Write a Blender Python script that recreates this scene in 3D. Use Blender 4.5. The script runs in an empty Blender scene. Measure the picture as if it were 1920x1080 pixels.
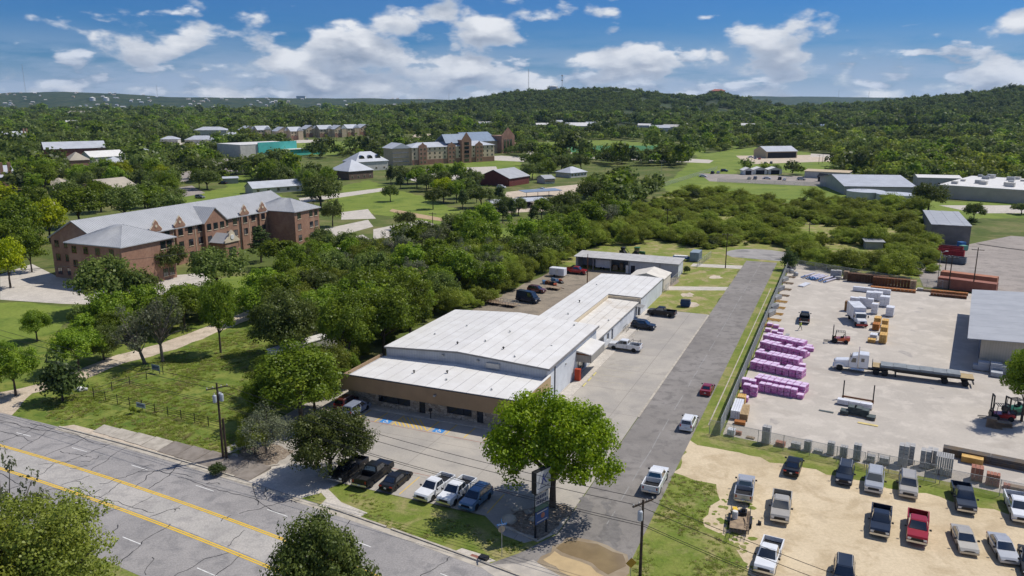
import bpy, bmesh, math, random
import numpy as np
from mathutils import Vector, Matrix
R = math.radians
random.seed(7)
scene = bpy.context.scene
COL = scene.collection
# ---------------------------------------------------------------- camera
F, HOR, CH = 1480.0, 190.0, 44.0          # focal length in photo pixels, horizon row, drone height (m)
PITCH = math.atan((540 - HOR) / F)
cam = bpy.data.cameras.new('camera')
cam.sensor_width = 36.0
cam.lens = 36.0 * F / 1920.0
cam.clip_start = 0.5
cam.clip_end = 40000
camo = bpy.data.objects.new('camera', cam)
COL.objects.link(camo)
camo.location = (0, 0, CH)
camo.rotation_euler = (math.pi / 2 - PITCH, 0, 0)
scene.camera = camo
# ---------------------------------------------------------------- light
SUN_EL, SUN_AZ = R(55), R(67)
sun = bpy.data.lights.new('sun', 'SUN')
sun.energy = 4.4
sun.angle = R(0.53)
sun.color = (1.0, 0.95, 0.87)
suno = bpy.data.objects.new('sun', sun)
COL.objects.link(suno)
sd = Vector((math.sin(SUN_AZ) * math.cos(SUN_EL), math.cos(SUN_AZ) * math.cos(SUN_EL), math.sin(SUN_EL)))
suno.rotation_euler = sd.to_track_quat('Z', 'Y').to_euler()
suno.location = sd * 300
vs = scene.view_settings
vs.view_transform = 'Standard'
vs.look = 'None'
vs.exposure = 0.0
vs.gamma = 1.0
vs.use_curve_mapping = False
# ---------------------------------------------------------------- sky with broken cumulus
world = bpy.data.worlds.new('World')
scene.world = world
world.use_nodes = True
WN = world.node_tree
WN.nodes.clear()
class NT:
    """small node-tree helper"""
    def __init__(s, t): s.t = t
    def n(s, typ, ins=None, **kw):
        nd = s.t.nodes.new(typ)
        for k, v in kw.items(): setattr(nd, k, v)
        for k, v in (ins or {}).items():
            if isinstance(v, bpy.types.NodeSocket): s.t.links.new(v, nd.inputs[k])
            else: nd.inputs[k].default_value = v
        return nd
    def math(s, op, a, b=0.0, c=None, clamp=False):
        i = {0: a, 1: b}
        if c is not None: i[2] = c
        return s.n('ShaderNodeMath', i, operation=op, use_clamp=clamp).outputs[0]
    def rng(s, v, a, b, c=0.0, d=1.0, smooth=True):
        return s.n('ShaderNodeMapRange', {0: v, 1: a, 2: b, 3: c, 4: d}, interpolation_type='SMOOTHSTEP' if smooth else 'LINEAR').outputs[0]
    def noise(s, vec, scale, detail=4, rough=.5, dist=0.0):
        return s.n('ShaderNodeTexNoise', {'Vector': vec, 'Scale': scale, 'Detail': detail, 'Roughness': rough, 'Distortion': dist}).outputs[0]
    def mix(s, f, a, b):
        nd = s.t.nodes.new('ShaderNodeMix'); nd.data_type = 'RGBA'
        for sock, v in ((nd.inputs[0], f), (nd.inputs[6], a), (nd.inputs[7], b)):
            if isinstance(v, bpy.types.NodeSocket): s.t.links.new(v, sock)
            else: sock.default_value = v if not isinstance(v, tuple) else (v + (1,))[:4]
        return nd.outputs[2]
w = NT(WN)
tc = w.n('ShaderNodeTexCoord').outputs['Generated']
sep = w.n('ShaderNodeSeparateXYZ', {0: tc})
zz = sep.outputs[2]
SKYT = w.n('ShaderNodeTexSky', sky_type='NISHITA', sun_disc=False, sun_elevation=SUN_EL, sun_rotation=SUN_AZ,
           altitude=500, air_density=1.1, dust_density=0.6, ozone_density=2.0).outputs[0]
def cloud(sx, sz, seed, d=0.0):
    return w.n('ShaderNodeVectorMath', {0: tc, 1: (sx, sx, sz), 2: (seed, seed * .7, seed * .3 + d)}, operation='MULTIPLY_ADD').outputs[0]
zs = w.math('MAXIMUM', zz, 0.0)
def layer(sx, sz, seed, dz, t0, t1, bias):
    a = w.noise(cloud(sx, sz, seed), 1.0, 7, .50, .08)
    b = w.noise(cloud(sx, sz, seed, dz), 1.0, 5, .50, .08)
    big = w.noise(cloud(sx * .22, sz * .3, seed + 4), 1.0, 2, .5)
    den = w.math('ADD', w.math('ADD', a, w.math('MULTIPLY', w.math('SUBTRACT', big, .5), .34)), bias)
    return w.rng(den, t0, t1), w.rng(w.math('SUBTRACT', a, b), -.07, .21), den
h1 = w.rng(zs, .0, .13, .06, -.008, False)
d1, s1, e1 = layer(10.5, 24.0, 3.1, 0.5, .53, .63, h1)
d2, s2, e2 = layer(19.0, 50.0, 9.4, 0.5, .53, .66, w.rng(zs, .01, .08, .075, -.08, False))
core = w.rng(e1, .56, .74)
c1 = w.mix(core, (.52, .58, .68), (.27, .33, .44))
c1 = w.mix(s1, c1, (.84, .86, .90))
c2 = w.mix(s2, (.33, .41, .54), (.72, .77, .86))
veil = w.math('MULTIPLY', w.rng(w.noise(cloud(4.0, 26.0, 5.5), 1.0, 6, .62), .30, .56), w.rng(zs, .015, .095, .9, .03))
tint = w.n('ShaderNodeMix', {}, data_type='RGBA', blend_type='MULTIPLY')
tint.inputs[0].default_value = 1.0
WN.links.new(SKYT, tint.inputs[6]); tint.inputs[7].default_value = (.21, .57, 1.16, 1)
bgs = w.n('ShaderNodeBackground', {0: tint.outputs[2], 1: 0.068}).outputs[0]
cc = w.mix(d1, w.mix(d2, w.mix(w.rng(zs, 0, .05), (.46, .55, .69), (.37, .47, .64)), c2), c1)
bgc = w.n('ShaderNodeBackground', {0: cc, 1: 1.0}).outputs[0]
veil = w.math('MAXIMUM', veil, w.rng(zs, .0, .06, .92, 0.0))
fac = w.math('MAXIMUM', w.math('MAXIMUM', d1, d2), veil, clamp=True)
mixs = w.n('ShaderNodeMixShader', {0: fac, 1: bgs, 2: bgc}).outputs[0]
WN.links.new(mixs, w.n('ShaderNodeOutputWorld').inputs[0])
# ---------------------------------------------------------------- photo calibration: a pixel of the photo -> a point of the real ground
cp, sp = math.cos(PITCH), math.sin(PITCH)
def G(px, py, z=0.0):
    v = -(py - 540) / F
    dz = -sp + v * cp
    t = (z - CH) / dz
    return Vector(((px - 960) / F * t, (cp + v * sp) * t, z))
def HT(b, py):
    v = -(py - 540) / F
    return CH + b[1] * (v * cp - sp) / (cp + v * sp)
class Frame:
    def __init__(s, o, yaw):
        s.o = Vector((o[0], o[1], 0)); s.yaw = R(yaw)
        s.a = Vector((math.cos(s.yaw), -math.sin(s.yaw), 0)); s.b = Vector((math.sin(s.yaw), math.cos(s.yaw), 0))
    def W(s, a, b, z=0.0): return s.o + s.a * a + s.b * b + Vector((0, 0, z))
    def L(s, p): d = Vector((p[0], p[1], 0)) - s.o; return d.dot(s.a), d.dot(s.b)
    def px(s, x, y, z=0.0): return s.L(G(x, y, z))
ST = Frame((-24.88, 110.87), 23.0)        # store / side road / campus grid
YD = Frame((35.0, 108.0), 30.5)           # lumber yard grid
# ---------------------------------------------------------------- materials
MATS = {}
def newmat(name):
    m = bpy.data.materials.new(name); m.use_nodes = True
    t = m.node_tree; t.nodes.clear(); MATS[name] = m
    return m, NT(t)
def fin(k, sh): k.t.links.new(sh, k.n('ShaderNodeOutputMaterial').inputs[0])
def mat(name, c, r=.8, m=0.0, c2=None, sc=.6, bump=0.0, bsc=None, sp=.3, det=5, lo=.35, hi=.65, coat=0.0, obj=False, c3=None, sc3=.08):
    if name in MATS: return MATS[name]
    mt, k = newmat(name)
    pos = k.n('ShaderNodeTexCoord').outputs['Object'] if obj else k.n('ShaderNodeNewGeometry').outputs['Position']
    if c2 is None: c2 = tuple(x * .8 for x in c)
    col = k.mix(k.rng(k.noise(pos, sc, det, .6), lo, hi), c, c2)
    if c3 is not None: col = k.mix(k.rng(k.noise(pos, sc3, 5, .6), .5, .66), col, c3)
    ins = {'Base Color': col, 'Roughness': r, 'Metallic': m, 'Specular IOR Level': sp, 'Coat Weight': coat, 'Coat Roughness': .08}
    if bump:
        ins['Normal'] = k.n('ShaderNodeBump', {'Strength': bump, 'Distance': .05, 'Height': k.noise(pos, bsc or sc * 6, 6, .6)}).outputs[0]
    fin(k, k.n('ShaderNodeBsdfPrincipled', ins).outputs[0])
    return mt
def ribbed(name, c, step=.3, r=.55, amt=.35, c2=None):
    """sheet metal with vertical ribs (object space, so the ribs run with the wall)"""
    mt, k = newmat(name)
    p = k.n('ShaderNodeTexCoord').outputs['Object']
    s = k.n('ShaderNodeSeparateXYZ', {0: p})
    u = k.math('ADD', s.outputs[0], s.outputs[1])
    wv = k.math('ABSOLUTE', k.math('SUBTRACT', k.math('FRACT', k.math('DIVIDE', u, step)), .5))
    h = k.rng(wv, .28, .42)
    dirt = k.rng(k.noise(p, .5, 5, .6), .35, .7)
    col = k.mix(dirt, c, c2 or tuple(x * .84 for x in c))
    col = k.mix(k.math('MULTIPLY', h, .18), col, tuple(x * .5 for x in c))
    nb = k.n('ShaderNodeBump', {'Strength': amt, 'Distance': .03, 'Height': h}).outputs[0]
    fin(k, k.n('ShaderNodeBsdfPrincipled', {'Base Color': col, 'Roughness': r, 'Normal': nb, 'Specular IOR Level': .35}).outputs[0])
    return mt
def ground_mat(name, stops, r=.95, bump=.3, bsc=3.0, stain=None, stsc=.12, joints=None, jcol=(.1, .1, .1), yaw=0, fa=.15):
    """three colours mixed at three scales, optional stains and slab joints"""
    mt, k = newmat(name)
    pos = k.n('ShaderNodeNewGeometry').outputs['Position']
    c = k.mix(k.rng(k.noise(pos, stops[3][0], 6, .62), .36, .64), stops[0], stops[1])
    c = k.mix(k.rng(k.noise(pos, stops[3][1], 6, .65, .4), .46, .66), c, stops[2])
    fine = k.rng(k.noise(pos, stops[3][2], 3, .7), .3, .7, 1 - fa * 1.1, 1 + fa * .8)
    mul = k.n('ShaderNodeVectorMath', {0: c, 1: fine}, operation='MULTIPLY'); k.t.links.new(fine, mul.inputs[1])
    c = mul.outputs[0]
    if stain: c = k.mix(k.math('MULTIPLY', k.rng(k.noise(pos, stsc, 7, .68, .6), .54, .72), .65), c, stain)
    if joints:
        rot = k.n('ShaderNodeVectorRotate', {'Vector': pos, 'Angle': yaw}, rotation_type='Z_AXIS').outputs[0]
        s = k.n('ShaderNodeSeparateXYZ', {0: rot}); m = None
        for i in (0, 1):
            f = k.math('ABSOLUTE', k.math('SUBTRACT', k.math('FRACT', k.math('DIVIDE', s.outputs[i], joints)), .5))
            g = k.rng(f, .5 - .05 / joints, .5 - .02 / joints)
            m = g if m is None else k.math('MAXIMUM', m, g)
        c = k.mix(k.math('MULTIPLY', m, .55), c, jcol)
    nb = k.n('ShaderNodeBump', {'Strength': bump, 'Distance': .12, 'Height': k.noise(pos, bsc, 6, .7)}).outputs[0]
    fin(k, k.n('ShaderNodeBsdfPrincipled', {'Base Color': c, 'Roughness': r, 'Normal': nb, 'Specular IOR Level': .2}).outputs[0])
    return mt
def leafmat(name, ca, cb, cc):
    mt, k = newmat(name)
    at = k.n('ShaderNodeAttribute', attribute_name='tint').outputs['Fac']
    rnd = k.n('ShaderNodeObjectInfo').outputs['Random']
    f = k.math('ADD', k.math('MULTIPLY', at, .72), k.math('MULTIPLY', rnd, .28), clamp=True)
    col = k.mix(k.rng(f, .1, .6, smooth=False), ca, cb)
    col = k.mix(k.rng(f, .6, 1.0, smooth=False), col, cc)
    hs = k.n('ShaderNodeHueSaturation', {'Hue': k.rng(rnd, 0, 1, .487, .513, False), 'Saturation': 1.03, 'Value': k.rng(rnd, 0, 1, .72, 1.14, False), 'Color': col}).outputs[0]
    d = k.n('ShaderNodeBsdfDiffuse', {0: hs}).outputs[0]
    t = k.n('ShaderNodeBsdfTranslucent', {0: hs}).outputs[0]
    g = k.n('ShaderNodeBsdfGlossy', {0: (1, 1, 1, 1), 'Roughness': .45}).outputs[0]
    s = k.n('ShaderNodeMixShader', {0: .46, 1: d, 2: t}).outputs[0]
    fin(k, k.n('ShaderNodeMixShader', {0: .012, 1: s, 2: g}).outputs[0])
    return mt
GRASS = ground_mat('grass', [(.125, .175, .026), (.215, .235, .05), (.085, .135, .02), (.22, .5, 2.8)], bump=.6, bsc=2.5)
GRASS2 = ground_mat('dry_grass', [(.17, .215, .035), (.25, .25, .07), (.36, .29, .15), (.12, .3, 2.0)], bump=.6, bsc=2.5)
VERGE = ground_mat('verge_grass', [(.13, .18, .026), (.205, .23, .05), (.30, .265, .11), (.3, .22, 2.8)], bump=.6, bsc=3)
FLOOR = ground_mat('woodland_floor', [(.075, .105, .02), (.12, .145, .035), (.17, .165, .06), (.02, .06, .5)], bump=.3, bsc=1)
LAWN = ground_mat('mown_lawn', [(.155, .21, .032), (.20, .245, .045), (.12, .175, .028), (.03, .10, 1.2)], bump=.3, bsc=2)
ASPH = ground_mat('highway_asphalt', [(.285, .27, .26), (.335, .315, .30), (.235, .225, .22), (.10, .45, 6.0)], bump=.15, bsc=9, stain=(.20, .19, .185), stsc=.22)
CONCLANE = ground_mat('pale_lane', [(.39, .37, .34), (.45, .42, .38), (.33, .31, .29), (.12, .5, 5.0)], bump=.15, bsc=9)
ROAD = ground_mat('side_road_asphalt', [(.215, .198, .18), (.265, .245, .225), (.175, .162, .15), (.10, .6, 7.0)], fa=.07, bump=.15, bsc=9, stain=(.275, .252, .228), stsc=.16)
LOT = ground_mat('parking_concrete', [(.40, .365, .315), (.335, .31, .275), (.44, .40, .34), (.16, .07, 4.0)], fa=.06, bump=.08, bsc=8, stain=(.255, .237, .212), stsc=.19, joints=9.5, jcol=(.12, .11, .10), yaw=R(23))
YARD = ground_mat('yard_pavement', [(.475, .43, .37), (.42, .38, .33), (.53, .48, .415), (.11, .30, 3.0)], fa=.05, bump=.06, bsc=6, stain=(.345, .305, .26), stsc=.10)
DIRT = ground_mat('dirt_lot', [(.55, .445, .295), (.615, .505, .345), (.475, .375, .24), (.09, .30, 3.0)], fa=.08, bump=.3, bsc=4, stain=(.42, .335, .22), stsc=.16)
GRAVEL = ground_mat('gravel_path', [(.52, .43, .33), (.58, .49, .38), (.42, .35, .26), (.15, .5, 3.0)], bump=.5, bsc=5)
REARYD = ground_mat('rear_yard_gravel', [(.245, .205, .155), (.30, .25, .185), (.20, .17, .13), (.12, .4, 3.0)], bump=.4, bsc=4, stain=(.40, .35, .25), stsc=.10)
SLAB = ground_mat('pale_concrete', [(.52, .475, .41), (.46, .42, .365), (.57, .52, .45), (.2, .6, 4.0)], bump=.15, bsc=6, stain=(.33, .30, .26), stsc=.3)
OLDPAVE = ground_mat('old_asphalt_pad', [(.30, .265, .235), (.35, .31, .275), (.26, .23, .205), (.08, .3, 3.0)], bump=.15, bsc=5, stain=(.22, .2, .18), stsc=.1)
KERB = mat('kerb_concrete', (.50, .45, .37), c2=(.36, .32, .26), sc=.8)
MULCH = ground_mat('stone_mulch', [(.30, .24, .18), (.16, .12, .09), (.42, .36, .29), (1.5, 3.5, 9.0)], bump=1.0, bsc=8)
MUD = mat('muddy_water', (.20, .145, .08), r=.2, c2=(.26, .19, .105), sc=.25, sp=.5)
YEL = mat('yellow_paint', (.74, .47, .03), c2=(.64, .43, .07), sc=1.5)
WHT = mat('white_paint', (.74, .73, .70), c2=(.58, .57, .54), sc=1.5)
REDL = mat('red_paint', (.36, .10, .07), c2=(.33, .2, .16), sc=1)
BLUEP = mat('blue_paint', (.03, .20, .52), c2=(.05, .24, .55), sc=2)
TAR = mat('tar', (.035, .035, .038), r=.7, c2=(.10, .097, .095), sc=.5, lo=.5, hi=.7)
WHITEROOF = mat('white_roof_sheet', (.70, .685, .65), c2=(.63, .61, .57), sc=.35, r=.55, c3=(.655, .635, .60), sc3=.2)
CREAMROOF = mat('cream_roof_sheet', (.70, .665, .60), c2=(.62, .58, .51), sc=.3, r=.6, c3=(.50, .43, .34), sc3=.16)
GREYROOF = mat('grey_roof_sheet', (.40, .405, .41), c2=(.35, .355, .36), sc=.3, r=.45)
DECK = mat('roof_deck', (.25, .245, .235))
SEAM = mat('seam_shadow_trim', (.34, .33, .32))
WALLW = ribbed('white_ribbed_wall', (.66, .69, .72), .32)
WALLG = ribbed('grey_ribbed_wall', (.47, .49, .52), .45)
WALLT = ribbed('tan_ribbed_wall', (.47, .42, .33), .4)
FASCIA = ribbed('brown_fascia', (.34, .235, .14), .22, r=.7)
CANF = ribbed('grey_canopy_fascia', (.36, .34, .30), .5, r=.6)
BRICK = mat('red_brick', (.315, .18, .12), c2=(.26, .145, .098), sc=1.6, c3=(.355, .215, .145), sc3=.25, bump=.2, bsc=8)
BRICK2 = mat('dark_red_brick', (.24, .09, .065), c2=(.19, .07, .055), sc=1.2)
TAN = mat('tan_stucco', (.52, .42, .28), c2=(.46, .37, .25), sc=.6)
CREAM = mat('cream_trim', (.66, .56, .40), c2=(.58, .49, .36), sc=.8)
PALEW = mat('pale_wall', (.55, .53, .48), c2=(.47, .45, .41), sc=.5)
GLASS = mat('dark_glass', (.014, .019, .026), r=.04, sp=1.0, coat=1.0)
BLACK = mat('black_metal', (.02, .02, .022), r=.5)
DARK = mat('dark_void', (.03, .03, .035), r=.9)
RUBBER = mat('tyre_rubber', (.022, .022, .022), r=.85)
RIM = mat('wheel_rim', (.42, .42, .43), r=.35, m=.6)
CHROME = mat('bright_metal', (.6, .6, .6), r=.25, m=.9)
STEEL = mat('galvanised_steel', (.42, .43, .43), r=.5, m=.4)
LAMP = mat('lamp_glass', (.75, .75, .72), r=.12, sp=.6)
TAILR = mat('tail_lamp_red', (.35, .015, .012), r=.2, sp=.6)
WOODP = mat('pole_wood', (.085, .06, .042), c2=(.05, .035, .026), sc=2)
BARK = mat('bark', (.10, .078, .06), c2=(.055, .043, .034), sc=3, bump=.5, bsc=8)
GBARK = mat('grey_bark', (.22, .19, .165), c2=(.12, .10, .085), sc=2, bump=.4, bsc=8)
LUMBER = mat('fresh_lumber', (.62, .40, .14), c2=(.50, .29, .08), sc=1.3)
PALLET = mat('weathered_wood', (.34, .25, .16), c2=(.22, .16, .11), sc=2)
WRAP = mat('white_wrap', (.70, .71, .74), r=.4, c2=(.62, .63, .67), sc=1.2)
CMU = mat('concrete_block', (.40, .395, .385), c2=(.33, .325, .315), sc=1.5)
PINK = mat('pink_wrap', (.44, .13, .36), r=.4, c2=(.56, .30, .52), sc=1.6, lo=.4, hi=.6)
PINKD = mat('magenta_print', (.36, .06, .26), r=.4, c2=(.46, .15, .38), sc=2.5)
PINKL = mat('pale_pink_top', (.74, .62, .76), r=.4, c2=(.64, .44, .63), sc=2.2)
RUST = mat('rusty_steel', (.17, .065, .022), c2=(.10, .042, .02), sc=1.2, bump=.4, bsc=6)
RUSTO = mat('orange_rust', (.40, .16, .045), c2=(.30, .11, .035), sc=1.2)
DKGREEN = mat('green_shingle_bundle', (.055, .075, .075), c2=(.10, .12, .12), sc=2)
CLAY = mat('clay_block', (.40, .18, .12), c2=(.32, .13, .09), sc=2)
PAINT = {}
def paint(name, c, m=.35, r=.28):
    PAINT[name] = mat('paint_' + name, c, r=r, m=m, c2=tuple(x * .93 for x in c), sc=1.5, sp=.5, coat=.6)
    return PAINT[name]
for nme, c in dict(white=(.74, .75, .76), black=(.012, .013, .015), silver=(.46, .47, .48), grey=(.19, .20, .21), champagne=(.50, .46, .38), red=(.38, .018, .02),
                   crimson=(.30, .01, .03), blue=(.10, .20, .32), navy=(.018, .028, .05), maroon=(.13, .03, .028), steelblue=(.33, .37, .47), orange=(.50, .10, .03)).items():
    paint(nme, c, m=0.0 if nme in ('white', 'black', 'navy') else .3)
def text_mat(): return WHT
for q in ('black', 'navy'):
    nd = PAINT[q].node_tree.nodes['Principled BSDF']; nd.inputs['Coat Weight'].default_value = .5; nd.inputs['Roughness'].default_value = .5; nd.inputs['Specular IOR Level'].default_value = .1; nd.inputs['Coat Roughness'].default_value = .03
# ---------------------------------------------------------------- mesh building
class MB:
    def __init__(s): s.v = []; s.f = []; s.mi = []; s.cur = 0
    def add(s, vs, fs):
        o = len(s.v); s.v += [tuple(x) for x in vs]
        for f in fs: s.f.append(tuple(i + o for i in f)); s.mi.append(s.cur)
        return s
    def box(s, cx, cy, z0, sx, sy, sz, yaw=0.0, tx=1.0, ty=1.0):
        c, n = math.cos(yaw), math.sin(yaw); P = []
        for z, kx, ky in ((z0, 1, 1), (z0 + sz, tx, ty)):
            for x, y in ((-1, -1), (1, -1), (1, 1), (-1, 1)):
                x, y = x * sx / 2 * kx, y * sy / 2 * ky
                P.append((cx + x * c - y * n, cy + x * n + y * c, z))
        return s.add(P, [(3, 2, 1, 0), (4, 5, 6, 7), (0, 1, 5, 4), (1, 2, 6, 5), (2, 3, 7, 6), (3, 0, 4, 7)])
    def bb(s, x0, x1, y0, y1, z0, z1): return s.box((x0 + x1) / 2, (y0 + y1) / 2, z0, x1 - x0, y1 - y0, z1 - z0)
    def prism(s, pts, z0, z1):
        n = len(pts); P = [(p[0], p[1], z0) for p in pts] + [(p[0], p[1], z1) for p in pts]
        return s.add(P, [tuple(range(n))[::-1], tuple(range(n, 2 * n))] + [(i, (i + 1) % n, n + (i + 1) % n, n + i) for i in range(n)])
    def xprism(s, pts, y0, y1):
        """polygon in x,z pushed along y"""
        n = len(pts); P = [(p[0], y0, p[1]) for p in pts] + [(p[0], y1, p[1]) for p in pts]
        return s.add(P, [tuple(range(n)), tuple(range(n, 2 * n))[::-1]] + [(i, n + i, n + (i + 1) % n, (i + 1) % n) for i in range(n)])
    def yprism(s, pts, x0, x1):
        """polygon in y,z pushed along x"""
        n = len(pts); P = [(x0, p[0], p[1]) for p in pts] + [(x1, p[0], p[1]) for p in pts]
        return s.add(P, [tuple(range(n))[::-1], tuple(range(n, 2 * n))] + [(i, (i + 1) % n, n + (i + 1) % n, n + i) for i in range(n)])
    def slab(s, q, t):
        """quad or polygon in space given thickness downwards"""
        n = len(q); q = [Vector(x) for x in q]; P = [tuple(x) for x in q] + [tuple(x - Vector((0, 0, t))) for x in q]
        return s.add(P, [tuple(range(n)), tuple(range(n, 2 * n))[::-1]] + [(i, n + i, n + (i + 1) % n, (i + 1) % n) for i in range(n)])
    def sheet(s, q, t=.01):
        """thin panel thickened along its normal"""
        q = [Vector(x) for x in q]; nn = (q[1] - q[0]).cross(q[2] - q[0]).normalized() * t; n = len(q)
        P = [tuple(x + nn) for x in q] + [tuple(x) for x in q]
        return s.add(P, [tuple(range(n)), tuple(range(n, 2 * n))[::-1]] + [(i, n + i, n + (i + 1) % n, (i + 1) % n) for i in range(n)])
    def tube(s, pts, r, n=6, r1=None, cap=True):
        pts = [Vector(p) for p in pts]; o = len(s.v); m = len(pts); ref = None
        for i, p in enumerate(pts):
            d = (pts[min(i + 1, m - 1)] - pts[max(i - 1, 0)]).normalized()
            if ref is None or abs(ref.dot(d)) > .95: ref = Vector((1, 0, 0)) if abs(d.x) < .8 else Vector((0, 1, 0))
            u = d.cross(ref).normalized(); v = d.cross(u)
            rr = r if r1 is None else r + (r1 - r) * i / (m - 1)
            for k in range(n):
                a = 2 * math.pi * k / n; s.v.append(tuple(p + u * math.cos(a) * rr + v * math.sin(a) * rr))
        for i in range(m - 1):
            for k in range(n):
                s.f.append((o + i * n + k, o + i * n + (k + 1) % n, o + (i + 1) * n + (k + 1) % n, o + (i + 1) * n + k)); s.mi.append(s.cur)
        if cap:
            s.f.append(tuple(o + k for k in range(n))[::-1]); s.mi.append(s.cur)
            s.f.append(tuple(o + (m - 1) * n + k for k in range(n))); s.mi.append(s.cur)
        return s
    def lathe(s, prof, n=16, cx=0, cy=0):
        o = len(s.v)
        for r, z in prof:
            for k in range(n):
                a = 2 * math.pi * k / n; s.v.append((cx + r * math.cos(a), cy + r * math.sin(a), z))
        for i in range(len(prof) - 1):
            for k in range(n):
                s.f.append((o + i * n + k, o + i * n + (k + 1) % n, o + (i + 1) * n + (k + 1) % n, o + (i + 1) * n + k)); s.mi.append(s.cur)
        s.f.append(tuple(o + k for k in range(n))[::-1]); s.mi.append(s.cur)
        s.f.append(tuple(o + (len(prof) - 1) * n + k for k in range(n))); s.mi.append(s.cur)
        return s
    def mesh(s, name, mats):
        me = bpy.data.meshes.new(name); me.from_pydata(s.v, [], s.f)
        for m in (mats if isinstance(mats, (list, tuple)) else [mats]): me.materials.append(m)
        if any(s.mi): me.polygons.foreach_set('material_index', s.mi)
        me.update()
        return me
    def build(s, name, mats, parent=None, bev=0.0, smooth=False):
        me = s.mesh(name, mats)
        if bev: bevel(me, bev)
        if smooth: me.shade_smooth()
        return link(name, me, parent)
def bevel(me, w, seg=1):
    bm = bmesh.new(); bm.from_mesh(me)
    bmesh.ops.recalc_face_normals(bm, faces=bm.faces)
    bmesh.ops.bevel(bm, geom=[e for e in bm.edges if len(e.link_faces) == 2 and e.calc_face_angle(0) > .5], offset=w, segments=seg, affect='EDGES', clamp_overlap=True)
    bm.to_mesh(me); bm.free()
def link(name, data, parent=None):
    o = bpy.data.objects.new(name, data); COL.objects.link(o)
    if parent is not None: o.parent = parent
    return o
def tag(o, label, cat, group=None):
    o['label'] = label; o['category'] = cat
    if group: o['group'] = group
    return o
def thing(name, label, cat, loc=(0, 0, 0), yaw=0.0, group=None):
    o = link(name, None); o.location = loc; o.rotation_euler = (0, 0, yaw); o.empty_display_size = .5
    return tag(o, label, cat, group)
def struct(o): o['kind'] = 'structure'; return o
def stuff(o): o['kind'] = 'stuff'; return o
def copy_tree(o, parent=None):
    c = o.copy(); COL.objects.link(c); c.parent = parent
    for ch in o.children: copy_tree(ch, c)
    return c
def poly_clean(pts): return [Vector((p[0], p[1])) for p in pts]
def sheet(name, pts, z, m, cat=None, sub=True):
    """ground sheet from a world polygon"""
    bm = bmesh.new()
    f = bm.faces.new([bm.verts.new((p[0], p[1], z)) for p in pts])
    if f.normal.z < 0 or True:
        f.normal_update()
        if f.normal.z < 0: f.normal_flip()
    bmesh.ops.triangulate(bm, faces=bm.faces[:])
    me = bpy.data.meshes.new(name); bm.to_mesh(me); bm.free(); me.materials.append(m)
    return struct(link(name, me))
def gp(pts): return [G(*p) for p in pts]
def wob(pts, amt=.6, step=2.0, seed=1):
    """break straight ground edges up so that grass and dirt meet unevenly"""
    rr = random.Random(seed); out = []
    n = len(pts)
    for i in range(n):
        a, b = Vector(pts[i][:2]), Vector(pts[(i + 1) % n][:2]); L = (b - a).length; k = max(1, int(L / step))
        nrm = Vector((-(b - a).y, (b - a).x)).normalized()
        for j in range(k):
            out.append(a.lerp(b, j / k) + nrm * (rr.uniform(-amt, amt) if j else 0))
    return out
# ================================================================= GROUND
def grid_mesh(name, x0, x1, y0, y1, nx, ny, m, hf):
    xs = np.linspace(x0, x1, nx); ys = np.linspace(y0, y1, ny)
    v = [(x, y, hf(x, y)) for y in ys for x in xs]
    f = [(j * nx + i, j * nx + i + 1, (j + 1) * nx + i + 1, (j + 1) * nx + i) for j in range(ny - 1) for i in range(nx - 1)]
    me = bpy.data.meshes.new(name); me.from_pydata(v, [], f); me.materials.append(m); me.shade_smooth()
    return struct(link(name, me))
gm = MB().add([(-16000, -400, 0), (16000, -400, 0), (16000, 22000, 0), (-16000, 22000, 0)], [(0, 1, 2, 3)])
struct(gm.build('ground', FLOOR))
def stw(pts): return [ST.W(a, b) for a, b in pts]
def ydw(pts): return [YD.W(a, b) for a, b in pts]
# --- near meadow and verges
sheet('meadow', wob(gp([(-250, 760), (-60, 600), (250, 640), (430, 560), (520, 585), (690, 690), (660, 790), (560, 850), (470, 860), (412, 885), (250, 836), (60, 790)]), 1.2, 4), .006, GRASS)
sheet('roadside_lawn', gp([(20, 1180), (700, 1400), (-700, 1400), (-700, 900), (200, 1050), (290, 1090)]), .006, GRASS)
sheet('front_lawn', stw([(-6, -21.3), (41.6, -21.9), (41.6, -48), (10, -60), (-14, -28)]), .008, VERGE)
sheet('road_verge', stw([(49.9, -60), (60, -75), (92, -75), (92, 10), (60, 12.0), (53.4, 13), (53.4, 133), (49.9, 133)]), .008, VERGE)
sheet('rear_lawn', wob(stw([(28, 72.5), (41.6, 72.5), (41.6, 128), (56, 140), (40, 158), (-2, 158), (-8, 112), (20, 100)]), .6, 3), .008, GRASS2)
sheet('cleared_scrub_ground', wob(gp([(1140, 430), (1260, 362), (1560, 372), (1720, 392), (1760, 560), (1480, 500)]), 4, 9, 3), .005, GRASS2)
# --- dirt car park
dirtpts = [YD.W(-3.2, -15.5), YD.W(33, -15.3), YD.W(60, -15), YD.W(60, -75)] + gp([(1420, 1180), (1404, 1085), (1396, 1055), (1380, 1030), (1362, 1006), (1322, 988), (1328, 965), (1350, 938), (1343, 908), (1300, 900), (1262, 886), (1288, 848)]) + [YD.W(-6, -14.2)]
struct(sheet('dirt_lot', wob(dirtpts, .55, 1.3, 5), .014, DIRT))
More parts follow.
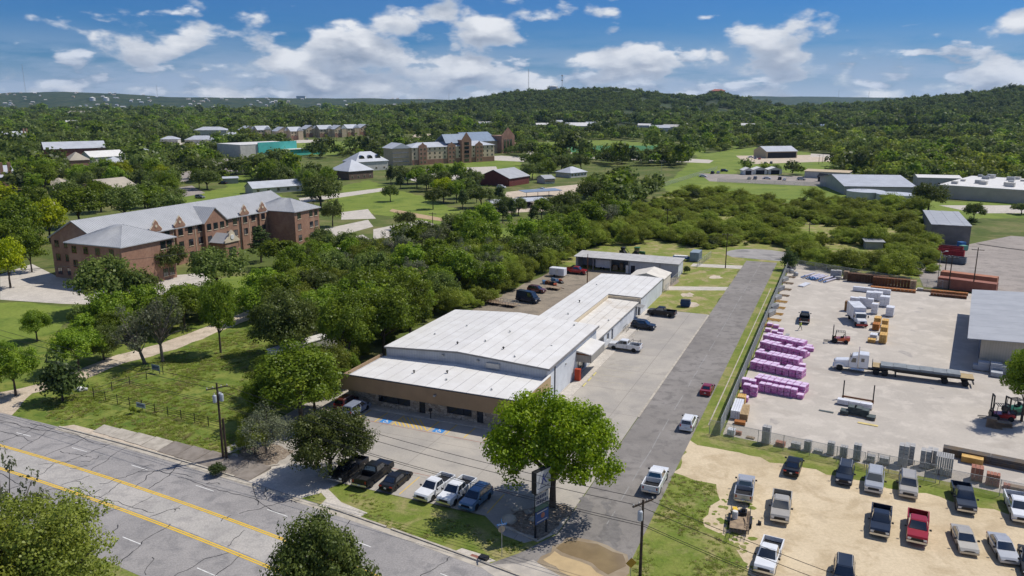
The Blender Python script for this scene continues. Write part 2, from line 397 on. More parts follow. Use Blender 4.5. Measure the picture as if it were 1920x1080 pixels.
# patchy grass on the dirt
gb = MB(); rr = random.Random(4)
for i in range(110):
    p = G(rr.gauss(1372, 22), rr.uniform(925, 1085)); n = rr.randint(5, 8); r0 = rr.uniform(.12, .55)
    q = [(p.x + math.cos(2 * math.pi * k / n) * r0 * rr.uniform(.5, 1.2), p.y + math.sin(2 * math.pi * k / n) * r0 * rr.uniform(.5, 1.2), .024 + i * 1e-5) for k in range(n)]
    gb.add(q, [tuple(range(n))])
stuff(tag(gb.build('grass_tufts', VERGE), 'scattered grass patches growing at the worn edge of the dirt lot', 'grass'))
# --- lumber yard pavement, pads
sheet('lumber_yard', ydw([(-2.4, -11.2), (60, -10.4), (60, 104), (36, 104), (14, 99.5), (-2, 103), (-19.5, 113), (-21.0, 110)] + []) if False else [ST.W(53.6, 10.6), YD.W(60, -10.6), YD.W(75, 60), YD.W(60, 101), YD.W(13, 99), YD.W(-3, 104), ST.W(58, 138), ST.W(53.6, 135)], .012, YARD)
sheet('truck_court', [YD.W(16, 101.5), YD.W(75, 100), YD.W(140, 118), YD.W(150, 215), YD.W(36, 200), YD.W(24, 174), YD.W(13, 172), YD.W(12, 130)], .013, OLDPAVE)
sheet('parking_lot', stw([(-5.5, -21.2), (33, -21.6), (36.5, -24.5), (39, -25), (41.5, -22), (41.5, 72.6), (26, 72.6), (26, 12), (-5.5, 10)]), .016, LOT)
sheet('rear_yard', wob(stw([(-6.5, 37), (13.6, 34), (13.6, 89), (29, 91), (29, 107), (0, 107.5), (-4.5, 104), (-5.5, 75)]), .5, 2.5, 8), .014, REARYD)
sheet('driveway_slab', stw([(28.2, 91.2), (41.55, 96.5), (41.55, 100.4), (28.2, 95.6)]), .018, SLAB)
sheet('driveway_slab', stw([(28.4, 121.8), (41.55, 123.5), (41.55, 128.2), (28.4, 126)]), .018, SLAB)
# bare worn soil on the rear lawn
for i, (a, b, r0) in enumerate([(36.5, 80, 1.7), (34, 88.5, 1.6), (37, 110.5, 1.7), (15, 119, 4.5), (23, 121, 2.2)]):
    rr = random.Random(i)
    sheet('worn_soil', [ST.W(a + math.cos(k * .52) * r0 * rr.uniform(.6, 1.15), b + math.sin(k * .52) * r0 * 1.6 * rr.uniform(.6, 1.15)) for k in range(12)], .012, GRAVEL)
# --- highway
ux = np.array([-67.09, -47.18, -36.05, -23.8]); uy = np.array([95.87, 86.17, 80.07, 73.19])
HC = np.polyfit(ux, uy, 2)
def hwy(x, d=0.0, z=0.0):
    y = np.polyval(HC, x); s = 2 * HC[0] * x + HC[1]; l = math.hypot(1, s)
    return Vector((x - s / l * d, y + d / l, z))
HX = list(np.arange(-150, 62, 2.0))
def ribbon(name, d0, d1, z, m, xs=HX, parent=None, st=True):
    v = []; f = []
    for i, x in enumerate(xs):
        v += [tuple(hwy(x, d0, z)), tuple(hwy(x, d1, z))]
        if i: f.append((2 * i - 2, 2 * i, 2 * i + 1, 2 * i - 1))
    me = bpy.data.meshes.new(name); me.from_pydata(v, [], f); me.materials.append(m); me.update()
    o = link(name, me, parent)
    return struct(o) if st and parent is None else o
HWY = ribbon('highway', -11.3, 7.5, .020, ASPH)
ribbon('turn_lane', -3.7, -.1, .026, CONCLANE, parent=HWY)
for d in (0.05, .32, -3.95, -4.22): ribbon('yellow_line', d - .09, d + .09, .031, YEL, parent=HWY)
def dash(x, d, L=3.0):
    xs = list(np.linspace(x, x + L * .88, 4)); ribbon('lane_dash', d - .06, d + .06, .031, WHT, xs, HWY)
for x in np.arange(-96, 20, 10.05): dash(x - 3.3, 3.75)
for x in np.arange(-96, 20, 10.05): dash(x - 1, -7.7)
# crack sealant
ck = MB(); rr = random.Random(12)
def crack(pts, w0):
    for p, q in zip(pts, pts[1:]):
        p = Vector(p); q = Vector(q); n = Vector((-(q - p).y, (q - p).x, 0)).normalized() * w0 * rr.uniform(.6, 1.3)
        ck.add([p - n, q - n, q + n, p + n], [(0, 1, 2, 3)])
def wander(x, d, dx, dd, n, jit, w0):
    pts = []
    for i in range(n):
        pts.append(hwy(x, d, .034)); x += dx + rr.uniform(-jit, jit); d += dd + rr.uniform(-jit, jit)
        if not -11.2 < d < 7.4: break
    if len(pts) > 1: crack(pts, w0)
for x in np.arange(-120, 25, 4.6):
    for d0, d1 in ((-11.2, -4), (-3.6, 0), (.5, 7.4)):
        if rr.random() < .8: wander(x + rr.uniform(-1.5, 1.5), d0, rr.uniform(-.25, .1), .55, int((d1 - d0) / .55) + 1, .22, .044)
for i in range(30): wander(rr.uniform(-120, 20), rr.uniform(-11, 7), .8, 0, rr.randint(6, 26), .28, .042)
for i in range(46): 
    x = rr.uniform(-60, -14) if i % 2 else rr.uniform(-110, 20)
    wander(x, rr.uniform(-10, 7), rr.uniform(-.5, .5), rr.uniform(-.5, .5), rr.randint(5, 13), .34, .042)
stuff(ck.build('crack_sealant', TAR, HWY))
# kerb along the highway, with drop-kerbs
def kerb(x0, x1, nm='kerb'):
    v = []; f = []
    xs = list(np.arange(x0, x1, 1.5)) + [x1]
    prof = ((7.35, .022), (7.36, .15), (7.58, .165), (7.62, .03))
    for i, x in enumerate(xs):
        v += [tuple(hwy(x, d, z)) for d, z in prof]
        if i:
            for k in range(3): f.append((4 * i - 4 + k, 4 * i + k, 4 * i + k + 1, 4 * i - 3 + k))
    me = bpy.data.meshes.new(nm); me.from_pydata(v, [], f); me.materials.append(KERB); me.update()
    struct(link(nm, me))
kerb(-66, -37); kerb(-24.3, -17.2); kerb(-16.6, -2.2)
ribbon('gutter_strip', 6.6, 7.34, .027, KERB, list(np.arange(-66, -2, 2.0)))
# broken concrete revetment on the left verge (each slab a piece)
rv = thing('revetment', 'row of broken concrete slabs lining the highway verge', 'revetment')
rr = random.Random(3)
for i, x in enumerate(np.arange(-61, -37.5, 2.9)):
    p = hwy(x, 9.3); q = hwy(x + 2.8, 9.3); dd = (q - p).normalized(); n = Vector((-dd.y, dd.x, 0)); w0 = .9 + .12 * i; z = [.05 + rr.uniform(0, .05) for _ in range(2)]
    MB().slab([p - n * w0 + Vector((0, 0, z[0])), q - n * w0 + Vector((0, 0, z[0])), q + n * w0 + Vector((0, 0, .35)), p + n * w0 + Vector((0, 0, .38))], .25).build('slab', KERB if i < 4 else mat('dark_slab', (.27, .235, .20), c2=(.20, .17, .14), sc=1), rv)
sheet('soil_verge', [hwy(x, 7.62) for x in range(-66, -36, 3)] + [hwy(x, 8.9) for x in range(-38, -67, -3)], .012, GRAVEL)
sheet('driveway_apron', gp([(404, 888), (430, 868), (490, 876), (560, 868), (640, 905), (600, 925), (553, 937), (480, 912)]), .019, SLAB)
sheet('driveway_walk', gp([(600, 948), (612, 935), (585, 905), (598, 900), (640, 942), (690, 962), (670, 972)]), .0235, SLAB)
sheet('drain_apron', gp([(838, 1040), (866, 1028), (905, 1040), (930, 1052), (893, 1060)]), .021, SLAB)
sheet('mulch_bed', wob(gp([(440, 862), (455, 840), (510, 832), (552, 845), (520, 870), (478, 876)]), .25, .8), .022, MULCH)
sheet('mulch_bed', wob(gp([(948, 985), (958, 965), (1000, 952), (1060, 945), (1075, 960), (1030, 1000), (1010, 1012)]), .25, .8), .022, MULCH)
for q, lab in (([(440, 866), (478, 879), (524, 872)], 'low concrete edging of the bed beside the left driveway'), ([(945, 988), (1008, 1016), (1034, 1003)], 'low stone edging of the bed under the tall sign')):
    tag(MB().tube([G(*p) + Vector((0, 0, .08)) for p in q], .13, 6).build('bed_edging', KERB), lab, 'edging')
# boulders in the beds
def rock(x, y, r, lab, grp):
    bm = bmesh.new(); bmesh.ops.create_icosphere(bm, subdivisions=2, radius=r); rr = random.Random(x * 7 + y)
    for v in bm.verts: v.co = Vector((v.co.x * 1.2, v.co.y, v.co.z * .7)) * rr.uniform(.82, 1.12); v.co.z += r * .35
    me = bpy.data.meshes.new('boulder'); bm.to_mesh(me); bm.free(); me.materials.append(KERB); o = link('boulder', me); o.location = G(x, y); tag(o, lab, 'boulder', grp)
rock(955, 978, .75, 'tan boulder at the grass edge of the bed below the sign', None)
for x, y in ((990, 962), (1000, 975), (966, 957)): rock(x, y, .4, 'small tan boulder in the shaded bed by the tall sign', 'boulders in the sign bed')
# --- side road, cul-de-sac
cul = [ST.W(44.2 + math.cos(t) * 9.8, 146.5 + math.sin(t) * 9.5) for t in np.linspace(-.95, math.pi + .75, 22)]
SR = sheet('side_road', stw([(41.6, 136), (41.6, -22), (39.2, -27), (34, -34.5), (24, -46), (66, -66), (55, -46), (50.6, -38), (49.9, -28), (49.9, 136)]), .017, ROAD)
sheet('turning_circle', cul, .019, mat('turning_circle_asphalt', (.33, .31, .29), c2=(.27, .255, .24), sc=.3, c3=(.2, .19, .185), sc3=.15))
seamx = MB()
for a, b0, b1 in ((45.75, -20, 132),):
    b = b0
    while b < b1:
        L = random.uniform(3, 9); q = random.uniform(-.08, .08)
        seamx.add([ST.W(a + q - .06, b, .022), ST.W(a + q + .06, b, .022), ST.W(a - q + .06, b + L, .022), ST.W(a - q - .06, b + L, .022)], [(0, 1, 2, 3)]); b += L + random.uniform(.2, 4)
seamx.build('centre_seam', mat('seam_grit', (.30, .29, .275)), SR)
struct(MB().bb(0, 1, 0, 1, 0, 1).build('side_kerb', KERB)) if False else None
kb = MB(); kb.box(0, 0, .0, .16, 90, .06); ko = struct(kb.build('side_kerb', KERB)); ko.location = ST.W(51.3, 58); ko.rotation_euler = (0, 0, -R(23))
kb = MB(); kb.box(0, 0, .0, .3, 60, .07); ko = struct(kb.build('side_gutter', KERB)); ko.location = ST.W(41.55, 42); ko.rotation_euler = (0, 0, -R(23))
# mud puddle at the junction
sheet('mud_deposit', wob(gp([(1004, 1066), (1036, 1024), (1062, 1008), (1120, 1016), (1176, 1040), (1180, 1075), (1150, 1100), (1060, 1100)]), .35, 1.0, 2), .026, mat('wet_mud', (.25, .19, .12), c2=(.33, .27, .19), sc=.35))
sheet('puddle', wob(gp([(1042, 1028), (1066, 1014), (1120, 1020), (1168, 1040), (1174, 1062), (1140, 1078), (1110, 1056), (1070, 1042)]), .25, .8, 6), .031, MUD)
sheet('dried_silt', wob(gp([(1018, 1050), (1040, 1034), (1070, 1048), (1108, 1062), (1136, 1082), (1110, 1100), (1050, 1072)]), .3, .8, 7), .0335, mat('dried_silt_tan', (.50, .37, .20), c2=(.42, .31, .17), sc=.5))
sheet('silt_fan', wob(gp([(900, 1062), (1000, 1050), (1018, 1062), (1050, 1080), (1100, 1104), (960, 1100)]), .5, 1.2, 9), .029, mat('pale_silt', (.50, .45, .38), c2=(.38, .345, .30), sc=.5))
for q in ([(1082, 950), (1100, 985), (1108, 985), (1112, 942), (1092, 928)], [(1120, 1005), (1150, 962), (1165, 992), (1156, 1028)], [(1128, 940), (1140, 968), (1146, 940)]):
    sheet('wet_patch', wob(gp(q), .35, .45, 3), .024, mat('wet_asphalt', (.15, .138, .125), r=.5, c2=(.20, .185, .168), sc=1.4))
# lot markings
def mark(name, a0, b0, a1, b1, w0, m, z=.024, parent=None):
    p, q = ST.W(a0, b0, z), ST.W(a1, b1, z); n = Vector((-(q - p).y, (q - p).x, 0)).normalized() * w0 / 2
    o = MB().add([p - n, q - n, q + n, p + n], [(0, 1, 2, 3)]).build(name, m, parent)
    return o if parent else struct(o)
LOTO = bpy.data.objects['parking_lot']
FB, FE = -.6, -4.1
for a in (2.0, 4.87, 7.7, 18.95, 21.75, 24.6): mark('stall_line', a, FB, a, FE, .15, YEL, parent=LOTO)
for a in (10.5, 16.1): mark('hatch_line', a, FB, a, FE, .16, YEL, parent=LOTO)
for i in range(8):
    a = 11.2 + i * .68; t_ = min(2.9, a - 10.6); mark('hatch_line', a, FE + .1, a - t_ * .95, FE + .1 + t_ * 1.05, .16, YEL, parent=LOTO)
mark('fire_line', 4.5, FE - .05, 34, FE - .65, .10, REDL, parent=LOTO)
for a in (13.5, 16.3, 19.1, 21.9, 24.7, 27.5, 30.3, 33.0): mark('stall_line', a, -16.4, a, -21.1, .11, YEL, parent=LOTO)
mark('fire_line', 11, -15.6, 33.5, -15.9, .09, REDL, parent=LOTO)
for b in (9.2, 12.2, 15.2, 24.4, 27.3, 30.2, 33.1): mark('stall_line', 31.2, b, 36.4, b, .09, mat('worn_yellow', (.47, .40, .24), c2=(.40, .36, .29), sc=2), parent=LOTO)
# accessible bay symbols
BB = -3.35
for a in (9.15, 17.55):
    o = mark('bay_square', a - .8, BB, a + .8, BB, 1.3, BLUEP, parent=LOTO)
    s = MB()
    def dsk(x, y, r, n=14): s.add([ST.W(a + x + math.cos(6.283 * k / n) * r, BB + y + math.sin(6.283 * k / n) * r, .029) for k in range(n)], [tuple(range(n))])
    def bar(x0, y0, x1, y1, t=.11):
        p, q = ST.W(a + x0, BB + y0, .029), ST.W(a + x1, BB + y1, .029); n = Vector((-(q - p).y, (q - p).x, 0)).normalized() * t / 2; s.add([p - n, q - n, q + n, p + n], [(0, 1, 2, 3)])
    dsk(-.08, .5, .11); bar(-.08, .42, -.04, -.02, .13); bar(-.06, .18, .2, .16); bar(-.04, -.02, .26, -.04, .12); bar(.26, -.02, .4, -.34); bar(.38, -.36, .52, -.3)
    for k in range(12):
        t0, t1 = 2.2 + k * .33, 2.2 + (k + 1) * .33; bar(.02 + .33 * math.cos(t0), -.2 + .33 * math.sin(t0), .02 + .33 * math.cos(t1), -.2 + .33 * math.sin(t1), .09)
    s.build('wheelchair_symbol', WHT, LOTO)
# wheel stops
for i, b in enumerate((7.7, 10.6, 21.6, 24.3, 27.0)):
    o = MB().box(0, 0, .02, .18, 1.7, .12, 0, .6, .97).build('wheel_stop', mat('wheel_stop_yellow', (.66, .58, .16), c2=(.6, .52, .2), sc=2)); o.location = ST.W(30.4, b); o.rotation_euler = (0, 0, -R(23))
    tag(o, 'yellow concrete wheel stop beside the store side wall', 'wheel stop', 'yellow wheel stops')
for i, b in enumerate((47, 51.2, 55.4, 60, 64.6)):
    o = MB().box(0, 0, .02, .18, 1.9, .12, 0, .6, .97).build('wheel_stop', KERB); o.location = ST.W(30.7, b); o.rotation_euler = (0, 0, -R(23))
    tag(o, 'pale concrete wheel stop beside the low wing', 'wheel stop', 'pale wheel stops by the wing')
for i, (x, y, r0, e) in enumerate(((1697, 662, 1.0, 2.2), (1712, 620, .6, 1.4), (1722, 585, .8, 1.2), (1726, 578, .9, 1.0), (1748, 728, .5, 1.0), (1765, 746, .6, .8), (1600, 700, .5, 1.6), (1450, 790, .9, 1.5))):
    c = G(x, y); rr = random.Random(i); sheet('oil_stain', [c + Vector((math.cos(k * .57) * r0 * rr.uniform(.4, 1.2), math.sin(k * .57) * r0 * e * rr.uniform(.4, 1.2), 0)) for k in range(11)], .0165 + i * 1e-4, mat('oil_stained_yard', (.33, .30, .27), c2=(.42, .38, .33), sc=1.2))
# gravel lane on the left
sheet('gravel_lane', wob(gp([(-60, 800), (20, 781), (36, 765), (60, 738), (150, 715), (235, 680), (330, 655), (420, 618), (480, 596), (470, 580), (390, 612), (300, 645), (200, 672), (110, 708), (40, 728), (-60, 745)]), .35, 2), .016, GRAVEL)
# ================================================================= BUILDING HELPERS
def bldg(name, label, cat, fr, a0, b0, grp=None):
    return thing(name, label, cat, fr.W(a0, b0), -fr.yaw, grp)
def wall_open(parent, name, m, p0, p1, z0, z1, holes, t=.3, axis='x', c=0.0):
    """wall along x (at y=c..c+t) or along y (x=c..c+t) with rectangular openings (u0,u1,z0,z1)"""
    us = sorted({p0, p1} | {h[0] for h in holes} | {h[1] for h in holes}); zs_ = sorted({z0, z1} | {h[2] for h in holes} | {h[3] for h in holes}); mb = MB()
    for u0, u1 in zip(us, us[1:]):
        run = None
        for q0, q1 in list(zip(zs_, zs_[1:])) + [(None, None)]:
            solid = q0 is not None and not any(h[0] <= u0 and u1 <= h[1] and h[2] <= q0 and q1 <= h[3] for h in holes)
            if solid: run = (run[0] if run else q0, q1)
            elif run:
                if axis == 'x': mb.bb(u0, u1, c, c + t, *run)
                else: mb.bb(c, c + t, u0, u1, *run)
                run = None
    return mb.build(name, m, parent)
_wm = {}
def window(parent, x, y, z, w_, h, face, pane=GLASS, frame=CREAM, sill=True, name='window'):
    """window built proud of a wall: face = 'x-','x+','y-','y+' is the way it looks"""
    key = (round(w_, 2), round(h, 2), pane.name, frame.name, sill)
    if key not in _wm:
        g = MB().bb(-w_ / 2, w_ / 2, -.03, 0, 0, h).mesh('window', pane)
        f = MB()
        for x0, x1, z0, z1 in ((-w_ / 2 - .07, -w_ / 2, 0, h), (w_ / 2, w_ / 2 + .07, 0, h), (-w_ / 2 - .07, w_ / 2 + .07, h, h + .08), (-.025, .025, 0, h)): f.bb(x0, x1, -.06, 0, z0, z1)
        s_ = MB().bb(-w_ / 2 - .12, w_ / 2 + .12, -.14, 0, -.14, 0).mesh('sill', CREAM if face[0] == 'x' else frame) if sill else None
        _wm[key] = (g, f.mesh('frame', frame), s_)
    g, f, s_ = _wm[key]
    o = link(name, g, parent); o.location = (x, y, z); o.rotation_euler = (0, 0, {'y-': 0, 'x+': math.pi / 2, 'y+': math.pi, 'x-': -math.pi / 2}[face])
    link('frame', f, o)
    if s_: link('sill', s_, o)
    return o
def gable_roof(parent, x0, x1, y0, y1, ze, zr, m, along='y', ov=.4, t=.18, name='roof', npan=0, gap=.08):
    """two slopes; npan>0 splits each into panels running with the ridge"""
    if along == 'y':
        xm = (x0 + x1) / 2; sl = (zr - ze) / (xm - x0)
        for sgn, xe in ((-1, x0 - ov), (1, x1 + ov)):
            mk = lambda u0, u1, dz=0: [(xe + (xm - xe) * u, y, ze - sl * ov + (zr - ze + sl * ov) * u + dz) for u, y in ((u0, y0 - ov), (u1, y0 - ov), (u1, y1 + ov), (u0, y1 + ov))]
            yield_slope(parent, mk, sgn, npan, m, t, name, gap)
    else:
        ym = (y0 + y1) / 2; sl = (zr - ze) / (ym - y0)
        for sgn, ye in ((1, y0 - ov), (-1, y1 + ov)):
            mk = lambda u0, u1, dz=0: [(x, ye + (ym - ye) * u, ze - sl * ov + (zr - ze + sl * ov) * u + dz) for u, x in ((u0, x0 - ov), (u1, x0 - ov), (u1, x1 + ov), (u0, x1 + ov))]
            yield_slope(parent, mk, sgn, npan, m, t, name, gap)
def yield_slope(parent, mk, sgn, npan, m, t, name, gap):
    if npan <= 1: MB().slab(mk(0, 1), t).build(name, m, parent); return
    MB().slab(mk(0, 1, -.02), t).build('roof_deck', DECK, parent)
    for i in range(npan):
        g = gap / npan / 2
        MB().slab(mk(i / npan + g, (i + 1) / npan - g, .03 + .006 * (i % 2)), .045).build('roof_panel', m, parent)
def hip_roof(parent, x0, x1, y0, y1, ze, zr, m, ov=.5, name='roof'):
    x0 -= ov; x1 += ov; y0 -= ov; y1 += ov; wx, wy = x1 - x0, y1 - y0; h = min(wx, wy) / 2
    if wx >= wy: r0, r1 = (x0 + h, (y0 + y1) / 2, zr), (x1 - h, (y0 + y1) / 2, zr)
    else: r0, r1 = ((x0 + x1) / 2, y0 + h, zr), ((x0 + x1) / 2, y1 - h, zr)
    V = [(x0, y0, ze), (x1, y0, ze), (x1, y1, ze), (x0, y1, ze), r0, r1, (x0, y0, ze - .22), (x1, y0, ze - .22), (x1, y1, ze - .22), (x0, y1, ze - .22)]
    if wx >= wy: fs = [(0, 1, 5, 4), (1, 2, 5), (2, 3, 4, 5), (3, 0, 4)]
    else: fs = [(0, 1, 4), (1, 2, 5, 4), (2, 3, 5), (3, 0, 4, 5)]
    fs += [(9, 8, 7, 6), (6, 7, 1, 0), (7, 8, 2, 1), (8, 9, 3, 2), (9, 6, 0, 3)]
    return MB().add(V, fs).build(name, m, parent)
# ================================================================= THE STORE
S = bldg('store_building', 'long white roofed store with brown fascia and stone front', 'building', ST, 0, 0)
MB().bb(-1.2, 28.6, -.5, .9, .02, .16).build('front_walk', SLAB, S)
MB().bb(28.3, 30.2, 9, 72, .02, .12).build('side_walk', SLAB, S)
mtst, k = newmat('stone_veneer')
p = k.n('ShaderNodeTexCoord').outputs['Object']
vv = k.n('ShaderNodeTexVoronoi', {'Vector': k.n('ShaderNodeMapping', {0: p, 'Scale': (1.5, 1.5, 2.6)}).outputs[0], 'Scale': 1.0}); 
ve = k.n('ShaderNodeTexVoronoi', {'Vector': k.n('ShaderNodeMapping', {0: p, 'Scale': (1.5, 1.5, 2.6)}).outputs[0], 'Scale': 1.0}, feature='DISTANCE_TO_EDGE')
hv = k.n('ShaderNodeSeparateColor', {0: vv.outputs['Color']}).outputs[0]
sc_ = k.mix(hv, (.30, .25, .20), (.56, .50, .43)); sc_ = k.mix(k.rng(ve.outputs[0], .02, .07, 1, 0), sc_, (.20, .175, .15))
fin(k, k.n('ShaderNodeBsdfPrincipled', {'Base Color': sc_, 'Roughness': .9, 'Normal': k.n('ShaderNodeBump', {'Strength': .6, 'Distance': .05, 'Height': k.rng(ve.outputs[0], 0, .12)}).outputs[0]}).outputs[0])
ho = [(5.2, 10.6, .85, 2.45), (12.1, 13.1, .16, 2.5), (16.6, 20.5, .85, 2.45), (21.3, 22.3, .16, 2.5), (25.0, 27.0, .85, 2.45)]
wall_open(S, 'stone_wall', mtst, 0, 28, 0, 2.75, ho, .4, 'x', .9)
for x0, x1, z0, z1 in ho:
    dr = z0 < .5
    o = MB().bb(x0, x1, 1.06, 1.1, z0, z1).build('door' if dr else 'window', GLASS, S)
    f = MB()
    for q in ([x0, x0 + .06], [x1 - .06, x1]) + (() if dr else ([(x0 + x1) / 2 + .55, (x0 + x1) / 2 + .63],)): f.bb(q[0], q[1], 1.0, 1.06, z0, z1)
    f.bb(x0, x1, 1.0, 1.06, z1 - .06, z1); f.build('frame', BLACK, o)
    if dr: MB().bb(x0 + .1, x0 + .14, .94, 1.0, 1.0, 1.3).build('handle', CHROME, o)
MB().bb(-.35, 28.35, -.45, -.2, 2.5, 4.75).build('fascia', FASCIA, S)
MB().bb(28.1, 28.35, -.2, 11.6, 2.55, 4.62).build('fascia', mat('sunlit_side_fascia', (.47, .34, .19), c2=(.41, .29, .16), sc=1.5), S)  # same fascia in a lighter tan: sunlight on this side put into the colour
MB().bb(-.35, -.1, -.2, 10.8, 2.55, 4.62).build('fascia', FASCIA, S)
MB().bb(-.4, 28.4, -.5, -.15, 4.75, 4.82).build('fascia_cap', BLACK, S)
MB().bb(28.05, 28.4, -.15, 11.65, 4.62, 4.69).build('fascia_cap', WHITEROOF, S)
MB().bb(-.33, 28.33, -.19, .88, 2.52, 2.6).build('soffit', DECK, S)
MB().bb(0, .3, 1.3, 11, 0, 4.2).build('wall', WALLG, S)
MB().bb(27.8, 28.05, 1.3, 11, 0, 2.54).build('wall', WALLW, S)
def zlow(x): return 4.15 + .42 * (1 - abs(x - 13.4) / 14.2)
def strips(parent, xs, y0, y1, zf, m, lift=.0):
    MB_ = MB()
    for x0, x1 in zip(xs, xs[1:]):
        MB_.slab([(x0, y0, zf(x0) - .03), (x1, y0, zf(x1) - .03), (x1, y1, zf(x1) - .03), (x0, y1, zf(x0) - .03)], .25)
    MB_.build('roof_deck', DECK, parent)
    for i, (x0, x1) in enumerate(zip(xs, xs[1:])):
        e = .035; dz = .02 + .005 * (i % 2)
        MB().slab([(x0 + e, y0, zf(x0) + dz), (x1 - e, y0, zf(x1) + dz), (x1 - e, y1, zf(x1) + dz), (x0 + e, y1, zf(x0) + dz)], .04).build('roof_panel', m, parent)
strips(S, list(np.linspace(-.1, 13.4, 7)) + list(np.linspace(13.4, 28.1, 8))[1:], -.2, 11.0, zlow, WHITEROOF)
# main hall
MB().add([(.5, 11, 0), (28, 11, 0), (28, 11, 5.75), (13.3, 11, 6.6), (.5, 11, 5.85), (.5, 11.3, 0), (28, 11.3, 0), (28, 11.3, 5.75), (13.3, 11.3, 6.6), (.5, 11.3, 5.85)],
         [(0, 1, 2, 3, 4), (9, 8, 7, 6, 5), (0, 5, 6, 1), (1, 6, 7, 2), (2, 7, 8, 3), (3, 8, 9, 4), (4, 9, 5, 0)]).build('gable_wall', WALLG, S)
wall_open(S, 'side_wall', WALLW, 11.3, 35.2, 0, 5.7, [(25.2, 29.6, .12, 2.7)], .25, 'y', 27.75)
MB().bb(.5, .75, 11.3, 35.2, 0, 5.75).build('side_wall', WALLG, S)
MB().bb(.5, 28, 35.2, 35.5, 0, 5.7).build('rear_wall', WALLW, S)
def zmain(x): return 5.86 + .80 * (1 - abs(x - 13.3) / (13.0 if x < 13.3 else 15.0))
strips(S, list(np.linspace(.2, 13.3, 8)) + list(np.linspace(13.3, 28.35, 9))[1:], 10.75, 35.7, zmain, WHITEROOF)
MB().bb(28.36, 28.46, 10.75, 35.7, 5.55, 5.9).build('gutter', mat('grey_gutter', (.26, .25, .245)), S)
MB().bb(28.02, 28.14, 14.1, 14.22, 0, 5.55).build('downpipe', BLACK, S)
ed = MB().bb(27.5, 27.7, 25.2, 29.6, .12, 2.7).build('entrance_glazing', GLASS, S)
for b in (25.2, 26.6, 28.1, 29.5): MB().bb(27.7, 27.76, b, b + .07, .12, 2.7).build('mullion', CHROME, ed)
cn = MB().add([(27.9, 24.6, 4.55), (30.4, 24.6, 4.1), (30.4, 32.0, 4.1), (27.9, 32.0, 4.55)], [(0, 1, 2, 3)]); 
cn = MB().slab([(28.0, 24.4, 4.62), (30.6, 24.4, 4.15), (30.6, 32.1, 4.15), (28.0, 32.1, 4.62)], .15).build('entrance_canopy', WHITEROOF, S)
MB().bb(28.0, 30.5, 24.5, 24.6, 2.75, 3.95).build('canopy_fascia', CANF, cn)
MB().bb(30.45, 30.55, 24.5, 32.0, 2.75, 3.98).build('canopy_fascia', CANF, cn)
MB().bb(28.0, 30.55, 24.45, 24.52, 3.95, 4.2).build('canopy_trim', RUST, cn)
# wing
def zhi(x): return 3.55 + .28 * min(1, (x - 13.2) / 8.0) - .12 * max(0, (x - 21.2) / 7.0)
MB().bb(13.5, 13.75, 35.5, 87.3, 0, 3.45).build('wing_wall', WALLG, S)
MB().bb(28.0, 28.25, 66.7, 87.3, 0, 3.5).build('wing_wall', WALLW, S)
MB().bb(13.75, 28.0, 87.05, 87.3, 0, 3.45).build('wing_wall', WALLW, S)
wall_open(S, 'wing_wall', WALLW, 41.3, 66.7, 0, 2.8, [(43.0, 44.6, .95, 2.15), (46.2, 47.4, .12, 2.25), (64.5, 65.6, .12, 2.3)], .25, 'y', 27.5)
for b0, b1, z0, z1, n in ((43.0, 44.6, .95, 2.15, 'window'), (46.2, 47.4, .12, 2.25, 'door'), (64.5, 65.6, .12, 2.3, 'door')):
    MB().bb(27.52, 27.58, b0, b1, z0, z1).build(n, GLASS if n == 'window' else DARK, S)
MB().bb(21.4, 27.5, 41.3, 41.55, 0, 2.8).build('wing_wall', WALLG, S)
MB().bb(21.1, 28.25, 66.5, 66.7, 2.6, 3.62).build('wing_step', CREAM, S)
MB().bb(21.0, 21.2, 35.5, 66.5, 2.6, 3.72).build('wing_step', CREAM, S)
strips(S, list(np.linspace(13.3, 21.1, 6)), 35.7, 67.0, zhi, WHITEROOF)
strips(S, list(np.linspace(13.3, 21.1, 6)) + list(np.linspace(21.1, 28.35, 5))[1:], 67.0, 87.5, zhi, WHITEROOF)
strips(S, list(np.linspace(21.25, 27.95, 5)), 35.9, 66.45, lambda x: 3.1 - .03 * (x - 21), CREAMROOF)
MB().slab([(27.8, 63.8, 2.6), (29.3, 63.8, 2.3), (29.3, 66.2, 2.3), (27.8, 66.2, 2.6)], .06).build('door_hood', DECK, S)
MB().bb(28.0, 30.1, 36.2, 36.35, .1, 2.6).build('screen_wall', mat('grey_screen', (.22, .225, .23)), S) if False else None
for x, y, z, h in ((9, 5, 4.5, .45), (13.8, 6.5, 4.6, .5), (22.5, 3.4, 4.3, .3), (15, 4, 4.5, .3), (11.5, 14.5, 6.5, .5), (15, 17.5, 6.5, .4), (19, 15.5, 6.3, .5), (16.5, 24, 6.5, .35), (22, 13, 6.1, .4), (25, 21, 5.9, .3), (24.6, 33.5, 6.0, .35),
                   (17.5, 58, 3.75, .5), (18.5, 48, 3.75, .35), (16, 75, 3.6, .3), (22, 40.0, 3.2, .9), (26.2, 49.5, 2.95, .3), (8, 25, 6.3, .3), (5, 19, 6.1, .3)):
    MB().lathe([(.10, z - .1), (.10, z + h * .6), (.2, z + h * .6), (.2, z + h * .75), (.05, z + h)], 8, x, y).build('roof_vent', BLACK if h > .4 else STEEL, S)
for x, y, z, d in ((15.5, -.45, 3.7, 1), (28.0, 19.0, 3.9, 0), (27.75, 52.5, 2.35, 0), (27.75, 61, 2.35, 0), (10.8, 11.0, 5.6, 1), (16.8, 11, 5.5, 1)):
    MB().bb(x - .18, x + .18, y - (.35 if d else 0), y + .01 if d else y + .3, z, z + .22).build('wall_lamp', STEEL, S)
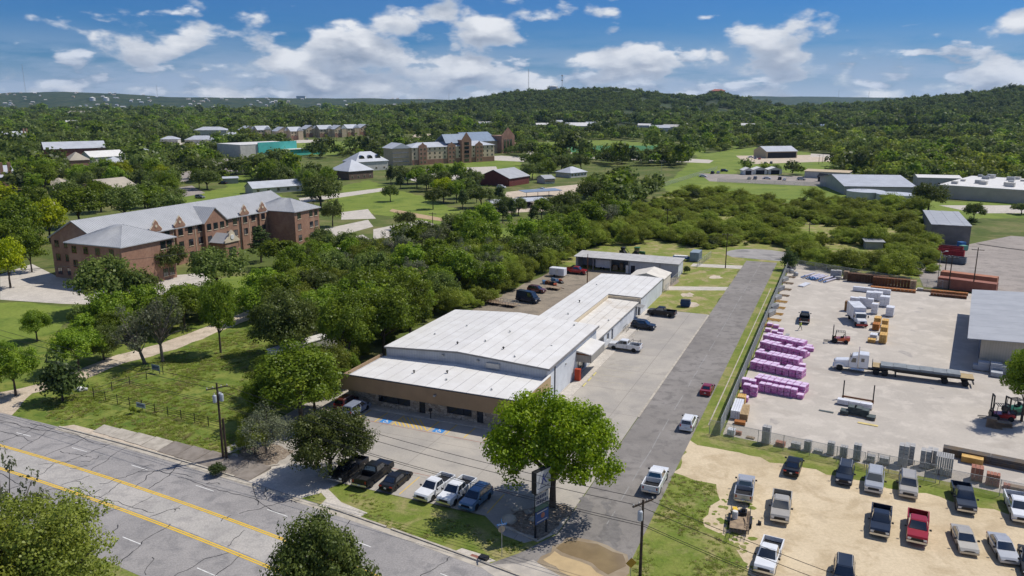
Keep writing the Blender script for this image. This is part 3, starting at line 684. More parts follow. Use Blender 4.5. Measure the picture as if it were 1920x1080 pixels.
MB().bb(18.2, 20.4, 10.7, 11, 4.75, 5.5).build('wall_unit', PALEW, S)
tag((lambda o: o)(MB().bb(0, .9, 0, .85, 0, 1.95).bb(.06, .84, -.03, 0, .25, 1.75).build('vending_machine', mat('red_machine', (.42, .06, .025), c2=(.36, .05, .02)), bev=.03)), 'tall red vending machine under the store entrance canopy', 'vending machine')
vm = bpy.data.objects['vending_machine']; vm.location = ST.W(28.35, 22.6, .12); vm.rotation_euler = (0, 0, -R(23))
# bicycle rack by the wing
t = thing('bicycle_rack', 'thin black metal rack leaning on the low wing wall', 'rack', ST.W(28.3, 52.5, .12), -R(23))
for i in range(4): MB().tube([(.0, i * .6, 0), (0, i * .6, .9), (.25, i * .6 + .2, 1.15), (.5, i * .6 + .3, .9), (.6, i * .6 + .3, 0)], .03, 5).build('hoop', BLACK, t)
MB().tube([(.6, 0, .05), (.6, 2.3, .05)], .03, 5).build('foot_rail', BLACK, t)
t = thing('mailbox', 'small black mailbox on a post on the front walk', 'mailbox', ST.W(14.6, -.3, .15), -R(23))
MB().bb(-.05, .05, -.05, .05, 0, 1.1).build('post', BLACK, t); MB().yprism([(-.25, 1.1), (.25, 1.1), (.25, 1.4), (.15, 1.52), (-.15, 1.52), (-.25, 1.4)], -.18, .18).build('box', BLACK, t)
# ================================================================= rear shed
S2 = bldg('storage_shed', 'long low grey metal shed with open bays behind the store', 'shed', ST, .5, 106.5)
MB().bb(14.8, 27.6, 0, .2, 0, 3.45).build('front_wall', WALLG, S2)
MB().bb(27.4, 27.6, .2, 6.2, 0, 3.6).build('side_wall', WALLW, S2); MB().bb(0, .2, 0, 6.2, 0, 3.6).build('side_wall', WALLG, S2)
MB().bb(.2, 27.4, 6.0, 6.2, 0, 3.8).build('rear_wall', WALLG, S2); MB().bb(14.6, 14.8, .2, 6, 0, 3.5).build('partition', WALLG, S2)
for i in range(12):
    x0 = -.4 + i * 28.4 / 12
    MB().slab([(x0 + .02, -.7, 3.55), (x0 + 28.4 / 12 - .02, -.7, 3.55), (x0 + 28.4 / 12 - .02, 6.6, 3.95), (x0 + .02, 6.6, 3.95)], .12).build('roof_panel', mat('shed_roof', (.47, .46, .44), c2=(.40, .39, .37), sc=.6), S2)
for x in (.3, 4.8, 9.6, 14.5): MB().bb(x, x + .18, -.1, .1, 0, 3.45).build('column', STEEL, S2)
MB().bb(15.2, 16.3, -.02, .02, .0, 2.1).build('door', DARK, S2); MB().bb(13.9, 14.6, -.25, -.2, 0, 2.1).build('door_leaf', WHT, S2)
MB().bb(22.8, 22.9, -.06, 0, 0, 3.4).build('downpipe', BLACK, S2)
t = thing('cargo_trailer', 'white boxed trailer parked inside the open shed bay', 'trailer', ST.W(5.5, 108.2), -R(23))
MB().bb(0, 4, 0, 2.1, .5, 2.7).build('body', WRAP, t, bev=.06)
for x in (1.6, 2.3): MB().tube([(x, -.1, .35), (x, .1, .35)], .34, 12).build('wheel', RUBBER, t)
for i, (x, w_, h) in enumerate(((10.2, 1.2, 1.3), (11.8, .9, 1.8), (8.8, 1.0, .9))):
    o = MB().bb(0, w_, 0, 1, .1, h).bb(-.05, w_ + .05, -.05, 1.05, 0, .1).build('crate', PALLET); o.location = ST.W(x, 109 + i * .6); o.rotation_euler = (0, 0, -R(23))
    tag(o, 'shaded wooden crate stored inside the open shed bay', 'crate', 'crates in the shed')
# arched-top garage
S3 = bldg('garage', 'small cream gabled garage at the end of the white wing', 'garage', ST, 19.8, 89.2)
MB().add([(0, 0, 0), (8.3, 0, 0), (8.3, 0, 3.1), (4.1, 0, 4.2), (0, 0, 3.1), (0, 8, 0), (8.3, 8, 0), (8.3, 8, 3.1), (4.1, 8, 4.2), (0, 8, 3.1)],
         [(0, 1, 2, 3, 4), (9, 8, 7, 6, 5), (1, 6, 7, 2), (4, 9, 5, 0)]).build('wall', mat('cream_metal', (.60, .55, .46), c2=(.54, .49, .41), sc=.6), S3)
gable_roof(S3, 0, 8.3, 0, 8, 3.15, 4.25, mat('cream_metal_roof', (.66, .62, .54), c2=(.58, .54, .47), sc=.6), 'y', .2, .1)
# ================================================================= brick residence hall
D = bldg('brick_residence_hall', 'three storey red brick hall with grey metal roof and front gables', 'building', ST, -119.5, 44.5)
LX, LY_, EV, RG = 17.2, 74.0, 10.5, 15.0       # local: x 0..17.2 (front at x=17.2), y 0..74
MB().bb(0, LX, 0, LY_, 0, EV).build('wall', BRICK, D)
MB().add([(0, 0, EV), (LX, 0, EV), (LX / 2, 0, RG), (0, .3, EV), (LX, .3, EV), (LX / 2, .3, RG)], [(0, 1, 2), (5, 4, 3), (1, 4, 5, 2), (0, 2, 5, 3)]).build('gable_wall', BRICK, D)
METR = mat('standing_seam_grey', (.42, .425, .43), c2=(.37, .375, .38), sc=.25, r=.42, sp=.4)
def seamed(parent, corners, n, m=METR, name='roof_panel'):
    """slope quad (eave0,eave1,ridge1,ridge0) cut in panels with raised seams"""
    e0, e1, r1, r0 = [Vector(c) for c in corners]
    sm = MB(); pl = MB().slab([e0, e1, r1, r0], .2); o = pl.build('roof', m, parent)
    for i in range(n + 1):
        p, q = e0.lerp(e1, i / n), r0.lerp(r1, i / n); d = (e1 - e0).normalized() * .035; u = Vector((0, 0, .06))
        if (p - q).length < .4: continue
        sm.add([p - d, p + d, q + d, q - d, p - d + u, p + d + u, q + d + u, q - d + u], [(4, 5, 6, 7), (0, 4, 7, 3), (1, 2, 6, 5), (0, 1, 5, 4)])
    sm.build('seams', mat('seam_light', (.52, .525, .53), r=.4), o)
    return o
seamed(D, [(LX + .6, -.5, EV - .25), (LX + .6, LY_ + .5, EV - .25), (LX / 2, LY_ + .5, RG + .1), (LX / 2, -.5, RG + .1)], 120)
seamed(D, [(-.6, LY_ + .5, EV - .25), (-.6, -.5, EV - .25), (LX / 2, -.5, RG + .1), (LX / 2, LY_ + .5, RG + .1)], 40)
def hip_seamed(parent, x0, x1, y0, y1, ze, zr):
    x0 -= .6; x1 += .6; y0 -= .6; y1 += .6; h = min(x1 - x0, y1 - y0) / 2
    if x1 - x0 >= y1 - y0: A, B = (x0 + h, (y0 + y1) / 2, zr), (x1 - h, (y0 + y1) / 2, zr); q = [((x0, y0, ze), (x1, y0, ze), B, A), ((x1, y0, ze), (x1, y1, ze), B, B), ((x1, y1, ze), (x0, y1, ze), A, B), ((x0, y1, ze), (x0, y0, ze), A, A)]
    else: A, B = ((x0 + x1) / 2, y0 + h, zr), ((x0 + x1) / 2, y1 - h, zr); q = [((x0, y0, ze), (x1, y0, ze), A, A), ((x1, y0, ze), (x1, y1, ze), B, A), ((x1, y1, ze), (x0, y1, ze), B, B), ((x0, y1, ze), (x0, y0, ze), A, B)]
    for c in q:
        if (Vector(c[2]) - Vector(c[3])).length < .01:
            o = MB().slab([c[0], c[1], c[2]], .2).build('roof', METR, parent); sm = MB(); e0, e1, a = Vector(c[0]), Vector(c[1]), Vector(c[2]); n = int((e1 - e0).length / .6); mid = (e0 + e1) / 2
            for i in range(1, n):
                f = i / n; p = e0.lerp(e1, f); s_ = 1 - abs(2 * f - 1); q2 = p + (a - mid) * s_; d = (e1 - e0).normalized() * .035; u = Vector((0, 0, .06))
                sm.add([p - d, p + d, q2 + d, q2 - d, p - d + u, p + d + u, q2 + d + u, q2 - d + u], [(4, 5, 6, 7), (0, 4, 7, 3), (1, 2, 6, 5), (0, 1, 5, 4)])
            sm.build('seams', MATS['seam_light'], o)
        else: seamed(parent, c, int((Vector(c[0]) - Vector(c[1])).length / .6))
MB().bb(11.0, 29.0, -4.0, 12.0, 0, EV).build('pavilion_wall', BRICK, D); hip_seamed(D, 11.0, 29.0, -4.0, 12.0, EV, 14.3)
MB().bb(11.0, 27.6, 62.0, 74.4, 0, EV).build('pavilion_wall', BRICK, D); hip_seamed(D, 11.0, 27.6, 62.0, 74.4, EV, 13.8)
WZ = (1.0, 4.5, 8.0)
for z in WZ:
    for x in (2.0, 5.4): window(D, x, 0, z, 1.5, 1.7, 'y-', frame=BRICK2)
    for x in (13.2, 17.2, 21.2, 25.8): window(D, x, -4.0, z, 1.5, 1.7, 'y-', frame=BRICK2)
    for y in (9.0, 11.0): window(D, 29.0, y - .5, z, 1.5, 1.8, 'x+', frame=BLACK)
    for y in (70.2, 72.8): window(D, 27.6, y, z, 1.5, 1.8, 'x+', frame=BLACK)
    window(D, 27.6, 64.2, z, 1.5, 1.8, 'x+', frame=BLACK)
    for y in (14.0, 17.0, 21.2, 25.4, 29.4, 33.0, 38.2, 43.5, 47.2, 51.0, 55.2, 59.4):
        if z < 2 and 31 < y < 44: continue
        window(D, LX, y, z, 1.5, 1.8, 'x+', frame=BLACK)
for y in (12.3, 19.1, 23.3, 31.2, 41.0, 49.2, 53.2): MB().bb(LX, LX + .12, y - .06, y + .06, 0, EV - .3).build('downpipe', CREAM, D)
for y in (23.2 - 6, 25.4, 51.0, 59.4 - .3):
    MB().bb(LX, LX + .55, y - 1.6, y + 1.6, 0, EV).build('gable_bay', BRICK, D)
    g = MB().yprism([(y - 1.9, EV), (y + 1.9, EV), (y + 1.9, EV + .5), (y + .9, EV + 1.5), (y + .75, EV + 2.1), (y, EV + 2.9), (y - .75, EV + 2.1), (y - .9, EV + 1.5), (y - 1.9, EV + .5)], LX + .1, LX + .6).build('parapet_gable', BRICK, D)
    MB().tube([(LX + .4, y + a, EV + b) for a, b in ((-1.95, .5), (-.9, 1.55), (-.75, 2.15), (0, 3.0), (.75, 2.15), (.9, 1.55), (1.95, .5))], .17, 5).build('coping', CREAM, g)
    MB().tube([(LX + .55, y, EV + 1.3), (LX + .72, y, EV + 1.3)], .38, 8).build('medallion', CREAM, g)
    for z in WZ[1:]: window(D, LX + .55, y, z, 1.5, 1.8, 'x+', frame=BLACK)
# big centre gable and its cross roof
yc = 38.2
MB().bb(LX, LX + 1.0, yc - 4.2, yc + 4.2, 0, EV).build('centre_bay', BRICK, D)
MB().yprism([(yc - 4.2, EV), (yc + 4.2, EV), (yc, EV + 3.6)], LX + .7, LX + 1.0).build('centre_gable', BRICK, D)
for s_ in (-1, 1): seamed(D, [(LX + 1.3, yc + 4.7 * s_, EV - .3), (LX - 7, yc + 4.7 * s_, EV - .3), (LX - 7, yc, EV + 3.8), (LX + 1.3, yc, EV + 3.8)][::s_], 12)
for z in WZ[1:]:
    for dy in (-2.6, 0, 2.6): window(D, LX + 1.0, yc + dy, z, 1.5, 1.8, 'x+', frame=BLACK)
po = MB().bb(LX + 1, LX + 6.5, yc - 2.6, yc + 2.6, 0, 4.6).build('entrance_porch', BRICK, D)
MB().yprism([(yc - 3, 4.6), (yc + 3, 4.6), (yc + 2.8, 5.2), (yc + 1.2, 6.4), (yc + 1, 7.2), (yc, 8.1), (yc - 1, 7.2), (yc - 1.2, 6.4), (yc - 2.8, 5.2)], LX + 6.3, LX + 6.8).build('porch_gable', CREAM, po)
MB().tube([(LX + 6.8, yc, 6.1), (LX + 6.95, yc, 6.1)], .7, 14).build('medallion', WHT, po)
for s_ in (-1, 1): MB().slab([(LX + 6.5, yc + 3.1 * s_, 4.6), (LX + 1, yc + 3.1 * s_, 4.6), (LX + 1, yc, 7.0), (LX + 6.5, yc, 7.0)][::s_], .15).build('porch_roof', METR, po)
MB().bb(LX + 6.5, LX + 6.55, yc - 1.4, yc + 1.4, .1, 3.2).build('door', GLASS, po)
# ================================================================= VEHICLES
_vm = {}
def arch(pts_before, xc, r, zb):
    return [(xc + r * math.cos(t), max(zb, .33 + r * math.sin(t))) for t in np.linspace(0, math.pi, 7)]
def body_mesh(key, top, wheels, hw, zb, r, taper=.05):
    """side outline (front to rear along the top) with wheel arches, pushed to width, rounded along the shoulders"""
    xf, xr = top[0][0], top[-1][0]
    pts = [(xr, zb)]
    for xc in sorted(wheels):
        pts += [(xc - r, zb)] + [(xc + r * math.cos(t), .36 + r * math.sin(t)) for t in np.linspace(math.pi * .98, math.pi * .02, 7)] + [(xc + r, zb)]
    pts += [(xf, zb)] + list(top)
    n = len(pts); bm = bmesh.new()
    A = [bm.verts.new((p[0], -hw, p[1])) for p in pts]; B = [bm.verts.new((p[0], hw, p[1])) for p in pts]
    bm.faces.new(A); bm.faces.new(B[::-1])
    for i in range(n): bm.faces.new((A[i], B[i], B[(i + 1) % n], A[(i + 1) % n]))
    bmesh.ops.recalc_face_normals(bm, faces=bm.faces)
    cap = [e for e in bm.edges if abs(e.verts[0].co.y - e.verts[1].co.y) < 1e-6 and min(e.verts[0].co.z, e.verts[1].co.z) > zb + .02 and not any(abs(e.verts[0].co.x - x) < r and e.verts[0].co.z < .36 + r + .02 for x in wheels)]
    bmesh.ops.bevel(bm, geom=cap, offset=.09, segments=2, affect='EDGES', clamp_overlap=True)
    L = max(abs(xf), abs(xr))
    for v in bm.verts:
        k = max(0, (abs(v.co.x) / L - .72) / .28); v.co.y *= 1 - taper * k * k - max(0, v.co.z - .75) * .06
    me = bpy.data.meshes.new(key); bm.to_mesh(me); bm.free()
    return me
SPEC = {  # top outline, cab (front base, front roof, rear roof, rear base, belt z, roof z), half width, wheel x, wheel r, n side windows
    'sedan': dict(top=[(2.4, .45), (2.38, .62), (2.2, .76), (1.05, .93), (-1.6, .98), (-2.3, .96), (-2.38, .7), (-2.38, .42)], cab=(1.15, .25, -.95, -1.85, .92, 1.44), hw=.91, wx=(1.42, -1.4), r=.33, zb=.24, ns=2),
    'suv': dict(top=[(2.35, .5), (2.35, .85), (2.2, 1.0), (1.0, 1.1), (-2.2, 1.12), (-2.33, .9), (-2.33, .45)], cab=(1.2, .45, -1.95, -2.28, 1.06, 1.74), hw=.95, wx=(1.42, -1.38), r=.37, zb=.3, ns=3),
    'minivan': dict(top=[(2.52, .45), (2.5, .75), (2.25, .92), (1.5, 1.05), (-2.4, 1.08), (-2.52, .85), (-2.52, .4)], cab=(1.7, .7, -2.1, -2.45, 1.02, 1.76), hw=.98, wx=(1.55, -1.5), r=.34, zb=.26, ns=3),
    'van': dict(top=[(2.75, .5), (2.75, .95), (2.55, 1.15), (1.95, 1.3), (-2.75, 1.32), (-2.8, .9), (-2.8, .45)], cab=(2.2, 1.35, -2.7, -2.78, 1.28, 2.5), hw=1.02, wx=(1.85, -1.7), r=.36, zb=.32, ns=1),
    'pickup': dict(top=[(2.95, .55), (2.95, .98), (2.82, 1.14), (1.5, 1.25), (-.78, 1.3), (-.8, .6)], cab=(1.6, .78, -.55, -.76, 1.22, 1.92), hw=1.0, wx=(1.9, -1.85), r=.41, zb=.42, ns=2, bed=(-.82, -2.92, 1.32)),
    'single': dict(top=[(2.85, .5), (2.85, .92), (2.7, 1.08), (1.3, 1.18), (-.28, 1.22), (-.3, .55)], cab=(1.4, .65, -.1, -.28, 1.15, 1.82), hw=.98, wx=(1.8, -1.6), r=.39, zb=.38, ns=1, bed=(-.32, -2.75, 1.22)),
    'extended': dict(top=[(2.85, .5), (2.85, .92), (2.7, 1.08), (1.35, 1.18), (-.6, 1.22), (-.62, .55)], cab=(1.45, .68, -.4, -.58, 1.15, 1.84), hw=.98, wx=(1.8, -1.65), r=.39, zb=.38, ns=2, bed=(-.64, -2.8, 1.24)),
}
def bil(q, u, v):
    a, b, c, d = q; return (a.lerp(b, u)).lerp(d.lerp(c, u), v)
def vparts(kind):
    if kind in _vm: return _vm[kind]
    sp_ = SPEC[kind]; P = []
    hw, cab, wx, r = sp_['hw'], sp_['cab'], sp_['wx'], sp_['r']
    fw = [x for x in wx if x > -1 or 'bed' not in sp_]
    P.append(('body', body_mesh(kind, sp_['top'], [x for x in wx if 'bed' not in sp_ or x > 0], hw, sp_['zb'], r + .08), 'paint', (0, 0, 0)))
    xf = sp_['top'][0][0]; xr = sp_['bed'][1] if 'bed' in sp_ else sp_['top'][-1][0]
    if 'bed' in sp_:
        x1, x0, zt = sp_['bed']; m = MB(); wb = hw - .02
        for s_ in (-1, 1):
            pts = [(x0, .5), (wx[1] - r - .08, .5)] + [(wx[1] + (r + .08) * math.cos(t), .36 + (r + .08) * math.sin(t)) for t in np.linspace(math.pi * .9, math.pi * .1, 6)] + [(wx[1] + r + .08, .5), (x1, .5), (x1, zt), (x0, zt)]
            m.xprism(pts, s_ * wb - .06, s_ * wb + .06)
        m.bb(x0 - .03, x0 + .06, -wb + .07, wb - .07, .52, zt - .01); m.bb(x1 - .06, x1, -wb + .07, wb - .07, .6, zt)
        P.append(('cargo_bed', m.mesh('cargo_bed', WHT), 'paint', (0, 0, 0)))
        m = MB().bb(x0 + .07, x1 - .07, -wb + .07, wb - .07, .72, .78)
        for s_ in (-1, 1): m.bb(wx[1] - .42, wx[1] + .42, s_ * (wb - .2) - .12, s_ * (wb - .2) + .12, .78, .98)
        P.append(('bed_liner', m.mesh('bed_liner', BLACK), None, (0, 0, 0)))
    f0, f1, r1, r0, zb, zt = cab; w0 = hw * .93; w1 = hw * .74
    c = lambda x, y, z: Vector((x, y, z))
    V = [c(f0, -w0, zb), c(f0, w0, zb), c(r0, w0, zb), c(r0, -w0, zb), c(f1, -w1, zt), c(f1, w1, zt), c(r1, w1, zt), c(r1, -w1, zt)]
    m = MB().add(V, [(3, 2, 1, 0), (4, 5, 6, 7), (0, 1, 5, 4), (1, 2, 6, 5), (2, 3, 7, 6), (3, 0, 4, 7)]); me = m.mesh('cabin', WHT); bevel(me, .07, 2)
    P.append(('cabin', me, 'paint', (0, 0, 0)))
    def win(nm, q, u0, u1, v0, v1):
        P.append((nm, MB().sheet([bil(q, u0, v0), bil(q, u1, v0), bil(q, u1, v1), bil(q, u0, v1)], .012).mesh(nm, GLASS), None, (0, 0, 0)))
    win('windscreen', (V[0], V[1], V[5], V[4]), .05, .95, .06, .9)
    win('rear_window', (V[2], V[3], V[7], V[6]), .1, .9, .2, .86)
    for s_, q in ((1, (V[1], V[2], V[6], V[5])), (-1, (V[3], V[0], V[4], V[7]))):
        n = sp_['ns']; lo, hi = (.10, .93) if s_ > 0 else (.07, .90)
        if kind == 'van': lo, hi = (.1, .32) if s_ > 0 else (.68, .9)
        for i in range(n):
            g = (hi - lo) / n; win('side_window', q, lo + g * i + .012, lo + g * (i + 1) - .012, .14, .86)
    for s_ in (-1, 1):
        P.append(('headlight', MB().box(0, 0, 0, .12, .4, .2, 0, .75, .95).mesh('headlight', LAMP), None, (xf - .02, s_ * (hw - .3), sp_['top'][1][1] - .22)))
        P.append(('tail_light', MB().box(0, 0, 0, .08, .16 if 'bed' in sp_ or kind in ('suv', 'van', 'minivan') else .36, .34 if kind != 'sedan' else .14).mesh('tail_light', TAILR), None, (xr + .0, s_ * (hw - .2), .82 if kind != 'sedan' else .72)))
        P.append(('mirror', MB().box(0, s_ * .1, 0, .12, .22, .17).mesh('mirror', BLACK), None, (f0 - .25, s_ * (hw + .04), zb + .02)))
    P.append(('grille', MB().box(0, 0, 0, .08, hw * 1.15, .3 if 'bed' in sp_ else .2).mesh('grille', BLACK), None, (xf + .01, 0, sp_['top'][1][1] - (.34 if 'bed' in sp_ else .25))))
    tk = 'bed' in sp_
    P.append(('bumper', MB().box(0, 0, 0, .16, hw * 1.9, .2, 0, .8, 1).mesh('bumper', CHROME if tk else BLACK), 'paint' if not tk else None, (xf + .02, 0, sp_['zb'] + .06)))
    P.append(('bumper', MB().box(0, 0, 0, .16, hw * 1.85, .2, 0, .8, 1).mesh('bumper', CHROME if tk else BLACK), 'paint' if not tk else None, (xr - .05, 0, sp_['zb'] + .08)))
    P.append(('number_plate', MB().box(0, 0, 0, .02, .3, .15).mesh('number_plate', WHT), None, (xr - .09 if not tk else xr - .14, 0, sp_['zb'] + .3 if not tk else .55)))
    for s_ in (-1, 1):
        sm = MB()
        for x in ((cab[0] - .12, .1, r0 + .25) if kind not in ('single',) else (cab[0] - .12, r0 + .05)): sm.bb(x - .012, x + .012, s_ * (hw - .03) - .012, s_ * (hw - .03) + .012, sp_['zb'] + .12, zb - .14)
        stuff_seam = sm.mesh('door_seams', BLACK); P.append(('door_seams', stuff_seam, None, (0, s_ * .028, 0)))
        P.append(('sill_trim', MB().bb(wx[1] + r + .1, wx[0] - r - .1, s_ * (hw - .05) - .055, s_ * (hw - .05) + .055, sp_['zb'] - .02, sp_['zb'] + .1).mesh('sill_trim', BLACK), None, (0, 0, 0)))
    if kind == 'suv':
        for s_ in (-1, 1): P.append(('roof_rail', MB().tube([(f1 - .1, s_ * (w1 - .08), zt + .05), (r1 + .1, s_ * (w1 - .08), zt + .05)], .025, 5).mesh('roof_rail', STEEL), None, (0, 0, 0)))
    ty = MB().lathe([(r * .62, -.11), (r * .95, -.12), (r, -.07), (r, .07), (r * .95, .12), (r * .62, .11)], 16).mesh('tyre', RUBBER)
    rm = MB().lathe([(r * .64, -.09), (r * .62, .02), (r * .2, .05)], 12)
    for k in range(5):
        a = k * 1.2566; rm.box(math.cos(a) * r * .36, math.sin(a) * r * .36, .03, r * .5, .07, .06, a)
    rm = rm.mesh('rim', RIM)
    _vm[kind] = (P, ty, rm, wx, r, hw)
    return _vm[kind]
def vehicle(kind, col, label, cat, pos, yaw, name=None, group=None, skip=(), s=1.0):
    P, ty, rm, wx, r, hw = vparts(kind)
    t = thing(name or {'sedan': 'parked_car', 'suv': 'sport_utility_car', 'minivan': 'minivan', 'van': 'panel_van'}.get(kind, 'pickup_truck'), label, cat, pos, yaw, group)
    t.scale = (s, s, s)
    for nm, me, pm, loc in P:
        if nm in skip: continue
        if pm == 'paint' and not me.materials: me.materials.append(WHT)
        o = link(nm, me, t); o.location = loc
        if nm == 'door_seams': stuff(o)
        if pm == 'paint':
            o.material_slots[0].link = 'OBJECT'; o.material_slots[0].material = PAINT[col]
    for x in wx:
        for s_ in (-1, 1):
            o = link('wheel', ty, t); o.location = (x, s_ * (hw - .14), r); o.rotation_euler = (-s_ * math.pi / 2, 0, 0)
            link('rim', rm, o)
    return t
def vpx(kind, col, rear, front, label, cat='car', z=.03, **kw):
    a, b = G(*rear), G(*front); c = (a + b) / 2; c.z = z
    return vehicle(kind, col, label, cat, c, math.atan2((b - a).y, (b - a).x), **kw)
def vst(kind, col, px, py, d, label, cat='car', dy=0.0, **kw):
    """on the store grid: d = 'b+','b-','a+','a-' heading"""
    p = G(px, py); p.z = .03
    yaw = {'a+': 0, 'b+': math.pi / 2, 'a-': math.pi, 'b-': -math.pi / 2}[d] - R(23) + R(dy)
    return vehicle(kind, col, label, cat, p, yaw, **kw)
vst('minivan', 'steelblue', 668, 774, 'b+', 'silver blue minivan parked against the stone store front', 'minivan')
vst('suv', 'maroon', 652, 762, 'b+', 'dark maroon car half hidden left of the silver minivan', 'car')
vst('extended', 'black', 655, 889, 'b-', 'black pickup under the dark oak, nose toward the highway', 'pickup truck')
vst('pickup', 'black', 701, 898, 'b+', 'tall black pickup with open bed, tailgate toward the highway', 'pickup truck', s=1.04)
vst('sedan', 'black', 743, 908, 'b+', 'black sedan between the black pickup and empty stalls', 'car')
vst('extended', 'white', 816, 924, 'b-', 'older white pickup, left of the two white front-lot trucks', 'pickup truck', dy=-6)
vst('pickup', 'white', 857, 931, 'b-', 'newer white crew cab pickup beside the blue sport utility car', 'pickup truck', dy=-5, s=.97)
vst('suv', 'blue', 893, 943, 'b-', 'blue sport utility car at the edge of the tree shade', 'car', dy=-5)
vst('pickup', 'white', 1172, 656, 'a-', 'white crew cab pickup with bed rack beside the store entrance', 'pickup truck', dy=-2)
vst('suv', 'navy', 1206, 616, 'a+', 'dark blue estate car parked facing away from the low wing', 'car', dy=-4)
vst('pickup', 'black', 1241, 592, 'a-', 'black pickup parked at the far end of the side lot', 'pickup truck', dy=-3)
vst('van', 'navy', 990, 566, 'a+', 'tall dark blue panel van in the rear gravel yard', 'van', dy=-14)
vst('suv', 'maroon', 1006, 548, 'a+', 'faded maroon car next to the blue panel van', 'car', dy=-6, s=.93)
vst('pickup', 'red', 1080, 513, 'a+', 'bright red pickup near the open storage shed', 'pickup truck', dy=-3)
vst('sedan', 'crimson', 1326, 735, 'b+', 'crimson car parked on the side road verge', 'car', s=.92)
vst('suv', 'white', 1291, 800, 'b+', 'white sport utility car parked on the side road edge', 'car', s=.97)
vst('pickup', 'white', 1229, 910, 'b+', 'white pickup with loaded bed parked along the side road', 'pickup truck')
# dirt lot
vpx('sedan', 'black', (1484, 890), (1490, 872), 'black sedan alone at the grass end of the dirt lot', z=.02)
vpx('suv', 'navy', (1587, 880), (1580, 915), 'dark blue sport utility car in the back dirt-lot row', z=.02)
vpx('suv', 'silver', (1641, 891), (1636, 932), 'silver sport utility car with roof rack, left of the similar pair', z=.02, s=1.06)
vpx('suv', 'champagne', (1701, 898), (1702, 943), 'pale silver sport utility car with roof rack, right of the similar pair', z=.02, s=1.06)
vpx('pickup', 'navy', (1799, 922), (1812, 967), 'blue black crew cab pickup near the yard fence', 'pickup truck', z=.02)
vpx('pickup', 'white', (1899, 941), (1916, 985), 'white pickup cut by the right edge of the picture', 'pickup truck', z=.02)
vpx('extended', 'silver', (1392, 950), (1400, 903), 'silver pickup hitched to the landscaping trailer', 'pickup truck', z=.02)
vpx('pickup', 'champagne', (1466, 939), (1461, 984), 'champagne pickup beside the landscaping trailer', 'pickup truck', z=.02)
vpx('extended', 'navy', (1652, 965), (1648, 1010), 'dark navy pickup left of the red pickup', 'pickup truck', z=.02)
vpx('pickup', 'red', (1720, 976), (1718, 1026), 'red pickup with grey bed cover in the dirt lot', 'pickup truck', z=.02)
vpx('sedan', 'champagne', (1798, 1000), (1816, 1042), 'champagne sedan in the front dirt-lot row', z=.02)
vpx('sedan', 'silver', (1868, 1018), (1890, 1056), 'pale silver sedan at the right of the dirt lot', z=.02)
vpx('extended', 'white', (1449, 1030), (1432, 1078), 'white pickup near the bottom edge of the dirt lot', 'pickup truck', z=.02)
vpx('suv', 'navy', (1582, 1068), (1580, 1108), 'dark car cut by the bottom edge of the picture', z=.02)
vpx('sedan', 'black', (1925, 1040), (1935, 1085), 'black car half out of view at the lower right corner', z=.02)
# lumber yard
vpx('pickup', 'black', (1507, 612), (1509, 592), 'black pickup parked behind the worker in the yellow vest', 'pickup truck', z=.02)
# campus cars
for i, (x, y, d, k_, c_, lab) in enumerate([(760, 338, 'a+', 'suv', 'silver', 'silver car parked before the tall tan and brick hall'), (788, 436, 'a+', 'sedan', 'navy', 'dark blue car at the tree-lined campus drive'), (1018, 384, 'b+', 'van', 'grey', 'grey van under the campus carport roof'),
        (990, 386, 'b+', 'pickup', 'black', 'black pickup under the campus carport'), (940, 353, 'a+', 'suv', 'white', 'white car beside the red barn'), (968, 392, 'b+', 'suv', 'black', 'black car at the left end of the carport'), (1015, 357, 'a-', 'sedan', 'white', 'white car by the carport lot gate'),
        (627, 545, 'b+', 'suv', 'navy', 'dark blue car glimpsed under the trees by the dirt track'), (600, 545, 'b+', 'sedan', 'white', 'white car glimpsed under the trees by the dirt track'), (375, 372, 'a+', 'suv', 'grey', 'grey car behind the brick hall'), (402, 312, 'a+', 'suv', 'black', 'black car on the campus street'), (418, 345, 'a-', 'sedan', 'black', 'black car beside the campus court')]):
    vst(k_, c_, x, y, d, lab, 'car' if k_ not in ('pickup', 'van') else ('van' if k_ == 'van' else 'pickup truck'))
for i, (x, y, c_) in enumerate([(1318, 332, 'white'), (1336, 326, 'black'), (1347, 325, 'silver'), (1358, 322, 'navy'), (1405, 336, 'champagne'), (1416, 336, 'grey'), (1438, 336, 'white'), (1462, 337, 'black'), (1471, 338, 'white'), (1502, 338, 'silver'), (1435, 307, 'navy'), (1446, 307, 'grey'), (1408, 296, 'white'), (1416, 298, 'steelblue'), (1424, 299, 'red'), (1678, 296, 'navy')]):
    vst('suv' if i % 2 else 'sedan', c_, x, y, 'b+' if i % 3 else 'a+', 'small distant car parked on the far side of the scrub' if i < 15 else 'dark car on the distant road behind the scrub', 'car', group='cars parked beyond the scrub' if i < 15 else None)
for i, (x, y, c_) in enumerate([(690, 263, 'white'), (575, 262, 'grey'), (598, 261, 'silver'), (1100, 287, 'white'), (1010, 289, 'white'), (1022, 290, 'black'), (335, 298, 'navy'), (345, 299, 'silver'), (290, 268, 'white'), (300, 269, 'navy')]):
    vst('suv', c_, x, y, 'a+', 'tiny distant car parked on the campus', 'car', group='distant campus cars')
# ---- bed rack on the white pickup, loads
t = thing('bed_rack', 'black pipe rack standing in the white pickup by the entrance', 'rack', bpy.data.objects['pickup_truck.004'].location, bpy.data.objects['pickup_truck.004'].rotation_euler.z)
for x in (-1.2, -2.6): MB().tube([(x, -.85, 1.32), (x, -.85, 2.0), (x, .85, 2.0), (x, .85, 1.32)], .035, 5).build('hoop', BLACK, t)
for y in (-.85, .85): MB().tube([(-1.2, y, 1.7), (-2.6, y, 1.7)], .03, 5).build('rail', BLACK, t)
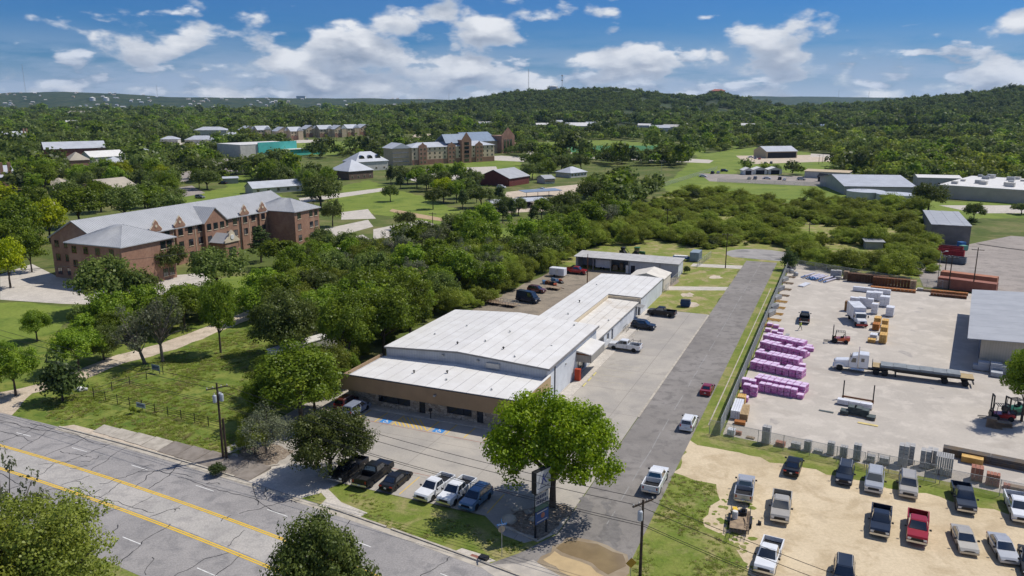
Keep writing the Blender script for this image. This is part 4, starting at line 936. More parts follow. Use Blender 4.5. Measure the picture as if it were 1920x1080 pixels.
# ---- semi truck and flatbed
def wheel(parent, x, y, r, w_=.28, rim=RIM):
    o = MB().lathe([(r * .55, -w_ / 2), (r * .93, -w_ / 2), (r, -w_ / 3), (r, w_ / 3), (r * .93, w_ / 2), (r * .55, w_ / 2)], 18).build('wheel', RUBBER, parent); o.location = (x, y, r); o.rotation_euler = (math.pi / 2 * (-1 if y > 0 else 1), 0, 0)
    MB().lathe([(r * .57, -w_ * .4), (r * .55, w_ * .35), (r * .3, w_ * .2), (r * .14, w_ * .42)], 12).build('rim', rim, o)
a, b = G(1562, 690), G(1828, 724)
syaw = math.atan2((a - b).y, (a - b).x); WHP = PAINT['white']
t = thing('semi_tractor', 'white long nose semi tractor pulling the flatbed', 'truck', Vector((a.x, a.y, .02)) + (b - a).normalized() * 3.6, syaw)
# x forward; length 7.2
me = MB().xprism([(3.5, .7), (3.55, 1.25), (3.35, 1.75), (1.2, 2.0), (1.2, .7)], -.85, .85); o = me.build('hood', WHP, t, bev=.12)
MB().bb(3.5, 3.58, -.6, .6, .85, 1.55).build('grille', CHROME, o)
o = MB().xprism([(1.25, .8), (1.25, 1.95), (.75, 2.85), (-.1, 3.05), (-.1, .8)], -1.05, 1.05).build('cab', WHP, t, bev=.06)
MB().sheet([(1.24, -.9, 2.0), (1.24, .9, 2.0), (.8, .85, 2.75), (.8, -.85, 2.75)], .03).build('windscreen', GLASS, o)
for s_ in (-1, 1):
    MB().xprism([(.95, 1.75), (.7, 2.5), (.15, 2.5), (.15, 1.75)], s_ * 1.05 - .015, s_ * 1.05 + .015).build('side_window', GLASS, o)
    MB().tube([(-.2, s_ * 1.12, .8), (-.2, s_ * 1.12, 3.9)], .075, 8).build('exhaust_stack', CHROME, t)
    MB().bb(1.1, 1.2, s_ * 1.35 - .1, s_ * 1.35 + .1, 1.8, 2.5).build('mirror', CHROME, t)
    MB().xprism([(3.5, .62), (3.4, 1.1), (2.9, 1.3), (2.1, 1.2), (1.7, .75), (1.95, .75), (2.3, 1.08), (2.8, 1.1), (3.1, .9), (3.15, .62)], s_ * .98 - .2, s_ * .98 + .2).build('fender', WHP, t)
    MB().tube([(.9, s_ * 1.05, .6), (-1.2, s_ * 1.05, .6)], .28, 12).build('fuel_tank', CHROME, t)
    MB().box(0, 0, 0, .1, .3, .2).build('headlight', LAMP, t).location = (3.45, s_ * .75, 1.0)
o = MB().bb(-1.75, -.12, -1.1, 1.1, .9, 3.25).build('sleeper', WHP, t, bev=.1)
for s_ in (-1, 1): MB().bb(-1.1, -.6, s_ * 1.1 - .012, s_ * 1.1 + .012, 2.0, 2.6).build('side_window', GLASS, o)
MB().bb(-4.6, 3.3, -.42, .42, .55, .8).build('chassis', BLACK, t); MB().bb(3.45, 3.7, -1.1, 1.1, .4, .72).build('bumper', CHROME, t)
for x in (2.6,): [wheel(t, x, s_ * .98, .52) for s_ in (-1, 1)]
for x in (-3.0, -4.3): [wheel(t, x, s_ * .9, .52, .5) for s_ in (-1, 1)]
t2 = thing('flatbed_trailer', 'long black flatbed trailer loaded with grey bundles', 'trailer', Vector((a.x, a.y, .02)) + (b - a).normalized() * 6.2, syaw)
MB().bb(-14.4, .2, -1.28, 1.28, 1.32, 1.5).build('deck', mat('deck_timber', (.42, .32, .17), c2=(.34, .25, .13), sc=1.5), t2)
for y in (-.5, .5): MB().xprism([(.2, 1.32), (.2, 1.15), (-2, 1.1), (-3.5, .8), (-10, .75), (-11, 1.0), (-14.3, 1.0), (-14.3, 1.32)], y - .08, y + .08).build('beam', BLACK, t2)
for y in (-1.3, 1.3): MB().bb(-14.4, .2, y - .03, y + .03, 1.2, 1.48).build('side_rail', BLACK, t2)
MB().bb(.2, .3, -1.2, 1.2, 1.3, 2.1).build('headboard', BLACK, t2)
for x in (-10.4, -13.3): [wheel(t2, x, s_ * .95, .5, .5, RIM) for s_ in (-1, 1)]
for y in (-.9, .9): MB().bb(-3.4, -3.2, y - .08, y + .08, .1, 1.3).build('landing_leg', BLACK, t2)
MB().bb(-14.5, -14.3, -1.2, 1.2, .55, .7).build('bumper', BLACK, t2)
for i in range(6):
    o = MB()
    for k in range(3):
        o.bb(-1.05, 1.05, -1.15 + k * .78, -1.15 + k * .78 + .74, 0, .36)
    o = o.build('board_bundle', mat('grey_boards', (.24, .265, .28), c2=(.19, .21, .225), sc=1.2)); p = t2.matrix_basis @ Vector((-1.95 - i * 1.78 * 1.08, 0, 1.51)); o.location = p; o.rotation_euler = (0, 0, syaw); o.scale = (.9, 1, 1 + .12 * (i % 2))
    tag(o, 'grey bundle of boards strapped on the flatbed trailer', 'boards', 'bundles on the flatbed')
# ---- box truck
a, b = G(1602, 615), G(1600, 632)
t = thing('box_truck', 'white box truck with red bumper parked among the wrapped stacks', 'truck', Vector((*G(1606, 604)[:2], .02)), R(-97) - R(3))
MB().bb(-3.9, 1.7, -1.22, 1.22, .95, 3.5).build('cargo_box', mat('box_white', (.66, .67, .70), r=.4), t, bev=.05)
o = MB().xprism([(3.0, .8), (3.0, 1.6), (2.6, 2.5), (1.8, 2.65), (1.8, .8)], -1.05, 1.05).build('cab', WHP, t, bev=.08)
MB().xprism([(4.3, .7), (4.3, 1.15), (4.1, 1.5), (2.95, 1.65), (2.95, .7)], -.92, .92).build('hood', WHP, t, bev=.12)
MB().sheet([(3.02, -.92, 1.66), (3.02, .92, 1.66), (2.66, .88, 2.44), (2.66, -.88, 2.44)], .03).build('windscreen', GLASS, o)
MB().bb(4.2, 4.42, -1.1, 1.1, .4, .75).build('bumper', PAINT['red'], t); MB().bb(4.28, 4.34, -.4, .4, .8, 1.25).build('grille', BLACK, t)
for s_ in (-1, 1):
    MB().bb(2.2, 2.75, s_ * 1.06 - .015, s_ * 1.06 + .015, 1.6, 2.3).build('side_window', GLASS, o); MB().bb(2.9, 3.0, s_ * 1.35 - .1, s_ * 1.35 + .1, 1.7, 2.2).build('mirror', BLACK, t)
    MB().bb(4.2, 4.32, s_ * .75 - .18, s_ * .75 + .18, .95, 1.2).build('headlight', LAMP, t)
    for x in (3.4, -2.2): wheel(t, x, s_ * .95, .45, .35)
MB().bb(-3.8, 3.6, -.4, .4, .55, .9).build('chassis', BLACK, t)
# ---- forklifts
def forklift(label, p, yaw, col, mast=3.2):
    t = thing('forklift', label, 'forklift', p, yaw)
    MB().xprism([(.9, .45), (.9, .8), (.3, .95), (-.5, 1.0), (-1.5, 1.15), (-1.75, .9), (-1.75, .5), (-1.2, .4)], -.8, .8).build('body', col, t, bev=.08)
    MB().bb(-1.85, -1.2, -.75, .75, .55, 1.2).build('counterweight', BLACK if col != PAINT['orange'] else col, t, bev=.08)
    for s_ in (-1, 1):
        MB().bb(1.05, 1.2, s_ * .45 - .08, s_ * .45 + .08, .1, mast).build('mast_rail', BLACK, t)
        MB().bb(1.25, 2.7, s_ * .4 - .07, s_ * .4 + .07, .1, .17).build('fork', BLACK, t)
        MB().tube([(.75, s_ * .65, .8), (.6, s_ * .65, 2.15), (-.9, s_ * .65, 2.15), (-1.1, s_ * .65, 1.1)], .05, 5).build('cage_post', BLACK, t)
        wheel(t, .75, s_ * .85, .48, .35); wheel(t, -1.2, s_ * .75, .38, .3)
    MB().bb(1.2, 1.28, -.6, .6, .1, 1.1).build('carriage', BLACK, t); MB().bb(1.05, 1.2, -.37, .37, mast - .2, mast).bb(1.05, 1.2, -.37, .37, 1.4, 1.55).build('crossbar', BLACK, t)
    for i in range(6): MB().bb(-.9 + i * .28, -.8 + i * .28, -.62, .62, 2.13, 2.19).build('guard_bar', BLACK, t)
    MB().xprism([(-.2, 1.0), (-.2, 1.2), (-.6, 1.2), (-.75, 1.7), (-.85, 1.7), (-.75, 1.0)], -.25, .25).build('seat', BLACK, t)
    return t
forklift('red and black forklift with tall mast facing the pink bundles', Vector((*G(1573, 642)[:2], .02)), R(158), PAINT['orange'])
forklift('dark forklift in the tree shade at the right edge', Vector((*G(1874, 786)[:2], .02)), R(165), PAINT['red'], 3.6)
forklift('green forklift tucked under the tree at the right edge', Vector((*G(1900, 775)[:2], .02)), R(190), mat('green_paint', (.03, .17, .10), r=.4), 2.6)
# ---- utility and cargo trailers
t = thing('landscaping_trailer', 'open mesh-sided landscaping trailer full of tools behind silver pickup', 'trailer', Vector((*G(1387, 983)[:2], .02)), math.atan2((G(1400, 903) - G(1392, 950)).y, (G(1400, 903) - G(1392, 950)).x) + R(2))
MB().bb(-2.1, 2.1, -1.0, 1.0, .5, .58).build('deck', PALLET, t)
for s_ in (-1, 1):
    m = MB().tube([(-2.1, s_, 1.05), (2.1, s_, 1.05)], .035, 5)
    for x in np.linspace(-2.1, 2.1, 7): m.tube([(x, s_, .5), (x, s_, 1.05)], .03, 5)
    for z in (.68, .86): m.tube([(-2.1, s_, z), (2.1, s_, z)], .02, 4)
    m.build('side_rail', BLACK, t)
    for x in (-.4, .4): wheel(t, x, s_ * 1.12, .32, .2)
    MB().bb(-.85, .85, s_ * 1.12 - .13, s_ * 1.12 + .13, .66, .7).build('fender', BLACK, t)
m = MB()
for y in np.linspace(-.95, .95, 6): m.tube([(-2.1, y, .55), (-3.2, y, .75)], .03, 4)
for k in range(6): m.tube([(-2.1 - k * .22, -.95, .55 + k * .04), (-2.1 - k * .22, .95, .55 + k * .04)], .025, 4)
m.build('ramp_gate', BLACK, t); MB().tube([(2.1, -.7, .5), (3.3, 0, .5), (2.1, .7, .5)], .05, 5).build('drawbar', BLACK, t)
TL = t.matrix_basis
def load(name, lab, cat, m, x, y, z, yaw=0.0, mt=BLACK):
    o = m.build(name, mt); o.matrix_basis = TL @ Matrix.Translation((x, y, z)) @ Matrix.Rotation(yaw, 4, 'Z'); return tag(o, lab, cat)
load('drum', 'white drum lying on the landscaping trailer deck', 'drum', MB().lathe([(.28, 0), (.3, .05), (.3, .8), (.28, .85)], 12), .0, .55, .6, 0, WHT)
load('mower', 'small dark mower standing at the front of the landscaping trailer', 'mower', MB().box(0, 0, .1, .9, .7, .3).box(-.1, 0, .4, .4, .4, .35).tube([(.4, 0, .4), (.9, 0, 1.0)], .03, 5).lathe([(.2, 0), (.2, .1)], 10, -.4, .4).lathe([(.2, 0), (.2, .1)], 10, .4, .4), 1.2, -.3, .6)
load('tool_box', 'yellow and grey tool box on the landscaping trailer', 'box', MB().box(0, 0, 0, .7, .45, .4).box(0, 0, .4, .74, .48, .08), 1.3, .6, .6, .2, YEL)
load('blower', 'small dark engine tool lying on the ground by the trailer', 'tool', MB().box(0, 0, .05, .4, .35, .3).lathe([(.16, .3), (.1, .42)], 10).tube([(.2, 0, .2), (.8, .1, .1)], .05, 6), .6, -2.0, -.05)
for i in range(3): load('plank', 'dark plank leaning along the trailer side rail', 'plank', MB().box(0, 0, 0, 1.6, .2, .05), -.9 + .25 * i, -.6, .6 + .05 * i, .1 * i, PALLET)['group'] = 'planks on the trailer'
t = thing('enclosed_trailer', 'small white enclosed trailer in the rear yard', 'trailer', ST.W(-.6, 95.5), -R(23) - R(3))
MB().bb(-2.1, 2.0, -1.05, 1.05, .45, 2.35).build('body', WRAP, t, bev=.08); MB().bb(-.3, .5, -1.075, -1.05, .6, 2.1).build('side_door', WHT, t)
for s_ in (-1, 1): wheel(t, -.6, s_ * 1.0, .33, .2)
MB().tube([(2.0, -.6, .45), (3.2, 0, .45), (2.0, .6, .45)], .05, 5).build('drawbar', STEEL, t)
for i, (pa, pb, lab, mt) in enumerate(((-.2, 62.5, 'aluminium railed utility trailer in front of the blue van', STEEL), (-4.0, 63.0, 'dark steel utility trailer against the hedge behind the railed one', RUST), (3.2, 81.5, 'rusty flat trailer frame between the maroon car and the junk', RUST), (7, 116, 'long low black flatbed trailer behind the storage shed', BLACK))):
    t = thing('utility_trailer', lab, 'trailer', ST.W(pa, pb), -R(23) - R(8)); L = 5.5 if i == 3 else 3.6
    MB().bb(-L / 2, L / 2, -.95, .95, .5, .6).build('deck', PALLET if i != 3 else BLACK, t)
    if i < 2:
        for s_ in (-1, 1):
            m = MB().tube([(-L / 2, s_ * .95, 1.25), (L / 2, s_ * .95, 1.25)], .04, 5).tube([(-L / 2, s_ * .95, .9), (L / 2, s_ * .95, .9)], .03, 5)
            for x in np.linspace(-L / 2, L / 2, 6): m.tube([(x, s_ * .95, .55), (x, s_ * .95, 1.25)], .035, 5)
            m.build('side_rail', mt, t)
    for s_ in (-1, 1): wheel(t, -.3, s_ * 1.05, .32, .2); wheel(t, .45, s_ * 1.05, .32, .2)
    MB().tube([(L / 2, -.6, .5), (L / 2 + 1.2, 0, .5), (L / 2, .6, .5)], .05, 5).build('drawbar', mt, t)
# scrap by the hedge
rr = random.Random(5)
for i in range(9):
    o = MB().xprism([(-.6, 0), (.6, 0), (.7, .4), (.2, .8), (-.5, .6)], -.4, .4).tube([(-.9, 0, .2), (.8, .2, .9)], .05, 5).build('scrap_machine', (PAINT['blue'], PAINT['orange'], BLACK, RUST)[i % 4], bev=.05)
    o.location = ST.W(rr.uniform(-1, 3), rr.uniform(85, 90), .02); o.rotation_euler = (0, 0, rr.uniform(0, 6)); o.scale = (1, 1, rr.uniform(.7, 1.3)); tag(o, 'small scrapped machine in the junk heap beside the hedge', 'scrap', 'scrap machines by the hedge')
# tractor, loader, blue wreck, container behind the shed
def tractor(p, yaw, lab, colr):
    t = thing('tractor', lab, 'tractor', p, yaw)
    MB().xprism([(2.1, .9), (2.1, 1.45), (1.9, 1.6), (.5, 1.75), (.5, .9)], -.4, .4).build('hood', colr, t, bev=.08)
    c_ = MB().bb(-1.0, .5, -.75, .75, 1.1, 1.5).build('cab_base', colr, t); MB().bb(-.95, .45, -.7, .7, 1.5, 2.6).build('cab_glass', GLASS, t); MB().bb(-1.1, .6, -.85, .85, 2.6, 2.8).build('cab_roof', colr, t, bev=.06)
    for s_ in (-1, 1): wheel(t, -.7, s_ * 1.0, .85, .5, mat('hub_yellow', (.60, .45, .04))); wheel(t, 1.5, s_ * .85, .55, .35, MATS['hub_yellow'])
tractor(ST.W(11.8, 129.5, .02), -R(23) + R(4), 'green and yellow farm tractor behind the storage shed', mat('tractor_green', (.02, .11, .025), r=.4))
t = thing('skid_loader', 'black compact loader beside the green tractor', 'loader', ST.W(7.3, 130.0, .02), -R(23) - R(12))
MB().xprism([(-1, .4), (-1, 1.3), (-.3, 1.5), (.6, 2.3), (-.3, 2.5), (-.6, 2.4), (.9, .9), (1, .4)], -.7, .7).build('body', BLACK, t, bev=.05)
for s_ in (-1, 1):
    MB().tube([(-.9, s_ * .8, 1.4), (.6, s_ * .8, 1.9), (1.7, s_ * .8, .6)], .1, 5).build('arm', BLACK, t); [wheel(t, x, s_ * .85, .42, .3) for x in (-.6, .6)]
MB().xprism([(1.6, .1), (2.4, .1), (2.3, .2), (1.75, .3), (1.7, .9), (1.6, .9)], -.9, .9).build('bucket', STEEL, t)
o = MB().tube([(-1.8, 0, .35), (1.8, 0, .35)], .3, 12).tube([(-1.82, 0, .35), (-1.78, 0, .35)], .24, 12).build('culvert_pipe', WRAP); o.location = ST.W(23.5, 122.5, .02); o.rotation_euler = (0, 0, R(40)); tag(o, 'white culvert pipe lying on the rear lawn', 'pipe')
t = thing('boat', 'blue and white covered boat on the rear lawn', 'boat', ST.W(24.5, 129, .1), -R(23) + R(10))
MB().prism([(-2.4, -.9), (1.2, -.9), (2.6, 0), (1.2, .9), (-2.4, .9)], .4, 1.1).build('hull', mat('boat_blue', (.05, .12, .30), r=.4), t, bev=.1); MB().prism([(-2.0, -.75), (1.1, -.75), (2.0, 0), (1.1, .75), (-2.0, .75)], 1.1, 1.35).build('cover', WHT, t)
t = thing('dark_trailer_load', 'dark tarped load beside the covered boat', 'load', ST.W(22.2, 126.2, .02), R(20)); MB().xprism([(-1, 0), (1, 0), (.8, .7), (.2, 1.0), (-.7, .8)], -.6, .6).build('tarp', BLACK, t, bev=.1); MB().bb(-1.1, 1.1, -.65, .65, 0, .12).build('base', PALLET, t)
def container(lab, p, yaw, L, m, h=2.6, w_=2.44, name='shipping_container'):
    t = thing(name, lab, 'container', p, yaw); b_ = MB()
    n = int(L / .28); prof = []
    for s_ in (-1, 1):
        for i in range(n):
            x0 = -L / 2 + i * L / n; b_.bb(x0, x0 + L / n * .55, s_ * w_ / 2 - .03, s_ * w_ / 2 + .03, .15, h - .12)
    b_.bb(-L / 2, L / 2, -w_ / 2 + .03, w_ / 2 - .03, .1, h - .03); b_.build('body', m, t)
    MB().bb(-L / 2 - .03, L / 2 + .03, -w_ / 2 - .04, w_ / 2 + .04, h - .03, h + .02).build('roof', m, t)
    f = MB()
    for x in (-L / 2, L / 2):
        for y in (-w_ / 2, w_ / 2): f.bb(x - .06, x + .06, y - .06, y + .06, 0, h - .03)
    f.build('corner_post', m, t)
    for s_ in (-1, 1): MB().bb(-L / 2 - .06, -L / 2 - .0, s_ * .58 - .55, s_ * .58 + .55, .2, h - .2).build('door', m, t); MB().tube([(-L / 2 - .09, s_ * .3, .2), (-L / 2 - .09, s_ * .3, h - .2)], .025, 5).build('lock_rod', STEEL, t)
    return t
container('small blue grey container at the end of the rear lawn', ST.W(28.2, 131, .02), R(67), 5.2, mat('container_blue', (.25, .31, .35), c2=(.2, .25, .29), sc=.8))
container('front faded red container of the pair beyond the yard fence', Vector((*G(1812, 545)[:2], .02)), math.atan2((G(1870, 551) - G(1762, 537)).y, (G(1870, 551) - G(1762, 537)).x), 12.2, mat('container_red', (.31, .125, .085), c2=(.25, .10, .07), sc=.7))
container('rear faded red container of the pair beyond the yard fence', Vector((*G(1815, 533)[:2], .02)), math.atan2((G(1870, 551) - G(1762, 537)).y, (G(1870, 551) - G(1762, 537)).x), 12.2, mat('container_orange', (.40, .17, .10), c2=(.33, .14, .08), sc=.7))
def skip(lab, p, yaw, L, w_, h, m):
    t = thing('roll_off_skip', lab, 'skip', p, yaw); b_ = MB()
    for s_ in (-1, 1):
        b_.bb(-L / 2, L / 2, s_ * w_ / 2 - .05, s_ * w_ / 2 + .05, .2, h); b_.bb(s_ * L / 2 - .05, s_ * L / 2 + .05, -w_ / 2 + .05, w_ / 2 - .05, .2, h)
        for x in np.linspace(-L / 2 + .3, L / 2 - .3, 9): b_.bb(x - .06, x + .06, s_ * (w_ / 2 + .05), s_ * (w_ / 2 + .14), .2, h) if s_ > 0 else b_.bb(x - .06, x + .06, -w_ / 2 - .14, -w_ / 2 - .05, .2, h)
    b_.build('shell', m, t); MB().bb(-L / 2, L / 2, -w_ / 2, w_ / 2, .1, .2).build('floor', BLACK, t)
    for s_ in (-1, 1): MB().bb(-L / 2 - .05, L / 2 + .05, s_ * w_ / 2 - .1, s_ * w_ / 2 + .1, h, h + .12).build('rim', m, t)
syw = math.atan2((G(1806, 497) - G(1758, 492)).y, (G(1806, 497) - G(1758, 492)).x)
skip('grey blue roll-off skip nearest the paired containers', Vector((*G(1783, 493)[:2], .02)), syw, 7.2, 2.4, 1.7, mat('skip_grey', (.16, .185, .21), c2=(.12, .14, .16), sc=1))
skip('red roll-off skip between the grey skip and the metal shed', Vector((*G(1782, 481)[:2], .02)), syw, 6.8, 2.4, 1.9, mat('skip_red', (.30, .02, .03), c2=(.22, .02, .025), sc=1))
skip('second red roll-off skip nearest the metal shed', Vector((*G(1782, 473)[:2], .02)), syw, 6.4, 2.2, 1.7, mat('skip_red2', (.24, .03, .035), c2=(.18, .02, .025), sc=1))
for x, y, lab, c_ in ((1802, 463, 'blue tipped bin at the corner of the metal shed', (.03, .14, .38)), (1806, 470, 'green box bin beside the blue bin', (.12, .30, .22))):
    t = thing('refuse_bin', lab, 'bin', Vector((*G(x, y)[:2], .02)), R(20)); mm = mat('bin_' + lab[:4], c_); MB().xprism([(-1, .1), (1, .1), (1.15, 1.3), (.9, 1.6), (-1, 1.4)], -.8, .8).build('body', mm, t, bev=.06); MB().bb(-1.05, 1.0, -.85, .85, 1.5, 1.58).build('lid', mm, t)
t = thing('dumpster', 'blue steel dumpster standing on the rear lawn', 'dumpster', ST.W(35.6, 77.6, .02), -R(23) + R(5)); mm = mat('dumpster_blue', (.035, .07, .16), c2=(.03, .055, .12), sc=1)
MB().yprism([(-.9, .15), (.9, .15), (1.0, 1.35), (-1.0, 1.6)], -1.0, 1.0).build('body', mm, t, bev=.04)
for x in (-.5, .5): MB().sheet([(x - .47, -1.02, 1.62), (x + .47, -1.02, 1.62), (x + .47, 1.02, 1.37), (x - .47, 1.02, 1.37)], .05).build('lid', BLACK, t)
for s_ in (-1, 1): MB().bb(s_ * 1.08 - .06, s_ * 1.08 + .06, -.7, .7, .7, .85).build('lift_pocket', mm, t)
# ================================================================= LUMBER YARD STACKS
def jig(mb, nx, ny, nz, w_, d, h, gap=.03, rr=random):
    for i in range(nx):
        for j in range(ny):
            for k_ in range(nz):
                mb.bb(-w_ / 2 + i * w_ / nx + gap / 2, -w_ / 2 + (i + 1) * w_ / nx - gap / 2, -d / 2 + j * d / ny + gap / 2, -d / 2 + (j + 1) * d / ny - gap / 2, k_ * h / nz + (gap / 2 if k_ else 0), (k_ + 1) * h / nz - gap / 2)
    return mb
def pinkmesh(i):
    m = MB(); m.cur = 0
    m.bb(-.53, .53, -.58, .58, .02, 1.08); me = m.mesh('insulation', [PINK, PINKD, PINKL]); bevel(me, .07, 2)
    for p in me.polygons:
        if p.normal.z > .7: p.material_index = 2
    b_ = MB(); rr = random.Random(i)
    for f in range(2):
        for _ in range(3):
            z = rr.uniform(.15, .8); x = rr.uniform(-.4, .2); b_.bb(x, x + rr.uniform(.12, .3), -.588, -.579, z, z + rr.uniform(.08, .26)); b_.bb(.531, .54, x, x + .25, z, z + rr.uniform(.1, .25))
    return me, b_.mesh('print', PINKD)
PK = [pinkmesh(i) for i in range(4)]
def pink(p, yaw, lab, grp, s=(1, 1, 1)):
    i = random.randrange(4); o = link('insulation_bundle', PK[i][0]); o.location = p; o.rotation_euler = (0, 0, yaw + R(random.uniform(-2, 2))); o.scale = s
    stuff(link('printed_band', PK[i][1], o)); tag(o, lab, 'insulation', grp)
rows = [((1429, 641), (1515, 659), 8, 1, (2,) * 7 + (1,), 'in the row farthest from the camera'), ((1423, 654), (1509, 673), 8, 1, (2,) * 8, 'in the second long row from the far end'), ((1414, 673), (1496, 690), 8, 1, (2,) * 8, 'in the middle long row'),
        ((1405, 692), (1503, 712), 8, 1, (2,) * 8, 'in the second long row from the near end'), ((1413, 722), (1508, 742), 8, 1, (2,) * 8, 'in the back line of the nearest row'), ((1421, 734), (1505, 750), 7, 1, (2,) * 6 + (1,), 'in the front line of the nearest row')]
PH = .69
for p0, p1, n, dpt, hs, lab in rows:
    a, b = G(*p0), G(*p1); d = (b - a).normalized(); q = Vector((-d.y, d.x, 0)); yaw = math.atan2(d.y, d.x)
    for j in range(1 if 'front' in lab else 2):
        for i in range(n):
            for k_ in range(hs[i] if random.random() > .1 or not j else 1):
                p = a + d * (i + .5) * ((b - a).length / n); p = p + q * (.62 + 1.2 * j + random.uniform(-.06, .06)); p.z = .02 + k_ * PH
                pink(p, yaw, 'pink wrapped insulation bundle ' + lab, 'pink insulation ' + lab, ((b - a).length / n * random.uniform(.9, .95) / 1.06, 1, .62 * random.uniform(.95, 1.03)))
for x, y, n in ((1400, 738, 2), (1413, 742, 2), (1397, 727, 2), (1410, 730, 2), (1396, 752, 1)): [pink(G(x, y) + Vector((0, 0, .02 + .8 * k_)), -R(26), 'pink insulation bundle in the block against the road fence', 'pink bundles against the road fence', (1, 1, .72)) for k_ in range(n)]
for x, y, n in ((1440, 622, 1), (1452, 626, 1), (1462, 630, 1), (1443, 612, 1), (1455, 615, 1), (1464, 622, 1), (1445, 632, 1), (1458, 637, 1)): [pink(G(x, y) + Vector((0, 0, .02 + 1.0 * k_)), -R(26), 'pink insulation bundle in the low loose group by the pallets', 'loose pink bundles by the pallets', (1, .9, .62)) for k_ in range(n)]
for x, y, lab in ((1520, 658, 'single pink bundle beyond the farthest row'), (1504, 689, 'single pink bundle at the end of the middle row')): pink(G(x, y) + Vector((0, 0, .02)), -R(26), lab, None, (1, 1, .6))
def box_stack(name, lab, cat, p, yaw, w_, d, h, n, m, grp=None, pallet=True, gap=.04):
    o = MB(); jig(o, *n, w_, d, h, gap); o = o.build(name, m); o.location = Vector(p) + Vector((0, 0, .16 if pallet else 0.02)); o.rotation_euler = (0, 0, yaw); tag(o, lab, cat, grp)
    if pallet:
        q = MB()
        for y in (-.42, 0, .42): q.bb(-w_ / 2, w_ / 2, y * d - .05, y * d + .05, -.14, -.06)
        for x in np.linspace(-w_ / 2 + .06, w_ / 2 - .06, 5): q.bb(x - .05, x + .05, -d / 2, d / 2, -.06, -.01)
        q.build('pallet', PALLET, o)
    return o
YY = -R(30.5)
# white wrapped stacks
for i, (x, y, w_, d, h, lab) in enumerate([(1602, 574, 2.3, 1.3, 2.6, 'white wrapped pack at the left of the wrapped stacks, behind box truck'), (1617, 575, 2.3, 1.3, 2.7, 'white wrapped pack second from the left behind box truck'), (1629, 577, 1.9, 1.3, 2.7, 'white wrapped pack right behind the box truck'), (1639, 588, 1.5, 1.5, 2.9, 'tall white wrapped pack right of the box truck'),
        (1632, 562, 2.2, 2.0, 2.4, 'white wrapped pack in the back row, left of three'), (1645, 563, 2.2, 2.0, 2.5, 'white wrapped pack in the back row, middle of three'), (1658, 574, 2.3, 2.0, 3.0, 'tall white wrapped pack in the back row, right of three'), (1668, 592, 1.8, 2.2, 2.6, 'white wrapped pack at the right end of the wrapped stacks'), (1597, 592, 2.2, 1.2, .9, 'low white pack left of the box truck')]):
    box_stack('wrapped_pack', lab, 'pack', G(x, y), YY, w_ * .85, d, h * .72, (2 if w_ > 2 else 1, 1, 3 if h > 2 else 1), WRAP)
box_stack('wrapped_pack', 'long white wrapped lift behind the other wrapped packs', 'pack', G(1634, 549), YY, 8.2, 1.0, 1.0, (3, 1, 1), WRAP)
box_stack('lumber_lift', 'mixed brown lumber pile beside the left wrapped pack', 'lumber', G(1591, 583), YY, 1.7, 1.2, 2.0, (1, 1, 6), mat('mixed_lumber', (.30, .16, .06), c2=(.10, .055, .03), sc=1.4))
for i, (x, y, w_, d, h, m, lab) in enumerate([(1645, 607, 1.4, 2.4, 1.6, LUMBER, 'orange lumber lift behind the white covered one'), (1642, 618, 1.4, 2.2, 1.5, mat('orange_sheet', (.48, .20, .05), c2=(.36, .13, .03), sc=1), 'dark orange sheet stack left of the golden lumber'), (1638, 634, 1.4, 2.0, .9, WRAP, 'white covered lumber lift in front of the orange stacks'), (1634, 642, 1.5, 1.5, .7, LUMBER, 'low golden lumber lift nearest the semi tractor'),
        (1659, 612, 1.3, 2.2, 1.6, LUMBER, 'golden lumber lift, farthest of the right hand file'), (1657, 626, 1.4, 2.4, 1.8, LUMBER, 'golden lumber lift, middle of the right hand file'), (1655, 642, 1.4, 2.6, 2.0, LUMBER, 'tall golden lumber lift, nearest of the right hand file')]):
    box_stack('lumber_lift', lab, 'lumber', G(x, y), YY, w_ * .9, d * .9, h * .8, (3, 1, 5), m)
# rusty mesh stacks, pipes, pallets at the back
mm = mat('rebar_mesh_side', (.12, .058, .03), c2=(.075, .04, .024), sc=2.5)
for x, y, L, m, lab in ((1626, 530, 9.3, mm, 'dark rusty stack of reinforcing mesh at the back fence'), (1676, 538, 9.6, RUST, 'bright rusty stack of reinforcing mesh at the back fence')):
    box_stack('mesh_stack', lab, 'steel mesh', G(x, y), YY + R(4), L, 1.6, 2.0, (14, 1, 8), m, gap=.05)
for x, y, L, lab in ((1674, 545, 9.8, 'low rusty mesh sheet stack in front of the tall one'), (1780, 551, 7.6, 'low rusty mesh stack by the yard building'), (1778, 557, 7.4, 'flat rusty sheets in front of the low mesh stack')):
    box_stack('mesh_stack', lab, 'steel mesh', G(x, y), YY + R(3), L, 1.3, .5, (12, 1, 3), RUSTO if '557' not in str(y) else RUST, gap=.05)
for c_ in range(2):
    for i in range(9 if c_ == 0 else 11):
        r0 = i // 2; x0, y0 = (1512 + i * 3.0 + c_ * 15, 518 + i * .7 + c_ * 3)
        a = G(x0, y0); t = thing('drain_pipe', 'white drain pipe with blue ends in the back corner heap', 'pipe', (a.x, a.y, .17 + .28 * (i % 3)), YY + R(72), 'white drain pipes in the back corner')
        MB().tube([(-2.6, 0, 0), (2.6, 0, 0)], .16, 10).build('pipe', mat('pipe_white', (.62, .60, .72), r=.4), t); MB().tube([(-2.64, 0, 0), (-2.45, 0, 0)], .175, 10).build('end_band', BLUEP, t)
